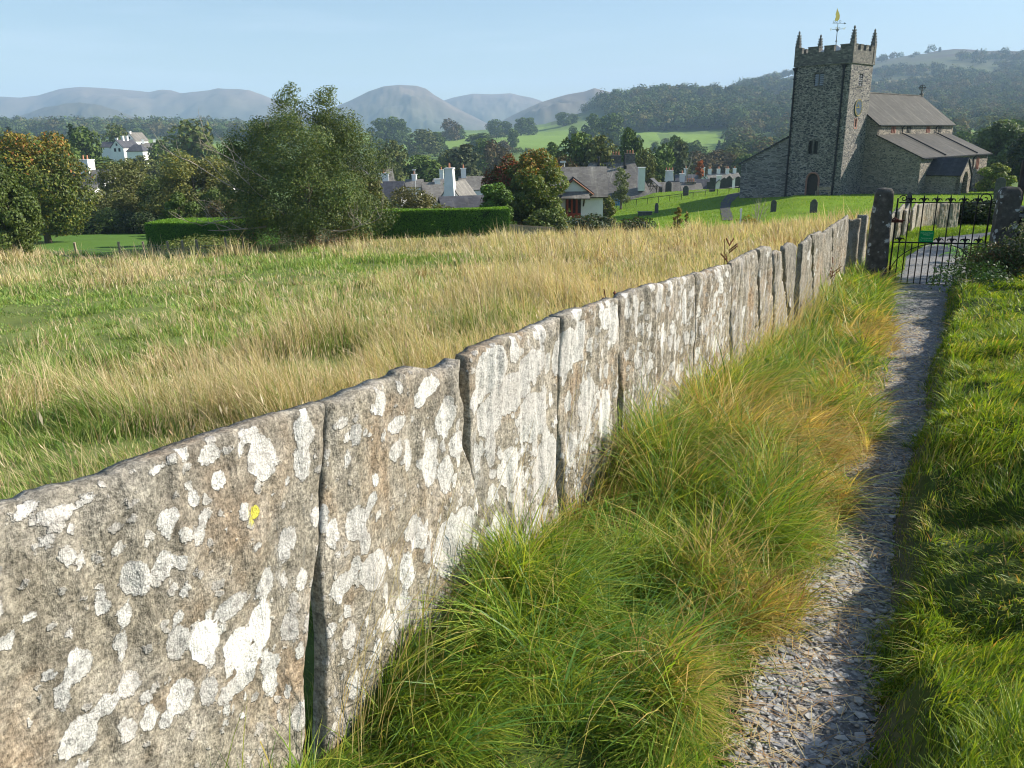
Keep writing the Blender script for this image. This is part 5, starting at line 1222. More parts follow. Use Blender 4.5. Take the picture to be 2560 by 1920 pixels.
# tower walls (west at x=0 along y, south at y=0 along x)
bel = (2.92, 3.98, 11.2, 12.5); mid_ = (2.88, 3.98, 4.22, 5.55); door = (2.4, 3.85, -.3, 2.22); sbel = (2.05, 2.9, 11.1, 12.35); slit = (2.08, 2.48, 7.0, 7.8)
tm = MB(); facade(tm, (0, 0), (0, 1), (-1, 0), 0, TY, -2.2, ZC_, [bel, mid_, door], .35)
facade(tm, (0, 0), (1, 0), (0, -1), 0, TX, -2.2, ZC_, [sbel, slit], .35)
tm.add([(TX, 0, -2), (TX, TY, -2), (TX, TY, ZC_), (TX, 0, ZC_)], [(0, 1, 2, 3)]); tm.add([(0, TY, -2), (TX, TY, -2), (TX, TY, ZC_), (0, TY, ZC_)], [(0, 3, 2, 1)])
tm.add([(0, 0, ZC_), (TX, 0, ZC_), (TX, TY, ZC_), (0, TY, ZC_)], [(0, 1, 2, 3)])
tower = tm.build("tower", M_RUB, church)
m = MB(); pj = .07
m.box(-pj-.06, TX+pj+.06, -pj-.06, TY+pj+.06, ZC_, ZC_+.14); m.build("cornice", M_ASH, tower)
m = MB(); th = .38; zc1 = ZC_+.14
m.box(-pj, th, -pj, TY+pj, zc1, ZP); m.box(TX-th, TX+pj, -pj, TY+pj, zc1, ZP); m.box(th, TX-th, -pj, th, zc1, ZP); m.box(th, TX-th, TY-th, TY+pj, zc1, ZP)
m.build("parapet", M_ASH, tower)
def merlon(x0, x1, y0, y1):
    m = MB(); m.box(x0, x1, y0, y1, ZP+.003, ZM-.08); m.box(x0-.04, x1+.04, y0-.04, y1+.04, ZM-.08, ZM); m.build("merlon", M_ASH, tower)
for a, b in ((.12, 1.35), (2.05, 3.12), (3.72, 4.92), (5.62, 6.18)):
    merlon(-pj, th-.05, a, b)
for a, b in ((.5, .9), (1.55, 2.2), (2.85, 3.5), (4.1, 4.7)):
    merlon(a, b, -pj, th-.05); merlon(a, b, TY-th+.05, TY+pj)
for a, b in ((.12, 1.35), (2.05, 3.12), (3.72, 4.92), (5.62, 6.18)): merlon(TX-th+.05, TX+pj, a, b)
for cx, cy_ in ((.12, .12), (.12, TY-.12), (TX-.12, .12), (TX-.12, TY-.12)):
    m = MB(); m.box(cx-.24, cx+.24, cy_-.24, cy_+.24, ZC_+.142, ZM+.12)
    m.cone((cx, cy_), .38, .30, ZM+.12, ZM+.24, 4, rot=math.pi/4); m.cone((cx, cy_), .30, .07, ZM+.24, 16.72, 4, rot=math.pi/4)
    for z, r in ((15.55, .30), (15.85, .25), (16.12, .21), (16.38, .16)):
        for k in range(4):
            a = math.pi/4+k*math.pi/2; rr = r*.80; px_, py_ = cx+math.cos(a)*rr, cy_+math.sin(a)*rr
            m.hull8([(px_-.08, py_-.08, z), (px_+.08, py_-.08, z), (px_+.08, py_+.08, z), (px_-.08, py_+.08, z)], [(px_-.02+math.cos(a)*.07, py_-.02+math.sin(a)*.07, z+.14), (px_+.02+math.cos(a)*.07, py_-.02+math.sin(a)*.07, z+.14), (px_+.02+math.cos(a)*.07, py_+.02+math.sin(a)*.07, z+.14), (px_-.02+math.cos(a)*.07, py_+.02+math.sin(a)*.07, z+.14)])
    m.cone((cx, cy_), .06, .13, 16.62, 16.72, 6); m.cone((cx, cy_), .13, .03, 16.72, 16.92, 6)
    m.build("pinnacle", M_ASH, tower)
m = MB(); m.add([(.3, .3, 14.0), (TX-.3, .3, 14.0), (TX-.3, TY-.3, 14.0), (.3, TY-.3, 14.0), (TX/2, TY/2, 15.5)], [(0, 1, 4), (1, 2, 4), (2, 3, 4), (3, 0, 4)]); m.build("tower_roof", M_LEAD, tower)
# windows in the west face
def louvre(y0, y1, z0, z1, axis, nlight=2, nl=6, parent=tower):
    o = MB(); o.box(.20, .34, y0, y1, z0, z1) if axis == 'x' else o.box(y0, y1, .20, .34, z0, z1); fr = o.build("window", M_GLASS, parent)
    m = MB(); k = 0; wdt = (y1-y0)/nlight
    for i in range(nlight):
        for j in range(nl):
            za = z0+.08+(z1-z0-.12)*j/nl; a, b = y0+i*wdt+.05, y0+(i+1)*wdt-.05
            if axis == 'x': m.hull8([(.04, a, za), (.04, b, za), (.18, b, za+.13), (.18, a, za+.13)], [(.04, a, za+.025), (.04, b, za+.025), (.18, b, za+.155), (.18, a, za+.155)])
            else: m.hull8([(a, .04, za), (b, .04, za), (b, .18, za+.13), (a, .18, za+.13)], [(a, .04, za+.025), (b, .04, za+.025), (b, .18, za+.155), (a, .18, za+.155)])
    m.build("louvre", M_LOUV, fr)
    if nlight == 2:
        m = MB(); c = (y0+y1)/2
        m.box(.02, .19, c-.045, c+.045, z0, z1) if axis == 'x' else m.box(c-.04, c+.04, .02, .19, z0, z1); m.build("mullion", M_ASH, fr)
louvre(*bel, 'x', 2, 6); louvre(*sbel, 'y', 2, 5)
for bb in ((-.05, .0, bel[0]-.16, bel[1]+.16, bel[2]-.16, bel[2]-.02), (-.05, .0, bel[0]-.12, bel[1]+.12, bel[3]+.02, bel[3]+.14), (sbel[0]-.1, sbel[1]+.1, -.05, 0, sbel[2]-.14, sbel[2]-.02)):
    m = MB(); m.box(*bb); m.build("window_lintel" if bb[4] > 12 else "window_sill", M_ASH, tower)
o = MB(); o.box(.22, .34, mid_[0], mid_[1], mid_[2], mid_[3]); w2 = o.build("window", M_GLASS, tower)
m = MB(); c = (mid_[0]+mid_[1])/2
m.box(-.03, .2, mid_[0]-.14, mid_[0], mid_[2]-.12, mid_[3]+.12); m.box(-.03, .2, mid_[1], mid_[1]+.14, mid_[2]-.12, mid_[3]+.12); m.box(-.028, .19, c-.07, c+.07, mid_[2], mid_[3]); m.box(-.045, .18, mid_[0]-.18, mid_[1]+.18, mid_[3]+.121, mid_[3]+.26); m.build("window_frame", M_ASH, w2)
def arch(y0, y1, zs, zt, n=8):           # pointed arch outline from spring to apex
    c = (y0+y1)/2; h = zt-zs; L_ = [(c-(c-y0)*math.cos(math.pi/2*k/n)**.8, zs+h*math.sin(math.pi/2*k/n)) for k in range(n+1)]
    return L_+[(2*c-p[0], p[1]) for p in L_[::-1][1:]]
A_ = arch(door[0], door[1], 1.35, 2.2); h_ = len(A_)//2
m = MB(); m.prism([(door[0], 1.35)]+A_[:h_+1]+[(door[0], A_[h_][1])], 'x', .002, .35); m.prism([(door[1], A_[h_][1])]+A_[h_:]+[], 'x', .002, .35)
m.build("door_arch", M_RUB, tower)
m = MB(); m.prism([(door[0], -.3)]+A_+[(door[1], -.3)], 'x', .28, .33); dr = m.build("door", M_WOODD, tower)
m = MB()
for p, q_ in zip([(door[0], -.25)]+A_, A_+[(door[1], -.25)]): 
    m.tube([(-.02, p[0], p[1]), (-.02, q_[0], q_[1])], .11, 4)
m.build("door_surround", M_SAND, tower)
o = MB(); o.box(slit[0], slit[1], .2, .34, slit[2], slit[3]); w3 = o.build("window", M_GLASS, tower)
m = MB(); m.box(slit[0]-.14, slit[0], -.025, .2, slit[2]-.12, slit[3]+.1); m.box(slit[1], slit[1]+.14, -.025, .2, slit[2]-.12, slit[3]+.1); m.box(slit[0]-.16, slit[1]+.16, -.04, .19, slit[2]-.24, slit[2]-.121); m.build("window_frame", M_SAND, w3)
# clock
ck = MB(); ccx, ccz, cR = 2.45, 8.95, .86
ck.add([(ccx+cR*math.cos(t), -.02, ccz+cR*math.sin(t)) for t in np.linspace(0, 2*math.pi, 48)[:-1]]+[(ccx+cR*math.cos(t), -.09, ccz+cR*math.sin(t)) for t in np.linspace(0, 2*math.pi, 48)[:-1]],
       [tuple(range(47)), tuple(range(93, 46, -1))]+[(k, 47+k, 47+(k+1) % 47, (k+1) % 47) for k in range(47)])
clock = ck.build("clock_face", mat_plain("clock_blue", (.06, .085, .13), .25, .1, 3), tower)
m = MB()
for k in range(60):
    a, b = 2*math.pi*k/60, 2*math.pi*(k+1)/60
    m.add([(ccx+r*math.cos(t), -.105, ccz+r*math.sin(t)) for t in (a, b) for r in (cR*.93, cR)]+[(ccx+r*math.cos(t), -.088, ccz+r*math.sin(t)) for t in (a, b) for r in (cR*.93, cR)], [(0, 2, 3, 1), (4, 5, 7, 6), (0, 4, 6, 2), (1, 3, 7, 5)])
m.build("rim", M_GOLD, clock)
for k, s_ in enumerate(("XII", "I", "II", "III", "IV", "V", "VI", "VII", "VIII", "IX", "X", "XI")):
    a = math.pi/2-k*math.pi/6
    text(s_, .26, (ccx+.66*math.cos(a)+.09*math.cos(a-math.pi/2)*0-.09*math.cos(a), -.098, ccz+.66*math.sin(a)-.09*math.sin(a)), clock, M_GOLD, name="numeral", rot=(math.pi/2, a-math.pi/2 if False else -(a-math.pi/2), 0))
def hand(ang, l, w_, nm):
    m = MB(); c, s = math.cos(ang), math.sin(ang); P = [(-.12, 0), (-.02, w_), (l*.7, w_*.6), (l, 0), (l*.7, -w_*.6), (-.02, -w_)]
    m.prism([(ccx+p*c-q_*s, ccz+p*s+q_*c) for p, q_ in P], 'y', -.135, -.118); m.build(nm, M_GOLD, clock)
hand(math.pi, .74, .045, "minute_hand"); hand(math.pi/2+math.radians(37), .48, .06, "hour_hand")
# downpipes
def pipe(pts, nm="downpipe", r=.075, par=church): m = MB(); m.tube(pts, r, 8); m.build(nm, M_PIPE, par)
for y_ in (6.22, .74):
    pipe([(-.10, y_, ZC_-.25), (-.10, y_, -.6)], par=tower, r=.095); m = MB(); m.hull8([(-.2, y_-.1, ZC_-.45), (0, y_-.1, ZC_-.45), (0, y_+.1, ZC_-.45), (-.2, y_+.1, ZC_-.45)], [(-.28, y_-.25, ZC_-.1), (0, y_-.25, ZC_-.1), (0, y_+.25, ZC_-.1), (-.28, y_+.25, ZC_-.1)]); m.build("rain_hopper", M_PIPE, tower)
    for z_ in range(2, 13, 2):
        m = MB(); m.box(-.21, 0, y_-.14, y_+.14, z_, z_+.12); m.build("pipe_bracket", M_PIPE, tower)
# vane
vn_ = MB(); cx, cy_ = TX/2, TY/2
vn_.tube([(cx, cy_, 15.3), (cx, cy_, 17.6)], [.05, .03], 8); vn_.cone((cx, cy_), .12, .05, 15.75, 15.95, 8); vn_.cone((cx, cy_), .06, .16, 16.75, 16.95, 8); vn_.cone((cx, cy_), .16, .05, 16.95, 17.05, 8)
vane = vn_.build("weathervane_pole", mat_plain("vane_grey", (.16, .19, .22), .5, .1), tower)
for k, s_ in enumerate("NESW"):
    a = k*math.pi/2+.35; m = MB(); c, s = math.cos(a), math.sin(a); m.tube([(cx, cy_, 17.0), (cx+c*.55, cy_+s*.55, 17.0)], .022, 5)
    m.tube([(cx+c*(.15+.1*math.cos(t)), cy_+s*(.15+.1*math.cos(t)), 17.08+.08*math.sin(t)) for t in np.linspace(0, 6, 12)], .016, 4); arm = m.build("compass_arm", mat_plain("vane_grey_arm", (.16, .19, .22), .5, .1), vane)
    text(s_, .30, (cx+c*.66, cy_+s*.66, 16.92), arm, M_GOLD, name="compass_letter", rot=(math.pi/2, 0, -math.pi/2+.1))
m = MB(); va = math.radians(-60); c, s = math.cos(va), math.sin(va); Q = lambda l, z, o=0: (cx+c*l-s*o, cy_+s*l+c*o, z)
m.tube([Q(-.55, 17.62), Q(.75, 17.55)], .022, 5); m.add([Q(.6, 17.65), Q(.85, 17.54), Q(.6, 17.45), Q(.62, 17.55, .03), Q(.62, 17.55, -.03)], [(0, 1, 3), (1, 2, 3), (0, 4, 1), (1, 4, 2)])
for x_ in (-.4, -.15, .2): m.tube([Q(x_+.1*math.cos(t), 17.76+.1*math.sin(t)) for t in np.linspace(0, 6.2, 12)], .018, 4)
m.build("vane_arrow", mat_plain("vane_grey_arrow", (.16, .19, .22), .5, .1), vane)
m = MB(); pr = [(-.32, 17.85), (-.05, 17.8), (.1, 18.0), (.12, 18.3), (.02, 18.6), (-.12, 18.85), (-.22, 19.1), (-.26, 18.8), (-.33, 18.5), (-.28, 18.2), (-.36, 18.0)]
n_ = len(pr); m.add([Q(p, z, .02) for p, z in pr]+[Q(p, z, -.02) for p, z in pr], [tuple(range(n_)), tuple(range(2*n_-1, n_-1, -1))]+[(k, n_+k, n_+(k+1) % n_, (k+1) % n_) for k in range(n_)])
m.build("gilt_bird", M_GOLD, vane)
# nave: clerestory, west wall, roof
CYS, CE, CT, XE = -1.25, 6.08, 7.15, 27.4; RYC, RZ = 3.15, 10.8; CYN = 2*RYC-CYS
cw = [(8.6, 9.8), (12.9, 14.1), (18.7, 19.9), (22.5, 23.6)]
m = MB(); facade(m, (0, CYS), (1, 0), (0, -1), TX, XE, CE-.4, CT, [(a, b, 6.24, 6.98) for a, b in cw], .25)
m.build("clerestory_wall", M_RUB2, church)
for i, (a, b) in enumerate(cw):
    o = MB(); o.box(a, b, CYS+.15, CYS+.24, 6.24, 6.98); wn = o.build("clerestory_window", M_GLASS, church)
    m = MB(); w_ = (b-a)/3
    for k in range(4): m.box(a+w_*k-.055+(.055 if k == 0 else 0)-(.0 if k < 3 else .055), a+w_*k+.055, CYS-.02, CYS+.14, 6.24, 6.98)
    m.build("mullion", M_SAND if i in (0, 2) else M_ASH, wn)
# walls facing west (shade side)
m = MB(); prof = [(0, -2), (0, 7.9+.35), (CYS, CT-.02), (CYS, CE-.02), (-6.2, 3.68), (-6.2, -2)]
m.prism(prof, 'x', TX, TX+.5); m.build("west_gable_wall", M_RUB2, church)
m = MB(); facade(m, (0, -6.2), (1, 0), (0, -1), TX+.502, 26, -2, 3.66, [(22.1, 23.1, 1.95, 3.3), (14.5, 15.6, 1.95, 3.3)], .25)
m.add([(26, -6.2, -2), (26, CYS, -2), (26, CYS, CE), (26, -6.2, 3.66)], [(0, 1, 2, 3)]); m.add([(XE, CYS, 2), (XE, CYN, 2), (XE, CYN, CT), (XE, RYC, RZ-.1), (XE, CYS, CT)], [(0, 1, 2, 3, 4)]); m.build("aisle_wall", M_RUB2, church)
for a, b in ((22.1, 23.1), (14.5, 15.6)):
    o = MB(); o.box(a, b, -6.0, -5.95, 1.95, 3.3); wn = o.build("aisle_window", M_GLASS, church); m = MB()
    for xx in (a, (a+b)/2-.04, b-.09): m.box(xx, xx+.09, -6.24, -6.02, 1.95, 3.3)
    m.box(a-.08, b+.08, -6.25, -6.03, 3.301, 3.42); m.build("window_frame", M_SAND, wn)
def roof(name, quad, thk, mat, parent, uvs=(1, 1)):
    """quad: eave-left, eave-right, ridge-right, ridge-left"""
    q_ = [Vector(p) for p in quad]; nrm = (q_[1]-q_[0]).cross(q_[3]-q_[0]).normalized(); lo = [p-nrm*thk for p in q_]
    me = bpy.data.meshes.new(name); me.from_pydata([tuple(p) for p in q_+lo], [], [(0, 1, 2, 3), (7, 6, 5, 4), (0, 4, 5, 1), (1, 5, 6, 2), (2, 6, 7, 3), (3, 7, 4, 0)])
    ul = me.uv_layers.new(name="UV"); W__ = (q_[1]-q_[0]).length; Hh = (q_[3]-q_[0]).length; base = [(0, 0), (W__, 0), (W__, Hh), (0, Hh)]*2
    for lp in me.loops: ul.data[lp.index].uv = base[lp.vertex_index]
    me.materials.append(mat); me.update(); return link(name, me, parent)
M_RN = mat_slate("nave_slate", (.042, .040, .035), .22, s=2.2); M_RA = mat_slate("aisle_slate", (.052, .048, .042), .18, s=2.2); M_RP = mat_slate("porch_slate", (.045, .045, .055), .12, s=2.6)
roof("nave_roof", [(TX-.18, CYS-.22, CT+.0), (XE+.25, CYS-.22, CT+.0), (XE+.25, RYC, RZ), (TX-.18, RYC, RZ)], .12, M_RN, church)
roof("nave_roof", [(XE+.25, CYN+.22, CT), (TX-.18, CYN+.22, CT), (TX-.18, RYC, RZ), (XE+.25, RYC, RZ)], .12, M_RN, church)
m = MB(); m.box(TX, XE+.3, RYC-.1, RYC+.1, RZ-.01, RZ+.09); m.build("ridge_tile", M_ASH, church)
roof("aisle_roof", [(TX-.2, -6.48, 3.72), (26.4, -6.48, 3.72), (26.4, CYS-.01, CE+.06), (TX-.2, CYS-.01, CE+.06)], .12, M_RA, church)
m = MB(); m.box(TX-.2, 26.4, -6.60, -6.48, 3.60, 3.70); m.build("gutter", M_PIPE, church)
m = MB(); m.box(TX-.1, XE+.2, CYS-.36, CYS-.24, CT-.10, CT); m.build("gutter", M_PIPE, church)
for x_ in (11.6, 21.7):
    pipe([(x_, CYS-.32, CT-.05), (x_-.1, CYS-.1, CT-.3), (x_-.1, CYS-.1, CE+.15), (x_-.1, CYS-.4, CE+.05), (x_-.1, -6.4, 3.86)], r=.07)
pipe([(21.0, -6.5, 3.65), (20.9, -6.3, 3.3), (20.9, -6.3, -.3)], r=.08); pipe([(9.8, -6.5, 3.65), (9.8, -6.3, 3.2), (9.8, -6.3, 3.1)], r=.07)
# cross on the east gable
m = MB(); cz = RZ+.05; m.box(XE-.1, XE+.3, RYC-.2, RYC+.2, cz-.1, cz+.25); m.box(XE+.05, XE+.17, RYC-.06, RYC+.06, cz+.25, cz+1.25)
for k in range(16):
    a = k/16*2*math.pi; a2 = (k+1)/16*2*math.pi; m.tube([(XE+.11, RYC+.34*math.cos(a), cz+.95+.34*math.sin(a)), (XE+.11, RYC+.34*math.cos(a2), cz+.95+.34*math.sin(a2))], .05, 4)
m.box(XE+.06, XE+.16, RYC-.48, RYC+.48, cz+.88, cz+1.02); m.build("gable_cross", M_ASH, church)
# north aisle west wall (the lean-to left of the tower)
m = MB(); m.prism([(TY-.002, -3), (TY-.002, 6.35), (12.75, 3.15), (12.75, -3)], 'x', 1.0, 1.5); m.prism([(TY, -3), (TY, 6.2), (12.5, 3.0), (12.5, -3)], 'x', 1.502, 26); m.build("north_aisle_wall", M_RUBN, church)
roof("north_aisle_roof", [(26, 13.1, 3.05), (.85, 13.1, 3.05), (.85, TY-.0, 6.45), (26, TY-.0, 6.45)], .14, M_SLATED, church)
# porch
px0, px1, pyS = 7.15, 10.2, -9.65; prx = (px0+px1)/2
m = MB(); m.add([(px0, -6.2, -2), (px0, pyS, -2), (px0, pyS, 1.95), (px0, -6.2, 1.95)], [(0, 1, 2, 3)]); m.add([(px1, -6.2, -2), (px1, pyS, -2), (px1, pyS, 1.95), (px1, -6.2, 1.95)], [(0, 3, 2, 1)])
A2 = arch(prx-.75, prx+.75, 1.1, 2.25); P2 = [(px0, -2), (prx-.75, -2)]+A2+[(prx+.75, -2), (px1, -2), (px1, 1.95), (prx, 3.5), (px0, 1.95)]
n2 = len(P2)
hA = len(A2)//2
left = [(px0, -2), (prx-.75, -2)]+A2[:hA+1]+[(prx, 3.5), (px0, 1.95)]; right = [(prx, 3.5)]+A2[hA:]+[(prx+.75, -2), (px1, -2), (px1, 1.95)]
m.prism(left, 'y', pyS, pyS+.4); m.prism(right, 'y', pyS, pyS+.4); porch = m.build("porch", M_RUB2, church)
roof("porch_roof", [(px0-.25, -6.205, 1.82), (px0-.25, pyS-.12, 1.82), (prx, pyS-.12, 3.62), (prx, -6.205, 3.62)][::1], -.1, M_RP, porch)
roof("porch_roof", [(px1+.25, pyS-.12, 1.82), (px1+.25, -6.205, 1.82), (prx, -6.205, 3.62), (prx, pyS-.12, 3.62)], -.1, M_RP, porch)
m = MB(); m.add([(px0+.3, pyS+1.2, -1), (px1-.3, pyS+1.2, -1), (px1-.3, pyS+1.2, 2), (px0+.3, pyS+1.2, 2)], [(0, 1, 2, 3)]); m.build("porch_doors", M_WOODD, porch)
# lantern
m = MB(); lx, ly, lz = 18.2, -6.9, 2.1
m.cone((lx, ly), .08, .17, lz, lz+.35, 6); m.cone((lx, ly), .2, .05, lz+.36, lz+.58, 6); m.tube([(lx, ly, lz+.55), (lx, ly, lz+.75), (lx, -6.2, lz+.75)], .025, 5); m.tube([(lx, ly, lz), (lx, -6.2, lz-1.0)], .02, 5); m.build("wall_lantern", M_IRON, church)
# bench at the tower foot
def local(x, y): v = Matrix.Rotation(TH, 4, 'Z') @ Vector((x, y, 0)); return C0.x+v.x, C0.y+v.y
bx, by_ = local(-1.3, 1.2); bz = float(H(bx, by_)); bench = thing("bench", "weathered wooden bench standing against the foot of the church tower", "bench", (bx, by_, bz), TH-math.pi/2+.15)
m = MB()
for k in range(4): m.box(-.1, .1, 0, 0, 0, 0)
m = MB(); [m.box(-.75, .75, -.2+.11*k, -.11+.11*k, .42, .45) for k in range(4)]; m.build("seat", M_OAK, bench)
m = MB(); [m.box(-.7, .7, .26, .29, .55+.13*k, .63+.13*k) for k in range(3)]; m.build("backrest", M_OAK, bench)
for sx in (-.72, .66):
    for sy in (-.2, .25): m = MB(); m.box(sx, sx+.06, sy, sy+.06, -.05, .42 if sy < 0 else .95); m.build("leg", M_OAK, bench)
# ------------------------------------------------------------------ gravestones
def gstone(u, vb, vt, wpx, lab, shape="round", lean=0.0, Y=None, rz=0.0, mat=None, thk=.12):
    if Y is None: x, y, z = hit(u, vb, 40, 130)
    else: x, y, z = at(u, Y, vb)
    zt = zat(u, vt, y); h = max(.5, zt-z); w_ = wpx*y/F_PX*1.02; n = 10
    if shape == "round": top = [(w_/2*math.cos(a), h-w_/2+w_/2*math.sin(a)) for a in np.linspace(0, math.pi, n)]
    elif shape == "shoulder": top = [(w_/2, h*.80), (w_*.36, h*.83)]+[(w_*.34*math.cos(a), h*.86+h*.14*math.sin(a)) for a in np.linspace(.2, math.pi-.2, n)]+[(-w_*.36, h*.83), (-w_/2, h*.80)]
    elif shape == "point": top = [(w_/2, h*.80), (w_*.3, h*.9), (0, h), (-w_*.3, h*.9), (-w_/2, h*.80)]
    else: top = [(w_/2, h), (-w_/2, h)]
    m = MB(); m.prism([(-w_/2, -.3), (w_/2, -.3)]+top, 'y', -thk/2, thk/2)
    o = m.build("gravestone", mat or M_GRAVE, None, bevel=.012, loc=(x, y, z)); o.rotation_euler = (0, lean, rz); return tag(o, lab, "gravestone", "gravestones in the churchyard")
az_ = -math.atan2(.35, 1)
gstone(1671, 477, 453, 15, "small round topped gravestone right of the lychgate", rz=-.4)
gstone(1714, 489, 464, 13.5, "pointed shouldered gravestone standing over the railing between two others", "shoulder", rz=-.3)
gstone(1770, 473, 455, 7, "narrow gravestone tucked behind the square topped stone", "square", rz=-.3, thk=.1)
gstone(1780.5, 479, 444, 14, "tall square topped gravestone in front of the distant white gable", "square", rz=-.25)
gstone(1806, 465, 443, 15, "leaning broad gravestone left of the pointed one on the lawn crest", "point", lean=.12, rz=-.2)
gstone(1822, 467, 439, 15, "gravestone with pointed shoulders near the low church side wall", "point", rz=-.25)
gstone(1844, 468, 441, 13, "dark gravestone against the corner of the low church side wall", "round", rz=-.25)
gstone(1933, 530, 500, 13.5, "round arched gravestone on the grass mound before the tower", "round", rz=-.3)
gstone(2033, 532, 498, 17, "shouldered gravestone on the mound left of the gate post", "shoulder", rz=-.5)
gstone(1538, 495, 468, 12, "gravestone beside the blue notice board and slim green tree", "square", rz=-.3)
gstone(1616, 482, 461, 10, "round gravestone just left inside the timber lychgate gable", "round", rz=-.3)
gstone(1651, 477, 468, 9, "short square gravestone between the lychgate and a taller stone", "square", rz=-.3)
gstone(2461, 449, 418, 22, "wide peaked gravestone right of the church aisle", "shoulder", Y=96, rz=-.5)
gstone(2479, 449, 431, 14, "smaller gravestone adjoining the wide peaked one right of the aisle", "point", Y=97, rz=-.5)
gstone(2499, 476, 443, 22, "round topped gravestone on bright grass above the right gate post", "round", Y=62, rz=-.5)
ox, oy, oz = at(2270, 30, 518); oh = zat(2272, 480, 30)-oz; m = MB(); m.cone((0, 0), .20, .11, -.3, oh-.15, 4, rot=.6); m.cone((0, 0), .11, .02, oh-.15, oh, 4, rot=.6)
tag(m.build("obelisk", M_GRAVE, None, loc=(ox, oy, oz)), "slender dark stone obelisk rising behind the slabs beyond the gate", "gravestone", "gravestones in the churchyard")
# cross stone with chest tomb
x, y, z = hit(1641, 533, 40, 130); m = MB(); h = zat(1641, 507, y)-z; w_ = 9*y/F_PX; m.prism([(-w_/2, -.2), (w_/2, -.2), (w_/2, h*.7), (w_*.3, h*.95), (0, h), (-w_*.3, h*.95), (-w_/2, h*.7)], 'y', -.08, .08)
tag(m.build("gravestone", M_GRAVE, None, bevel=.01, loc=(x, y, z)), "tall narrow shaded gravestone at the head of the chest tomb", "gravestone")
x, y, z = hit(1612, 538, 40, 130); m = MB(); m.box(-.75, .75, -.35, .35, -.2, .32); m.box(-.82, .82, -.42, .42, .321, .40)
tag(m.build("chest_tomb", M_GRAVE, None, bevel=.01, loc=(x, y, z)), "low dark chest tomb in the shaded lower lawn", "tomb").rotation_euler = (0, 0, -.1)
x, y = local(21.2, -7.5); z = float(H(x, y)); m = MB(); m.box(-.9, .9, -.5, .5, -.3, .85); m.box(-1.0, 1.0, -.6, .6, .851, .97)
tag(m.build("table_tomb", M_RUB2, None, bevel=.01, loc=(x, y, z+C0.z*0)), "pale stone table tomb by the south wall of the church", "tomb").rotation_euler = (0, 0, TH)
# handrail along the sloping path
rp = [(1340+0, 0)]
RP = [(1350+.2486*a, 330+.2486*b, 330+.2486*c) for a, b, c in [(863, 745, 705), (968, 735, 690), (1078, 722, 672), (1190, 709, 657), (1304, 695, 642), (1420, 680, 627), (1538, 663, 608), (1660, 645, 590), (1782, 632, 572)]]
root = None; prev = None; m2 = MB()
for u, vb, vt in [(1541, 519, 508)]+RP+[(1822, 484, 470), (1846, 480, 466)]:
    x, y, z = hit(u, vb+1, 42, 128); h = max(.75, min(1.2, zat(u, vt, y)-z))
    if root is None: root = thing("handrail", "thin black iron handrail along the sloping churchyard path", "railing", (x, y, z)); o_ = Vector((x, y, z))
    p = Vector((x, y, z))-o_; m = MB(); m.tube([p-Vector((0, 0, .1)), p+Vector((0, 0, h))], .035, 5); m.build("post", M_IRON, root)
    if prev is not None: m2.tube([prev, p+Vector((0, 0, h))], .032, 5); 
    prev = p+Vector((0, 0, h))
m2.build("rail", M_IRON, root)
# notice board
x, y, z = hit(1541, 520, 40, 130); k = y/F_PX
nb_ = thing("notice_board", "blue and white notice board on a post at the end of the handrail", "sign", (x, y, z), -.1); zt2 = zat(1541, 497, y)-z; zb2 = zat(1541, 514, y)-z
m = MB(); m.box(-8*k, 8*k, -.03, .0, zb2, zt2); m.build("panel", M_BLUE, nb_); m = MB(); m.box(-8.8*k, -8*k, -.05, .02, zb2-.03, zt2+.03); m.box(8*k, 8.8*k, -.05, .02, zb2-.03, zt2+.03); m.box(-8*k, 8*k, -.05, .02, zt2, zt2+.04); m.build("frame", M_WHITE, nb_)
m = MB(); g_ = random.Random(2)
for _ in range(9): a, b = g_.uniform(-6.5, 5)*k, g_.uniform(zb2+.1, zt2-.12); m.box(a, a+g_.uniform(1, 3)*k, -.036, -.031, b, b+.06)
m.build("printed_notice", M_WHITE, nb_)
for sx in (-6*k, 6*k): m = MB(); m.box(sx-.03, sx+.03, .005, .05, -.2, zb2+.1); m.build("post", M_WHITE, nb_)
# footpath marker
x, y, z = at(1852, 46, 540); m = MB(); zt2 = zat(1851, 521, 46)-z; m.box(-.035, .035, -.03, .03, -.2, zt2); m.box(-.09, .05, -.04, -.031, zt2-.18, zt2-.02)
tag(m.build("marker_post", M_WHITE, None, loc=(x, y, z)), "short pale marker post at the field edge left of the bare shrub", "post")
# lychgate
x, y, z = hit(1628, 483, 40, 128); ly_ = thing("lychgate", "dark timber framed lychgate with a small slate gable roof", "lychgate", (x, y, z), -.45)
k = y/F_PX; hw = 17*k; zr = zat(1628, 445, y)-z; ze = zat(1628, 465, y)-z
roof("roof", [(-hw*1.35, -.9, ze), (-hw*1.35, .9, ze), (0, .9, zr), (0, -.9, zr)], -.08, M_SLATED, ly_); roof("roof", [(hw*1.35, .9, ze), (hw*1.35, -.9, ze), (0, -.9, zr), (0, .9, zr)], -.08, M_SLATED, ly_)
for sx in (-hw, hw):
    for sy in (-.7, .7): m = MB(); m.box(sx-.07, sx+.07, sy-.07, sy+.07, -.2, ze+.15); m.build("post", M_WOODD, ly_)
m = MB(); m.box(-hw-.07, hw+.07, -.78, -.66, ze-.03, ze+.1)
for sg in (-1, 1): m.tube([(sg*hw, -.72, ze*.55), (sg*hw*.75, -.72, ze*.85), (sg*hw*.15, -.72, ze+.5*(zr-ze))], .06, 5); m.tube([(sg*hw*.5, -.72, ze), (0, -.72, ze*.3), ], .04, 5)
m.tube([(0, -.72, ze*.5), (0, -.72, zr-.15)], .07, 5); m.build("truss", M_WOODD, ly_)
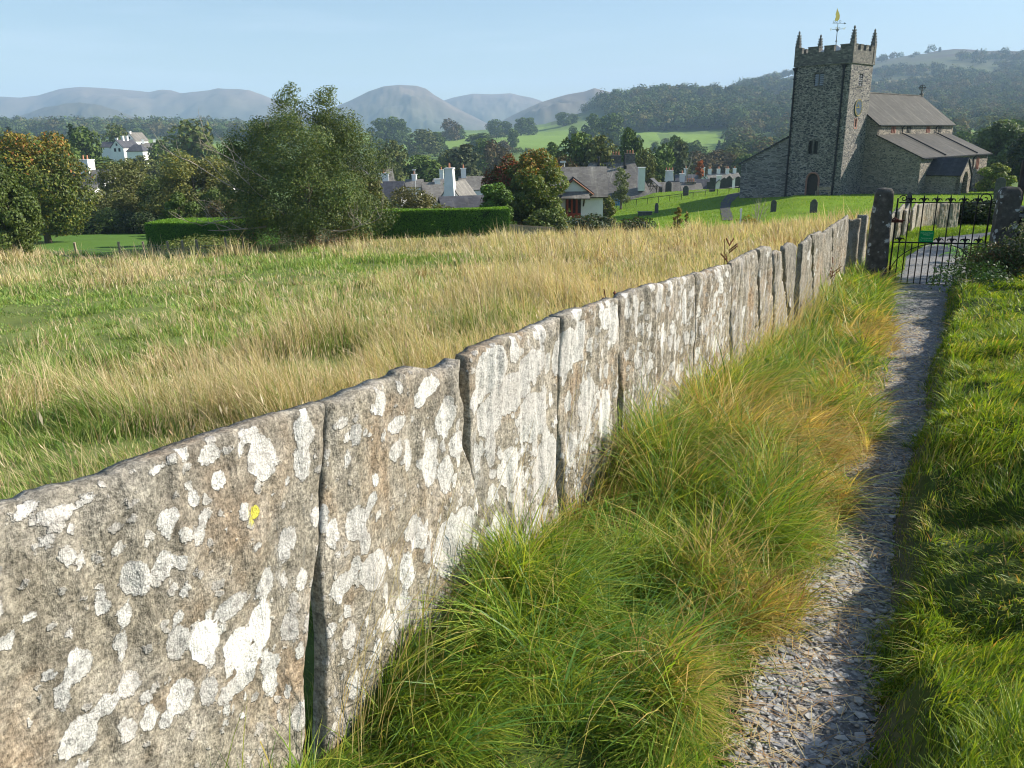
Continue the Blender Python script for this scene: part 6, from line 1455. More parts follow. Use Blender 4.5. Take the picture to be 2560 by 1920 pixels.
# ------------------------------------------------------------------ cottages and village
def chimney(parent, x, y, z0, z1, w_=.7, d=.7, mat=None, pots=1, pot=None, cap=True, taper=1.0):
    m = MB(); m.hull8([(x-w_/2, y-d/2, z0), (x+w_/2, y-d/2, z0), (x+w_/2, y+d/2, z0), (x-w_/2, y+d/2, z0)], [(x-w_/2*taper, y-d/2*taper, z1), (x+w_/2*taper, y-d/2*taper, z1), (x+w_/2*taper, y+d/2*taper, z1), (x-w_/2*taper, y+d/2*taper, z1)])
    if cap: m.box(x-w_/2*taper-.07, x+w_/2*taper+.07, y-d/2*taper-.07, y+d/2*taper+.07, z1+.002, z1+.12)
    c = m.build("chimney", mat or M_WHITE, parent)
    for k in range(pots):
        m = MB(); m.cone((x+(k-(pots-1)/2)*w_*.8/max(1, pots), y), .11, .09, z1+.12, z1+.12+(.5 if pots else .4), 8); m.build("chimney_pot", pot or M_POT, c)
    return c
def house(u, vr, Y, yaw, Ln, Dp, rise, label, wallz=None, vb=None, wmat=None, rmat=None, chims=((0, 1),), win=(), hip=0, group=None, name="house", overh=.25):
    """gable house; u,vr pixel of the ridge middle, ridge along local x, yaw about z"""
    x, y, _ = at(u, Y, vr); zr = zat(u, vr, Y); zg = float(H(x, y)); ze = zr-rise
    zb2 = min(zg, ze-1.8)-.4; rt = thing(name, label, "house", (x, y, zb2), yaw, group); ze -= zb2; zr2 = zr-zb2; a, b = Ln/2, Dp/2
    m = MB()
    holes = [h for h in win]
    facade(m, (-a, -b), (1, 0), (0, -1), 0, Ln, 0, ze, [h[1:] for h in holes if h[0] == 'f'], .12)
    m.add([(-a, b, 0), (a, b, 0), (a, b, ze), (-a, b, ze)], [(0, 3, 2, 1)])
    for sx in (-1, 1):
        if hip: m.add([(sx*a, -b, 0), (sx*a, b, 0), (sx*a, b, ze), (sx*a, -b, ze)], [(0, 1, 2, 3)])
        else: m.add([(sx*a, -b, 0), (sx*a, b, 0), (sx*a, b, ze), (sx*a, 0, zr2-.06), (sx*a, -b, ze)], [(0, 1, 2, 3, 4)])
    wl = m.build("wall", wmat or M_WHITE, rt)
    o = overh; rm = rmat or M_SLATE; k = o*rise/b
    if not hip:
        roof("roof", [(-a-o, -b-o, ze-k), (a+o, -b-o, ze-k), (a+o, 0, zr2), (-a-o, 0, zr2)], .1, rm, rt); r1 = roof("roof", [(a+o, b+o, ze-k), (-a-o, b+o, ze-k), (-a-o, 0, zr2), (a+o, 0, zr2)], .1, rm, rt)
    else:
        roof("roof", [(-a-o, -b-o, ze-k), (a+o, -b-o, ze-k), (a-hip, 0, zr2), (-a+hip, 0, zr2)], .1, rm, rt); roof("roof", [(a+o, b+o, ze-k), (-a-o, b+o, ze-k), (-a+hip, 0, zr2), (a-hip, 0, zr2)], .1, rm, rt)
        roof("roof", [(a+o, -b-o, ze-k), (a+o, b+o, ze-k), (a-hip, .01, zr2), (a-hip, -.01, zr2)], .1, rm, rt); roof("roof", [(-a-o, b+o, ze-k), (-a-o, -b-o, ze-k), (-a+hip, -.01, zr2), (-a+hip, .01, zr2)], .1, rm, rt)
    for h in holes:
        if h[0] == 'f':
            m = MB(); m.box(-a+h[1], -a+h[2], -b+.08, -b+.11, h[3], h[4]); wn = m.build("window", M_GLASS, rt)
            m = MB(); c = -a+(h[1]+h[2])/2; m.box(c-.03, c+.03, -b+.04, -b+.079, h[3], h[4]); zz = (h[3]+h[4])/2; m.box(-a+h[1], -a+h[2], -b+.045, -b+.075, zz-.03, zz+.03); m.build("glazing_bar", M_WHITE, wn)
    for cdef in chims:
        t, n = cdef[0], cdef[1]; kw = cdef[2] if len(cdef) > 2 else {}
        chimney(rt, t*a*.97, 0, ze+rise*.3, zr2+kw.pop("h", 1.0), pots=n, **kw) if True else None
    return rt, ze, zr2
def gwin(rt, side, Ln, y0, y1, z0, z1):
    """a window on a gable end (side -1 or 1)"""
    x_ = side*Ln/2; m = MB(); m.box(min(x_, x_+side*.02), max(x_, x_+side*.02), y0, y1, z0, z1); m.build("window", M_GLASS, rt)
# the porch cottage
HX, HY = 62, 62
rt, ze, zr = house(1437, 417, 62, -.06, 4.0, 4.6, 1.75, "white cottage with slate roof, gabled porch and red door posts", chims=(), win=(), overh=.35)
ct = rt; cz0 = rt.location.z
def CL(u, v, dy=0): Y = 62-2.3+dy; return (at(u, Y, v)[0]-rt.location.x, zat(u, v, Y)-cz0)
a1 = CL(1417, 479, -.9); b1 = CL(1478, 479, -.9); ap = CL(1436, 452, -.9); 
m = MB(); yb, yf = -2.32, -3.2
m.prism([(a1[0], a1[1]), (b1[0], b1[1]), (ap[0]+.1, ap[1])], 'y', yf, yb); m.build("porch_gable", M_WHITE, rt)
m = MB(); 
for p, q_ in (((a1[0]-.35, a1[1]-.12), (ap[0]+.1, ap[1]+.16)), ((b1[0]+.4, b1[1]-.22), (ap[0]+.1, ap[1]+.16))):
    m.add([(p[0], yf-.15, p[1]), (q_[0], yf-.15, q_[1]), (q_[0], yb, q_[1]), (p[0], yb, p[1]), (p[0], yf-.15, p[1]+.12), (q_[0], yf-.15, q_[1]+.12), (q_[0], yb, q_[1]+.12), (p[0], yb, p[1]+.12)], [(0, 1, 2, 3), (4, 7, 6, 5), (0, 4, 5, 1), (0, 3, 7, 4)])
m.build("porch_roof", M_SLATED, rt)
m = MB()
for p, q_ in (((a1[0]-.3, a1[1]-.1), (ap[0]+.1, ap[1]+.12)), ((b1[0]+.35, b1[1]-.2), (ap[0]+.1, ap[1]+.12))): m.tube([(p[0], yf-.17, p[1]), (q_[0], yf-.17, q_[1])], .06, 4)
m.build("bargeboard", mat_plain("brown_board", (.22, .10, .06), .7), rt)
c1 = CL(1411, 496, -1.6); c2 = CL(1484, 496, -1.6); c3 = CL(1414, 479, -.9)
roof("canopy", [(c1[0], -3.9, c1[1]), (c2[0], -3.9, c2[1]), (b1[0], -3.21, a1[1]), (a1[0], -3.21, a1[1])], .08, M_SLATE, rt)
d0 = CL(1419, 496, -.1); d1 = CL(1457, 545, -.1)
m = MB(); m.box(d0[0], d1[0], -2.36, -2.31, d1[1], d0[1]); dr = m.build("doorway", M_WOODD, rt)
for uu in (1424, 1435, 1447):
    p = CL(uu, 500, -.2); m = MB(); m.box(p[0]-.07, p[0]+.07, -2.5, -2.4, d1[1], d0[1]); m.build("door_post", M_REDW, dr)
m = MB(); m.box(d0[0]+.2, d1[0]-.02, -2.47, -2.42, d1[1], d1[1]+.35); m.build("half_door", M_REDW, dr)
m = MB(); p = CL(1468, 480, -.3); [m.tube([(p[0]-.1, -2.35, p[1]-1.0), (p[0]-.05, -2.9, p[1]-.35), (p[0]-.05, -3.5, p[1]-.3)], .05, 4)]; m.build("canopy_bracket", M_WOODD, rt)
m = MB(); st = CL(1462, 552, -.6); m.box(st[0]-1.3, st[0]+.4, -3.6, -2.32, st[1]-.7, st[1]-.15); m.box(st[0]-1.1, st[0]+.7, -4.1, -3.61, st[1]-.9, st[1]-.4); m.build("step", mat_plain("concrete_step", (.35, .36, .37), .9), rt)
# the great slate roof behind
rt, ze, zr = house(1530, 406, 126, -.03, 11.6, 13.0, 5.6, "large building with a great weathered hipped slate roof behind the slim tree", chims=(), hip=2.4, rmat=mat_slate("streaked_slate", (.16, .15, .14), .7, s=3), overh=.3)
for uu, vt, vb2 in ((1539, 383, 407), (1574, 379, 405)):
    p = at(uu, 126.4, vb2); lx = p[0]-rt.location.x
    chimney(rt, lx, .4, zr-.4, zat(uu, vt, 126.4)-rt.location.z-.4, 1.5, 1.1, M_ASH, 3)
for uu, vt, vb2 in ((1497, 393, 409), (1562, 390, 404)):
    p = at(uu, 125, vb2); m = MB(); lx = p[0]-rt.location.x; z1 = zat(uu, vt, 125)-rt.location.z; m.box(lx-.12, lx+.3, -1.1, -.7, zr-1.2, zr-.45); m.cone((lx, -.9), .16, .14, zr-.45, z1-.1, 8); m.cone((lx, -.9), .25, .2, z1-.1, z1+.1, 8); m.build("flue", M_PIPE, rt)
p = at(1606, 121.5, 430); lx = p[0]-rt.location.x; z1 = zat(1606, 420, 121.5)-rt.location.z; chimney(rt, lx, -4.5, z1-3.2, z1, .95, .95, M_WHITE, 0)
rt, ze, zr = house(1462, 408, 134, .1, 7, 10, 4.4, "blue shaded slate roofed wing left of the great hipped roof", chims=(), rmat=M_SLATED)
rt, ze, zr = house(1645, 455, 134, -.15, 6.5, 7, 2.4, "low pale roofed outbuilding at the right foot of the great hipped roof", chims=())
V_ = [
 # u, ridge v, Y, yaw, L, D, rise, label, kwargs
 (1144, 452, 92, 1.42, 8, 3.1, 2.1, "white gabled cottage with a big stepped white chimney above the hedge", dict(chims=((-1, 1, dict(h=1.4, w_=1.3, d=1.1, taper=.75)),), overh=.06)),
 (1158, 489, 72, .25, 3.8, 3.4, 1.4, "low dark roofed shed just above the long clipped hedge", dict(rmat=M_SLATED, chims=())),
 (936, 404, 150, .3, 5.5, 5, 3.0, "old grey roofed house with a tall stone stack left of the village", dict(chims=((.8, 1, dict(mat=M_ASH, h=1.2)),), wmat=M_RUB2)),
 (960, 452, 112, .1, 2.6, 3, .9, "white cottage end with terracotta pot beside the dark curved roof", dict(chims=((0, 1, dict(h=.9, w_=1.3)),))),
 (975, 453, 100, -.1, 3.0, 4, 1.8, "dark slate roofed barn among the village trees", dict(rmat=M_SLATED, chims=((.1, 1, dict(h=-.8, w_=.4, d=.4)),))),
 (1036, 448, 125, .0, 2.2, 3, .9, "small white house glimpsed over the apple tree", dict(chims=((0, 1, dict(h=.6)),))),
 (1080, 455, 118, .2, 2.6, 3, 1.3, "white walled house with one square white chimney over the apple tree", dict(chims=((.6, 0, dict(h=.3, w_=.8)),))),
 (1103, 466, 104, .15, 4.2, 5, 1.6, "brown slate roof between the apple tree and the stepped chimney cottage", dict(chims=())),
 (1104, 446, 150, 0, 2.6, 4, .6, "cream shop front block in the village centre", dict(wmat=M_CREAM, chims=((0, 1, dict(h=1.4)),))),
 (1190, 440, 120, .1, 4.6, 5, 1.6, "grey roofed house half hidden by the red maple", dict(chims=((-.8, 1, dict(h=1.0)),))),
 (1672, 462, 150, -.2, 5.0, 6, 2.0, "house with a broad splayed white chimney and clay pots left of the gravestones", dict(chims=((.0, 3, dict(h=2.4, w_=2.0, d=1.4, taper=.65)),), rmat=M_SLATED)),
 (1701, 452, 142, -.1, 3.6, 5, 1.6, "dark roofed village house with a single tall white chimney", dict(chims=((.15, 1, dict(h=1.1, w_=.8)),), rmat=M_SLATED)),
 (1726, 458, 135, .0, 3.0, 4, 1.0, "low grey roof carrying three terracotta pots behind the railing", dict(chims=((0, 4, dict(h=.15, w_=1.6, mat=M_RUB2)),))),
 (1714, 436, 175, -.1, 4.0, 6, 2.0, "dark roof with a small white chimney left of the orange tree", dict(chims=((0, 1, dict(h=1.1)),), rmat=M_SLATED)),
 (1751, 437, 165, 1.5, 6.0, 4, 2.0, "dark roofed house showing a small white gable under the orange tree", dict(chims=((-.9, 1, dict(h=1.4, w_=.9)),), rmat=M_SLATED)),
 (1762, 447, 140, -.2, 4.6, 5, 1.6, "long dark slate roof left of the square topped gravestone", dict(rmat=M_SLATED, chims=())),
 (1793, 446, 138, 1.45, 5.0, 2.2, 1.2, "narrow white gable end beside the square topped gravestone", dict(chims=((-.9, 0, dict(h=.5, w_=.8)),))),
 (1796, 434, 200, .05, 5.5, 5, 1.2, "distant pale terrace with a row of chimneys behind the gravestones", dict(chims=((-.8, 2), (0, 2), (.8, 2)))),
 (1829, 432, 210, .05, 3.0, 4, 1.0, "distant small white house nearest the church side wall", dict(chims=((.5, 1),))),
 (311, 349, 262, 1.35, 8, 4.4, 2.2, "white house on the left hillside with its broad gable facing us", dict(chims=((-.2, 0), (.3, 0)), rmat=M_SLATED)),
 (276, 354, 268, .0, 4.6, 4, 1.5, "low slate roofed wing left of the broad white gable", dict(rmat=M_SLATED, chims=((.9, 0),))),
 (338, 331, 275, 1.3, 6, 4.2, 2.4, "tallest white gabled house of the hillside cluster", dict(chims=((-.9, 0, dict(h=.2)),))),
 (343, 361, 255, .0, 4.8, 5, 1.8, "blue shaded white house with a dark hipped roof below the tall gable", dict(rmat=M_SLATED, chims=(), hip=1.3)),
 (372, 357, 262, .45, 4.2, 4, 1.9, "slate roofed white house with two small chimneys at the cluster's right", dict(chims=((-.8, 0), (.8, 0)))),
 (402, 381, 235, 1.25, 6, 3.4, 2.0, "white gable rising from the trees right of the hillside cluster", dict(chims=(), rmat=M_SLATED)),
 (517, 391, 215, 1.9, 7, 3.6, 2.2, "white gabled house left of the big field tree", dict(chims=())),
 (556, 452, 96, 0, 2.6, 3, .9, "white wall patch showing through trees just left of the big field tree", dict(chims=())),
 (232, 424, 104, -.25, 5.0, 6, 2.6, "grey roofed house with a large square stone chimney and two pots right of the sycamore", dict(chims=((-.35, 2, dict(h=1.1, w_=1.5, d=1.2)),))),
 (195, 462, 92, 0, 4.0, 4, .8, "white cottage wall glimpsed through the sycamore leaves", dict(chims=())),
 (588, 395, 190, .2, 3.6, 4, 1.6, "small white and brown gabled house touching the left side of the big tree", dict(chims=((.5, 1),), rmat=M_SLATED)),
 (412, 470, 96, 0, 2.2, 3, .8, "tiny white wall patch in the shadow between olive trees", dict(chims=()))]
for (u, vr, Y, yaw, Ln, Dp, rise, lab, kw) in V_:
    ww = []
    if abs(yaw) > 1: gws = True
    if Ln >= 2.5: ww = [('f', Ln*f-.3, Ln*f+.3, 1.0, 1.9) for f in (.28, .72)]
    rt, ze, zr = house(u, vr, Y, yaw, Ln, Dp, rise, lab, win=ww, **kw)
    if abs(yaw) > 1 and u < 600 and u > 250:
        for yy in (-1.1, .4): gwin(rt, -1, Ln, yy, yy+.7, ze-1.3, ze-.3)
        gwin(rt, -1, Ln, -.3, .3, ze+.4, ze+1.1)
# street lamps glimpsed
for u, vt, vb2, Y, lab in ((1411, 404, 432, 68, "pale street lamp above the porch cottage roof"), (1038, 424, 450, 110, "slender street lamp in the village behind the apple tree")):
    x, y, z = at(u, Y, vb2); zt = zat(u, vt, Y); m = MB(); m.tube([(0, 0, 0), (0, 0, zt-z-.1)], [.07, .05], 6); m.box(-.35, .12, -.12, .12, zt-z-.1, zt-z+.05); tag(m.build("street_lamp", mat_plain("lamp_grey", (.6, .6, .58), .5), None, loc=(x, y, z)), lab, "street lamp")
# ------------------------------------------------------------------ trees of the valley: shared kinds, individual objects
KIND = []
def kind(nm, H_, W_, cols, n, leaf, seed, name, **kw):
    g = np.random.default_rng(seed); kw.setdefault("lobes", 15)
    V, q, C_, Lb = crown(g, n, H_, W_, H_*kw.pop("z0f", .03), leaf, cols, [1]*len(cols), **kw); V, Lb = fit(V, Lb, H_, W_)
    me = mesh_np("crown", V, [q], col=C_, mats=[M_FAR]); tb = trunk_mb(g, H_, W_, .028*H_, Lb[::4], n=6).build("trunk", M_BARK, smooth=True); tm_ = tb.data; bpy.data.objects.remove(tb)
    KIND.append((nm, name, me, tm_, H_, W_))
FG = [(.085, .13, .035), (.115, .16, .045), (.065, .10, .03)]
FO = [(.13, .15, .05), (.11, .13, .045), (.155, .17, .06)]
FL = [(.12, .18, .05), (.15, .21, .06), (.10, .15, .045)]
FB = [(.14, .11, .06), (.11, .095, .05), (.16, .125, .07)]
kind("dark green", 10, 9, FG, 2600, .34, 301, "oak_tree"); kind("olive", 10, 9.5, FO, 2600, .34, 302, "oak_tree"); kind("light green", 9, 8, FL, 2400, .34, 303, "ash_tree")
kind("brownish", 8, 8.5, FB, 2200, .33, 304, "broadleaf_tree", shell=.6); kind("deep green", 12, 8, FG, 2600, .36, 305, "oak_tree", spread=.6); kind("pointed dark", 14, 6, [(.03, .055, .025), (.04, .07, .03)], 2200, .35, 306, "conifer_tree", conifer=True, lobes=16)
kind("olive wide", 8, 11, FO+FL[:1], 2600, .34, 307, "oak_tree"); kind("grey green", 9, 6, [(.10, .12, .06), (.12, .14, .07)], 2000, .3, 308, "willow_tree", shell=.6)
used = set()
def place(k, x, y, s, rz, label, group, zs=1.0):
    nm, name, me, tm_, H_, W_ = KIND[k]; z = float(H(x, y))
    r = thing(name, label, "tree", (x, y, z-.15*s), rz, group); r.scale = (s, s, s*zs)
    c = link("crown", me, r); t = link("trunk", tm_, r)
    return r
def T2(u, Y, vt, wpx, k, label, group="trees of the valley"):
    x, y, z = at(u, Y, vt+30); h = zat(u, vt, Y)-z; wm = wpx*Y/F_PX; nm, name, me, tm_, H_, W_ = KIND[k]
    s = max(wm/W_*.95, h/H_/1.75); place(k, x, y, s, u*1.7, label, group, max(.5, min(1.8, h/H_/s*1.02)))
for i, (u, Y, vt, wp, k, lab) in enumerate([
    (290, 300, 310, 72, 6, "dark round tree directly behind the hillside white gables"), (475, 215, 300, 140, 6, "large spreading olive tree right of the white house cluster"), (215, 190, 318, 60, 0, "dark green tree left of the hillside houses"),
    (180, 215, 312, 50, 5, "dark pointed tree left of the hillside houses"), (150, 150, 345, 110, 2, "light green tree behind the orange sycamore top"), (60, 170, 335, 90, 0, "dark tree above the orange sycamore at far left"),
    (355, 200, 388, 90, 1, "olive tree below the blue shaded house"), (270, 170, 395, 110, 4, "dark tree under the hillside cluster above the square chimney"), (440, 180, 372, 70, 2, "green tree between the two white gables on the left"), (560, 170, 385, 80, 1, "olive tree beside the small gabled house left of the big tree"),
    (610, 200, 372, 70, 0, "dark tree just left of the big field tree's middle"), (395, 225, 352, 50, 2, "light green tree touching the right of the white cluster"),
    (985, 190, 350, 62, 1, "tall olive tree standing before the lower green pasture"), (960, 150, 370, 50, 7, "slender grey green tree over the village left"), (1062, 165, 388, 110, 0, "dark tree clump behind the shop front"), (1160, 200, 360, 100, 7, "tall feathery tree left of the red maple"),
    (1120, 230, 375, 60, 1, "olive tree behind the stepped chimney"), (1235, 260, 352, 50, 3, "brownish tree behind the maple top"), (1210, 300, 346, 60, 0, "dark tree on the pasture foot above the maple"), (1440, 130, 333, 100, 0, "big dark green oak behind the great slate roof"),
    (1500, 128, 338, 90, 1, "big olive oak behind the grey chimney stacks"), (1572, 150, 322, 60, 4, "dark conifer behind the right chimney stack"), (1380, 170, 358, 62, 4, "dark green tree right of the maple crown"), (1412, 118, 392, 60, 3, "low brown hued tree behind the porch cottage roof"),
    (1612, 135, 372, 60, 1, "olive tree just right of the great roof"), (1655, 160, 360, 70, 2, "green tree above the splayed chimney"), (1700, 190, 352, 60, 7, "grey green feathery tree above the village right"), (1690, 240, 340, 60, 4, "deep green tree at the pasture edge behind the village"),
    (1590, 170, 395, 50, 1, "low olive tree behind the lychgate"), (1640, 150, 398, 50, 0, "low dark tree behind the lychgate"),
    (1800, 280, 375, 90, 3, "brownish tree clump at the back of the small green field"), (1745, 270, 378, 70, 3, "purple brown tree behind the orange leaved tree"), (1870, 250, 385, 70, 0, "dark tree beside the sloping church side wall"), (1835, 300, 368, 70, 1, "olive tree above the distant terrace"), (1930, 230, 392, 80, 2, "green tree rising behind the church side roof"),
    (2330, 300, 300, 90, 1, "olive tree over the nave roof end"), (2400, 240, 330, 90, 4, "deep green tree over the aisle roof"), (2460, 260, 318, 80, 0, "dark tree behind the pale billowing tree"), (2540, 200, 300, 110, 4, "deep green tree at the right edge on the slope")]):
    T2(u, Y, vt, wp, k, lab)
# small orange tree and a dead snag in the village
T("rowan_tree", "small bright orange leaved tree among the village chimneys", "tree", 1749, 150, 400, 20, n=1200, leaf=.16, cols=[(.42, .14, .04), (.34, .10, .03)], ps=[1, 1], z0f=.5, lobes=9, seed=90)
x, y, z = at(1722, 150, 420); m = MB(); zt = zat(1724, 384, 150)-z; m.tube([(0, 0, 0), (-.3, 0, zt*.6), (.3, 0, zt*.8), (.5, 0, zt)], [.16, .12, .08, .04], 5); m.tube([(-.3, 0, zt*.6), (-1.0, 0, zt*.85)], [.09, .03], 5)
tag(m.build("dead_tree", M_DEAD, None, loc=(x, y, z)), "bare grey snag left of the small orange tree", "tree")
# scattered hedgerow trees
SCT = []
g = np.random.default_rng(77); cnt = 0; tries = 0; pos = []
ADJ = ["small", "rounded", "spreading", "low", "upright", "bushy", "broad", "slim", "shaggy", "compact"]
while cnt < 190 and tries < 6000:
    tries += 1
    Y = math.exp(g.uniform(math.log(250), math.log(900))); u = g.uniform(-60, 2620); x, y, z = at(u, Y, 380)
    if inpoly(np.array([x]), np.array([y]), PASTURE[0])[0] or any(inpoly(np.array([x]), np.array([y]), P)[0] for P in PASTURE+BROWNP): continue
    edge_n = float(fbm(x/70, y/70, 131)); 
    if edge_n < -.12 and g.random() < .85: continue
    if 880 < u < 1480 and Y > 270 and g.random() < .6: continue
    if any((x-a)**2+(y-b)**2 < (5.5+Y*.006)**2 for a, b in pos): continue
    s = g.uniform(.55, 1.25)*(1 if Y > 400 else .85)
    uu, vv = proj(x, y, z+8*s)
    if vv > 470 or (230 < uu < 560 and Y < 400): continue
    if 1960 < uu < 2300 and vv > 190: continue          # wholly behind the church
    k = int(g.choice([0, 0, 1, 1, 2, 3, 4, 4, 5, 6, 7])); pos.append((x, y)); cnt += 1
    side = "left valley woods" if uu < 850 else ("central pastures" if uu < 1500 else ("rise behind the village" if uu < 1980 else "slope behind the church"))
    dist = "near edge" if Y < 380 else ("middle" if Y < 600 else "far edge")
    grp = "trees at the %s of the %s" % (dist, side)
    SCT.append((uu, place(k, x, y, s, g.uniform(0, 6.28), "tree", "%s %s" % (KIND[k][0], grp), g.uniform(.7, .95)), "%s tree" % KIND[k][0], "%s of the %s" % (dist, side)))
ORD = "leftmost second third fourth fifth sixth seventh eighth ninth tenth eleventh twelfth thirteenth fourteenth fifteenth".split()
byg = {}
for e in sorted(SCT, key=lambda e: e[0]): byg.setdefault(e[1]["group"], []).append(e)
for l_ in byg.values():
    for i, e in enumerate(l_):
        e[1]["label"] = ("lone %s, %s" % e[2:]) if len(l_) == 1 else ("%s%s, %s" % (ORD[i] if i < len(ORD) else "number %d" % (i+1), (" "+e[2]) if i == 0 else (" "+e[2]+" from left"), e[3]))
# clumps standing out on the pasture skyline
for i, (u, Y, vt, wp, k, lab) in enumerate([
    (948, 760, 296, 52, 4, "leftmost dark skyline tree right of the big field tree"), (978, 765, 292, 50, 0, "dark skyline tree beside the leftmost one"), (1005, 770, 298, 40, 4, "right hand tree of the left skyline clump"), (1124, 800, 297, 44, 3, "round skyline tree with brown base at the centre"),
    (1145, 820, 312, 40, 4, "small skyline tree right of the round one"), (1238, 900, 298, 44, 0, "skyline tree left of the pasture gap"), (1262, 905, 303, 36, 4, "lower skyline tree in the centre gap"), (1303, 900, 294, 34, 4, "flat topped skyline tree in a pair"), (1322, 905, 294, 34, 0, "second flat topped skyline tree in the pair"),
    (1408, 1000, 280, 40, 4, "skyline tree where the wooded hill starts"), (1432, 1020, 284, 30, 0, "small tree beside the start of the wooded hill"), (1283, 640, 322, 28, 4, "lone dark tree in the bright pasture"), (1480, 620, 285, 44, 4, "tall dark tree before the wooded hill"), (1530, 560, 283, 70, 0, "big dark oak before the wooded hill"), (1432, 640, 315, 26, 0, "small tree on the upper pasture edge"),
    (1058, 560, 322, 80, 1, "broad olive oak on the pasture slope"), (1085, 575, 330, 50, 4, "dark oak beside the broad olive one"), (955, 520, 348, 34, 0, "small dark tree at the foot of the bright hill"), (1200, 600, 352, 70, 4, "dark hedge line tree on the pasture"), (1260, 520, 350, 36, 3, "brown hedge tree below the lone dark one")]):
    T2(u, Y, vt, wp, k, lab, "trees on the pastures")
# ------------------------------------------------------------------ far woods (uncountable)
def woods(name, lab, pts, seed, nleaf=130, cols=None):
    g = np.random.default_rng(seed); n = len(pts); P = np.array(pts); R = P[:, 3]
    d = g.normal(0, 1, (n, nleaf, 3)); d[..., 2] = np.abs(d[..., 2])*1.1-.25; d /= np.linalg.norm(d, axis=2)[..., None]
    bump_ = 1+.28*np.sin(d[..., 0]*5+P[:, None, 0])*np.sin(d[..., 1]*5+P[:, None, 1]*.7)+.12*g.normal(0, 1, (n, nleaf))
    C_ = P[:, None, :3]+np.array([0, 0, 1])*(P[:, None, 4:5]*.55)
    Q_ = C_+d*(R[:, None]*bump_)[..., None]*np.array([1, 1, 1.0])*np.concatenate([np.ones((n, 1, 2)), (P[:, 4]/R*.52)[:, None, None]], -1)
    base = np.array(cols)[g.integers(len(cols), size=n)]*g.uniform(.7, 1.3, (n, 1)); col = (base[:, None]*(1+.16*g.normal(0, 1, (n, nleaf, 1)))).reshape(-1, 3).clip(.004, 1)
    V, q, CC = leafcloud(Q_.reshape(-1, 3), (d+np.array([0, 0, .2])).reshape(-1, 3), np.repeat(R*.20, nleaf), col, g, 1.3, .40)
    tag(link(name, mesh_np(name, V, [q], col=CC, mats=[M_FAR])), lab, "woodland", kind="stuff")
WC = [(.065, .10, .03), (.09, .125, .04), (.115, .125, .045), (.05, .08, .025), (.13, .12, .05), (.075, .11, .04)]
HCc = [(.07, .10, .03), (.095, .125, .035), (.12, .13, .045), (.055, .08, .03), (.14, .12, .05)]
pts = []; g = np.random.default_rng(91)
def scat(n, u0, u1, Y0, Y1, dens, r0, r1, hh, brown=True):
    out = []
    for _ in range(n):
        Y = math.exp(g.uniform(math.log(Y0), math.log(Y1))); u = g.uniform(u0, u1); x, y, z = at(u, Y, 300)
        if any(inpoly(np.array([x]), np.array([y]), P)[0] for P in PASTURE+BROWNP): continue
        if not dens(x, y, z, Y, u): continue
        r = g.uniform(r0, r1)*(.7+Y/2500); out.append((x, y, z, r, r*g.uniform(1.5, 2.3)*hh))
    return out
A_ = scat(1000, -120, 700, 850, 1500, lambda x, y, z, Y, u: True, 4.5, 8, 1.0)
woods("woodland", "dark belt of woodland along the foot of the blue fells at the left", A_, 401, 160, WC)
B_ = scat(2600, 1440, 2010, 820, 1500, lambda x, y, z, Y, u: (u > 1500+(1200-Y)*.15) and fbm(x/90, y/90, 141) > -.75+.2*(Y < 950), 4.0, 7.5, 1.0)
woods("woodland", "rounded wooded hill behind the village at the centre right", B_, 402, 160, WC)
C_w = scat(5200, 1830, 2700, 380, 2100, lambda x, y, z, Y, u: z < 170+60*float(fbm(x/200, y/200, 143)) and fbm(x/120, y/120, 144) > -.35+.25*ss(900, 1700, Y), 3.4, 6.2, .95)
woods("woodland", "broad wooded hillside below the heather moor at the right", C_w, 403, 140, HCc)
for i, (u, vt, wp) in enumerate([(2347, 117, 6), (1875, 206, 16), (1852, 221, 12), (2450, 120, 3)]):
    T2(u, 2150 if u > 1900 else 1780, vt, wp, 0, ["tiny lone tree on the moor skyline at right", "skyline tree on the falling left shoulder of the moor", "lower skyline tree on the left shoulder of the moor", "speck of a tree on the moor top near the right edge"][i], "skyline trees")
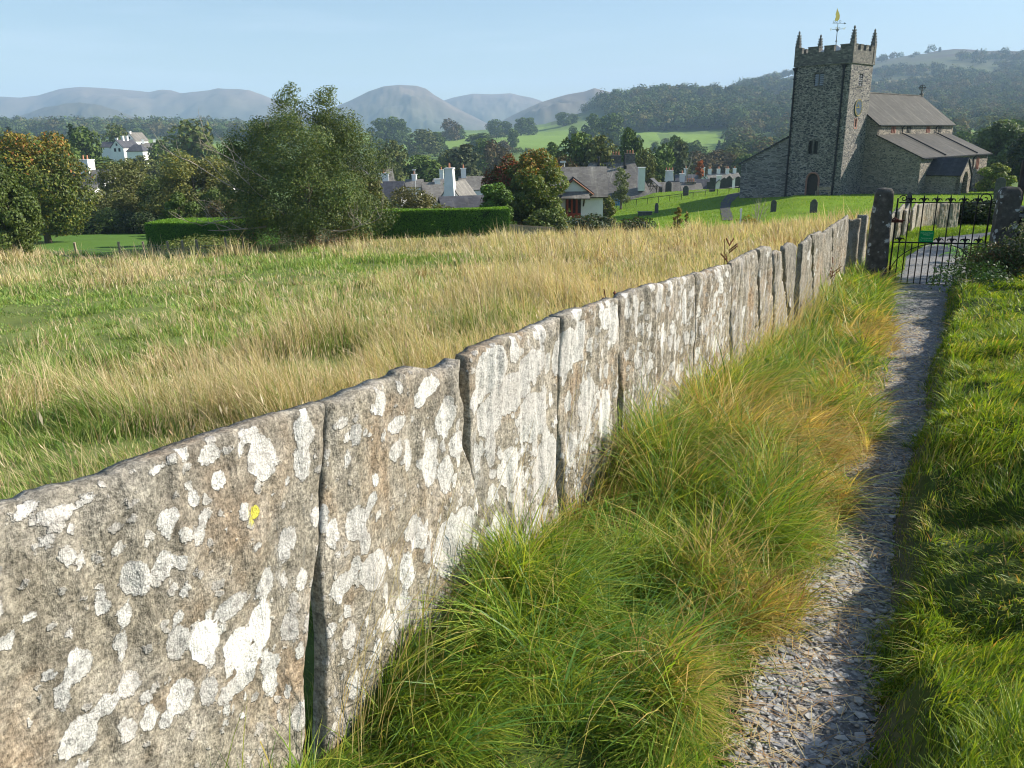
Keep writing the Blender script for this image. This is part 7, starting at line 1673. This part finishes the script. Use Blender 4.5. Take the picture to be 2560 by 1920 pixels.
# hedgerows on the pastures: dark lines
hp_ = [((1180, 352), (1260, 348), 14), ((1020, 348), (1110, 346), 12), ((860, 376), (1010, 374), 16), ((1420, 356), (1480, 330), 12), ((1120, 392), (1330, 384), 30), ((520, 358), (640, 350), 12), ((1000, 400), (1110, 396), 12), ((960, 440), (1120, 440), 14), ((1560, 420), (1920, 414), 34), ((880, 400), (960, 398), 10)]
pp = []
for a, b, n in hp_:
    for k in range(n*2):
        t = (k+g.random())/(n*2); x, y, z = hit(a[0]+(b[0]-a[0])*t, a[1]+(b[1]-a[1])*t, 140)
        r = g.uniform(.8, 2.0)*max(1, y/450); pp.append((x+g.normal(0, 1), y+g.normal(0, 1), z, r, r*1.6))
woods("hedgerow", "dark field hedgerows and scrub lining the green pastures", pp, 404, 70, WC)
# ------------------------------------------------------------------ trees off to the right that throw the shade
for i, (x, y, h, w_, lab) in enumerate([(12.6, 13.0, 4.6, 3.0, "tall dark holly beyond the right end of the dry stone wall"), (14.6, 19.2, 4.6, 3.6, "dark yew overhanging the wall beyond the gate"), (20, 24.5, 7, 5.0, "dark yew deeper in the churchyard corner"), (27, 33, 9, 7, "tall dark tree beyond the right edge of the churchyard"), (36, 46, 10, 8, "great dark tree shading the churchyard from the right"), (50, 70, 16, 10, "tall evergreen far right of the church"), (58, 60, 15, 10, "broad evergreen beyond the right edge")]):
    nT("dark_evergreen", lab, "tree", x, y, h, w_, 9000, .05, DARK, 500+i, lobes=18, spread=.7)
T("yew_bush", "near black yew bush filling the shade behind the right side of the gate", "bush", 2452, 29, 500, 130, n=9000, leaf=.05, cols=DARK, ps=Q4, lobes=14, seed=95, **SH)  # dark mass put in to blacken the shaded corner behind the gate
# ------------------------------------------------------------------ haze: one closed box of even air
def haze():
    m = MB(); m.box(-7600, 7600, -7200, 7400, -460, 470)
    mt = bpy.data.materials.new("haze_air"); mt.use_nodes = True; t = mt.node_tree; t.nodes.clear()
    o = t.nodes.new("ShaderNodeOutputMaterial"); v = t.nodes.new("ShaderNodeVolumePrincipled")
    v.inputs["Color"].default_value = (.52, .72, 1.0, 1); v.inputs["Density"].default_value = 2.1e-4; v.inputs["Anisotropy"].default_value = 0
    t.links.new(v.outputs[0], o.inputs["Volume"])
    tag(m.build("haze", mt), "pale blue haze veiling the distant fells", "haze", kind="stuff")
haze()
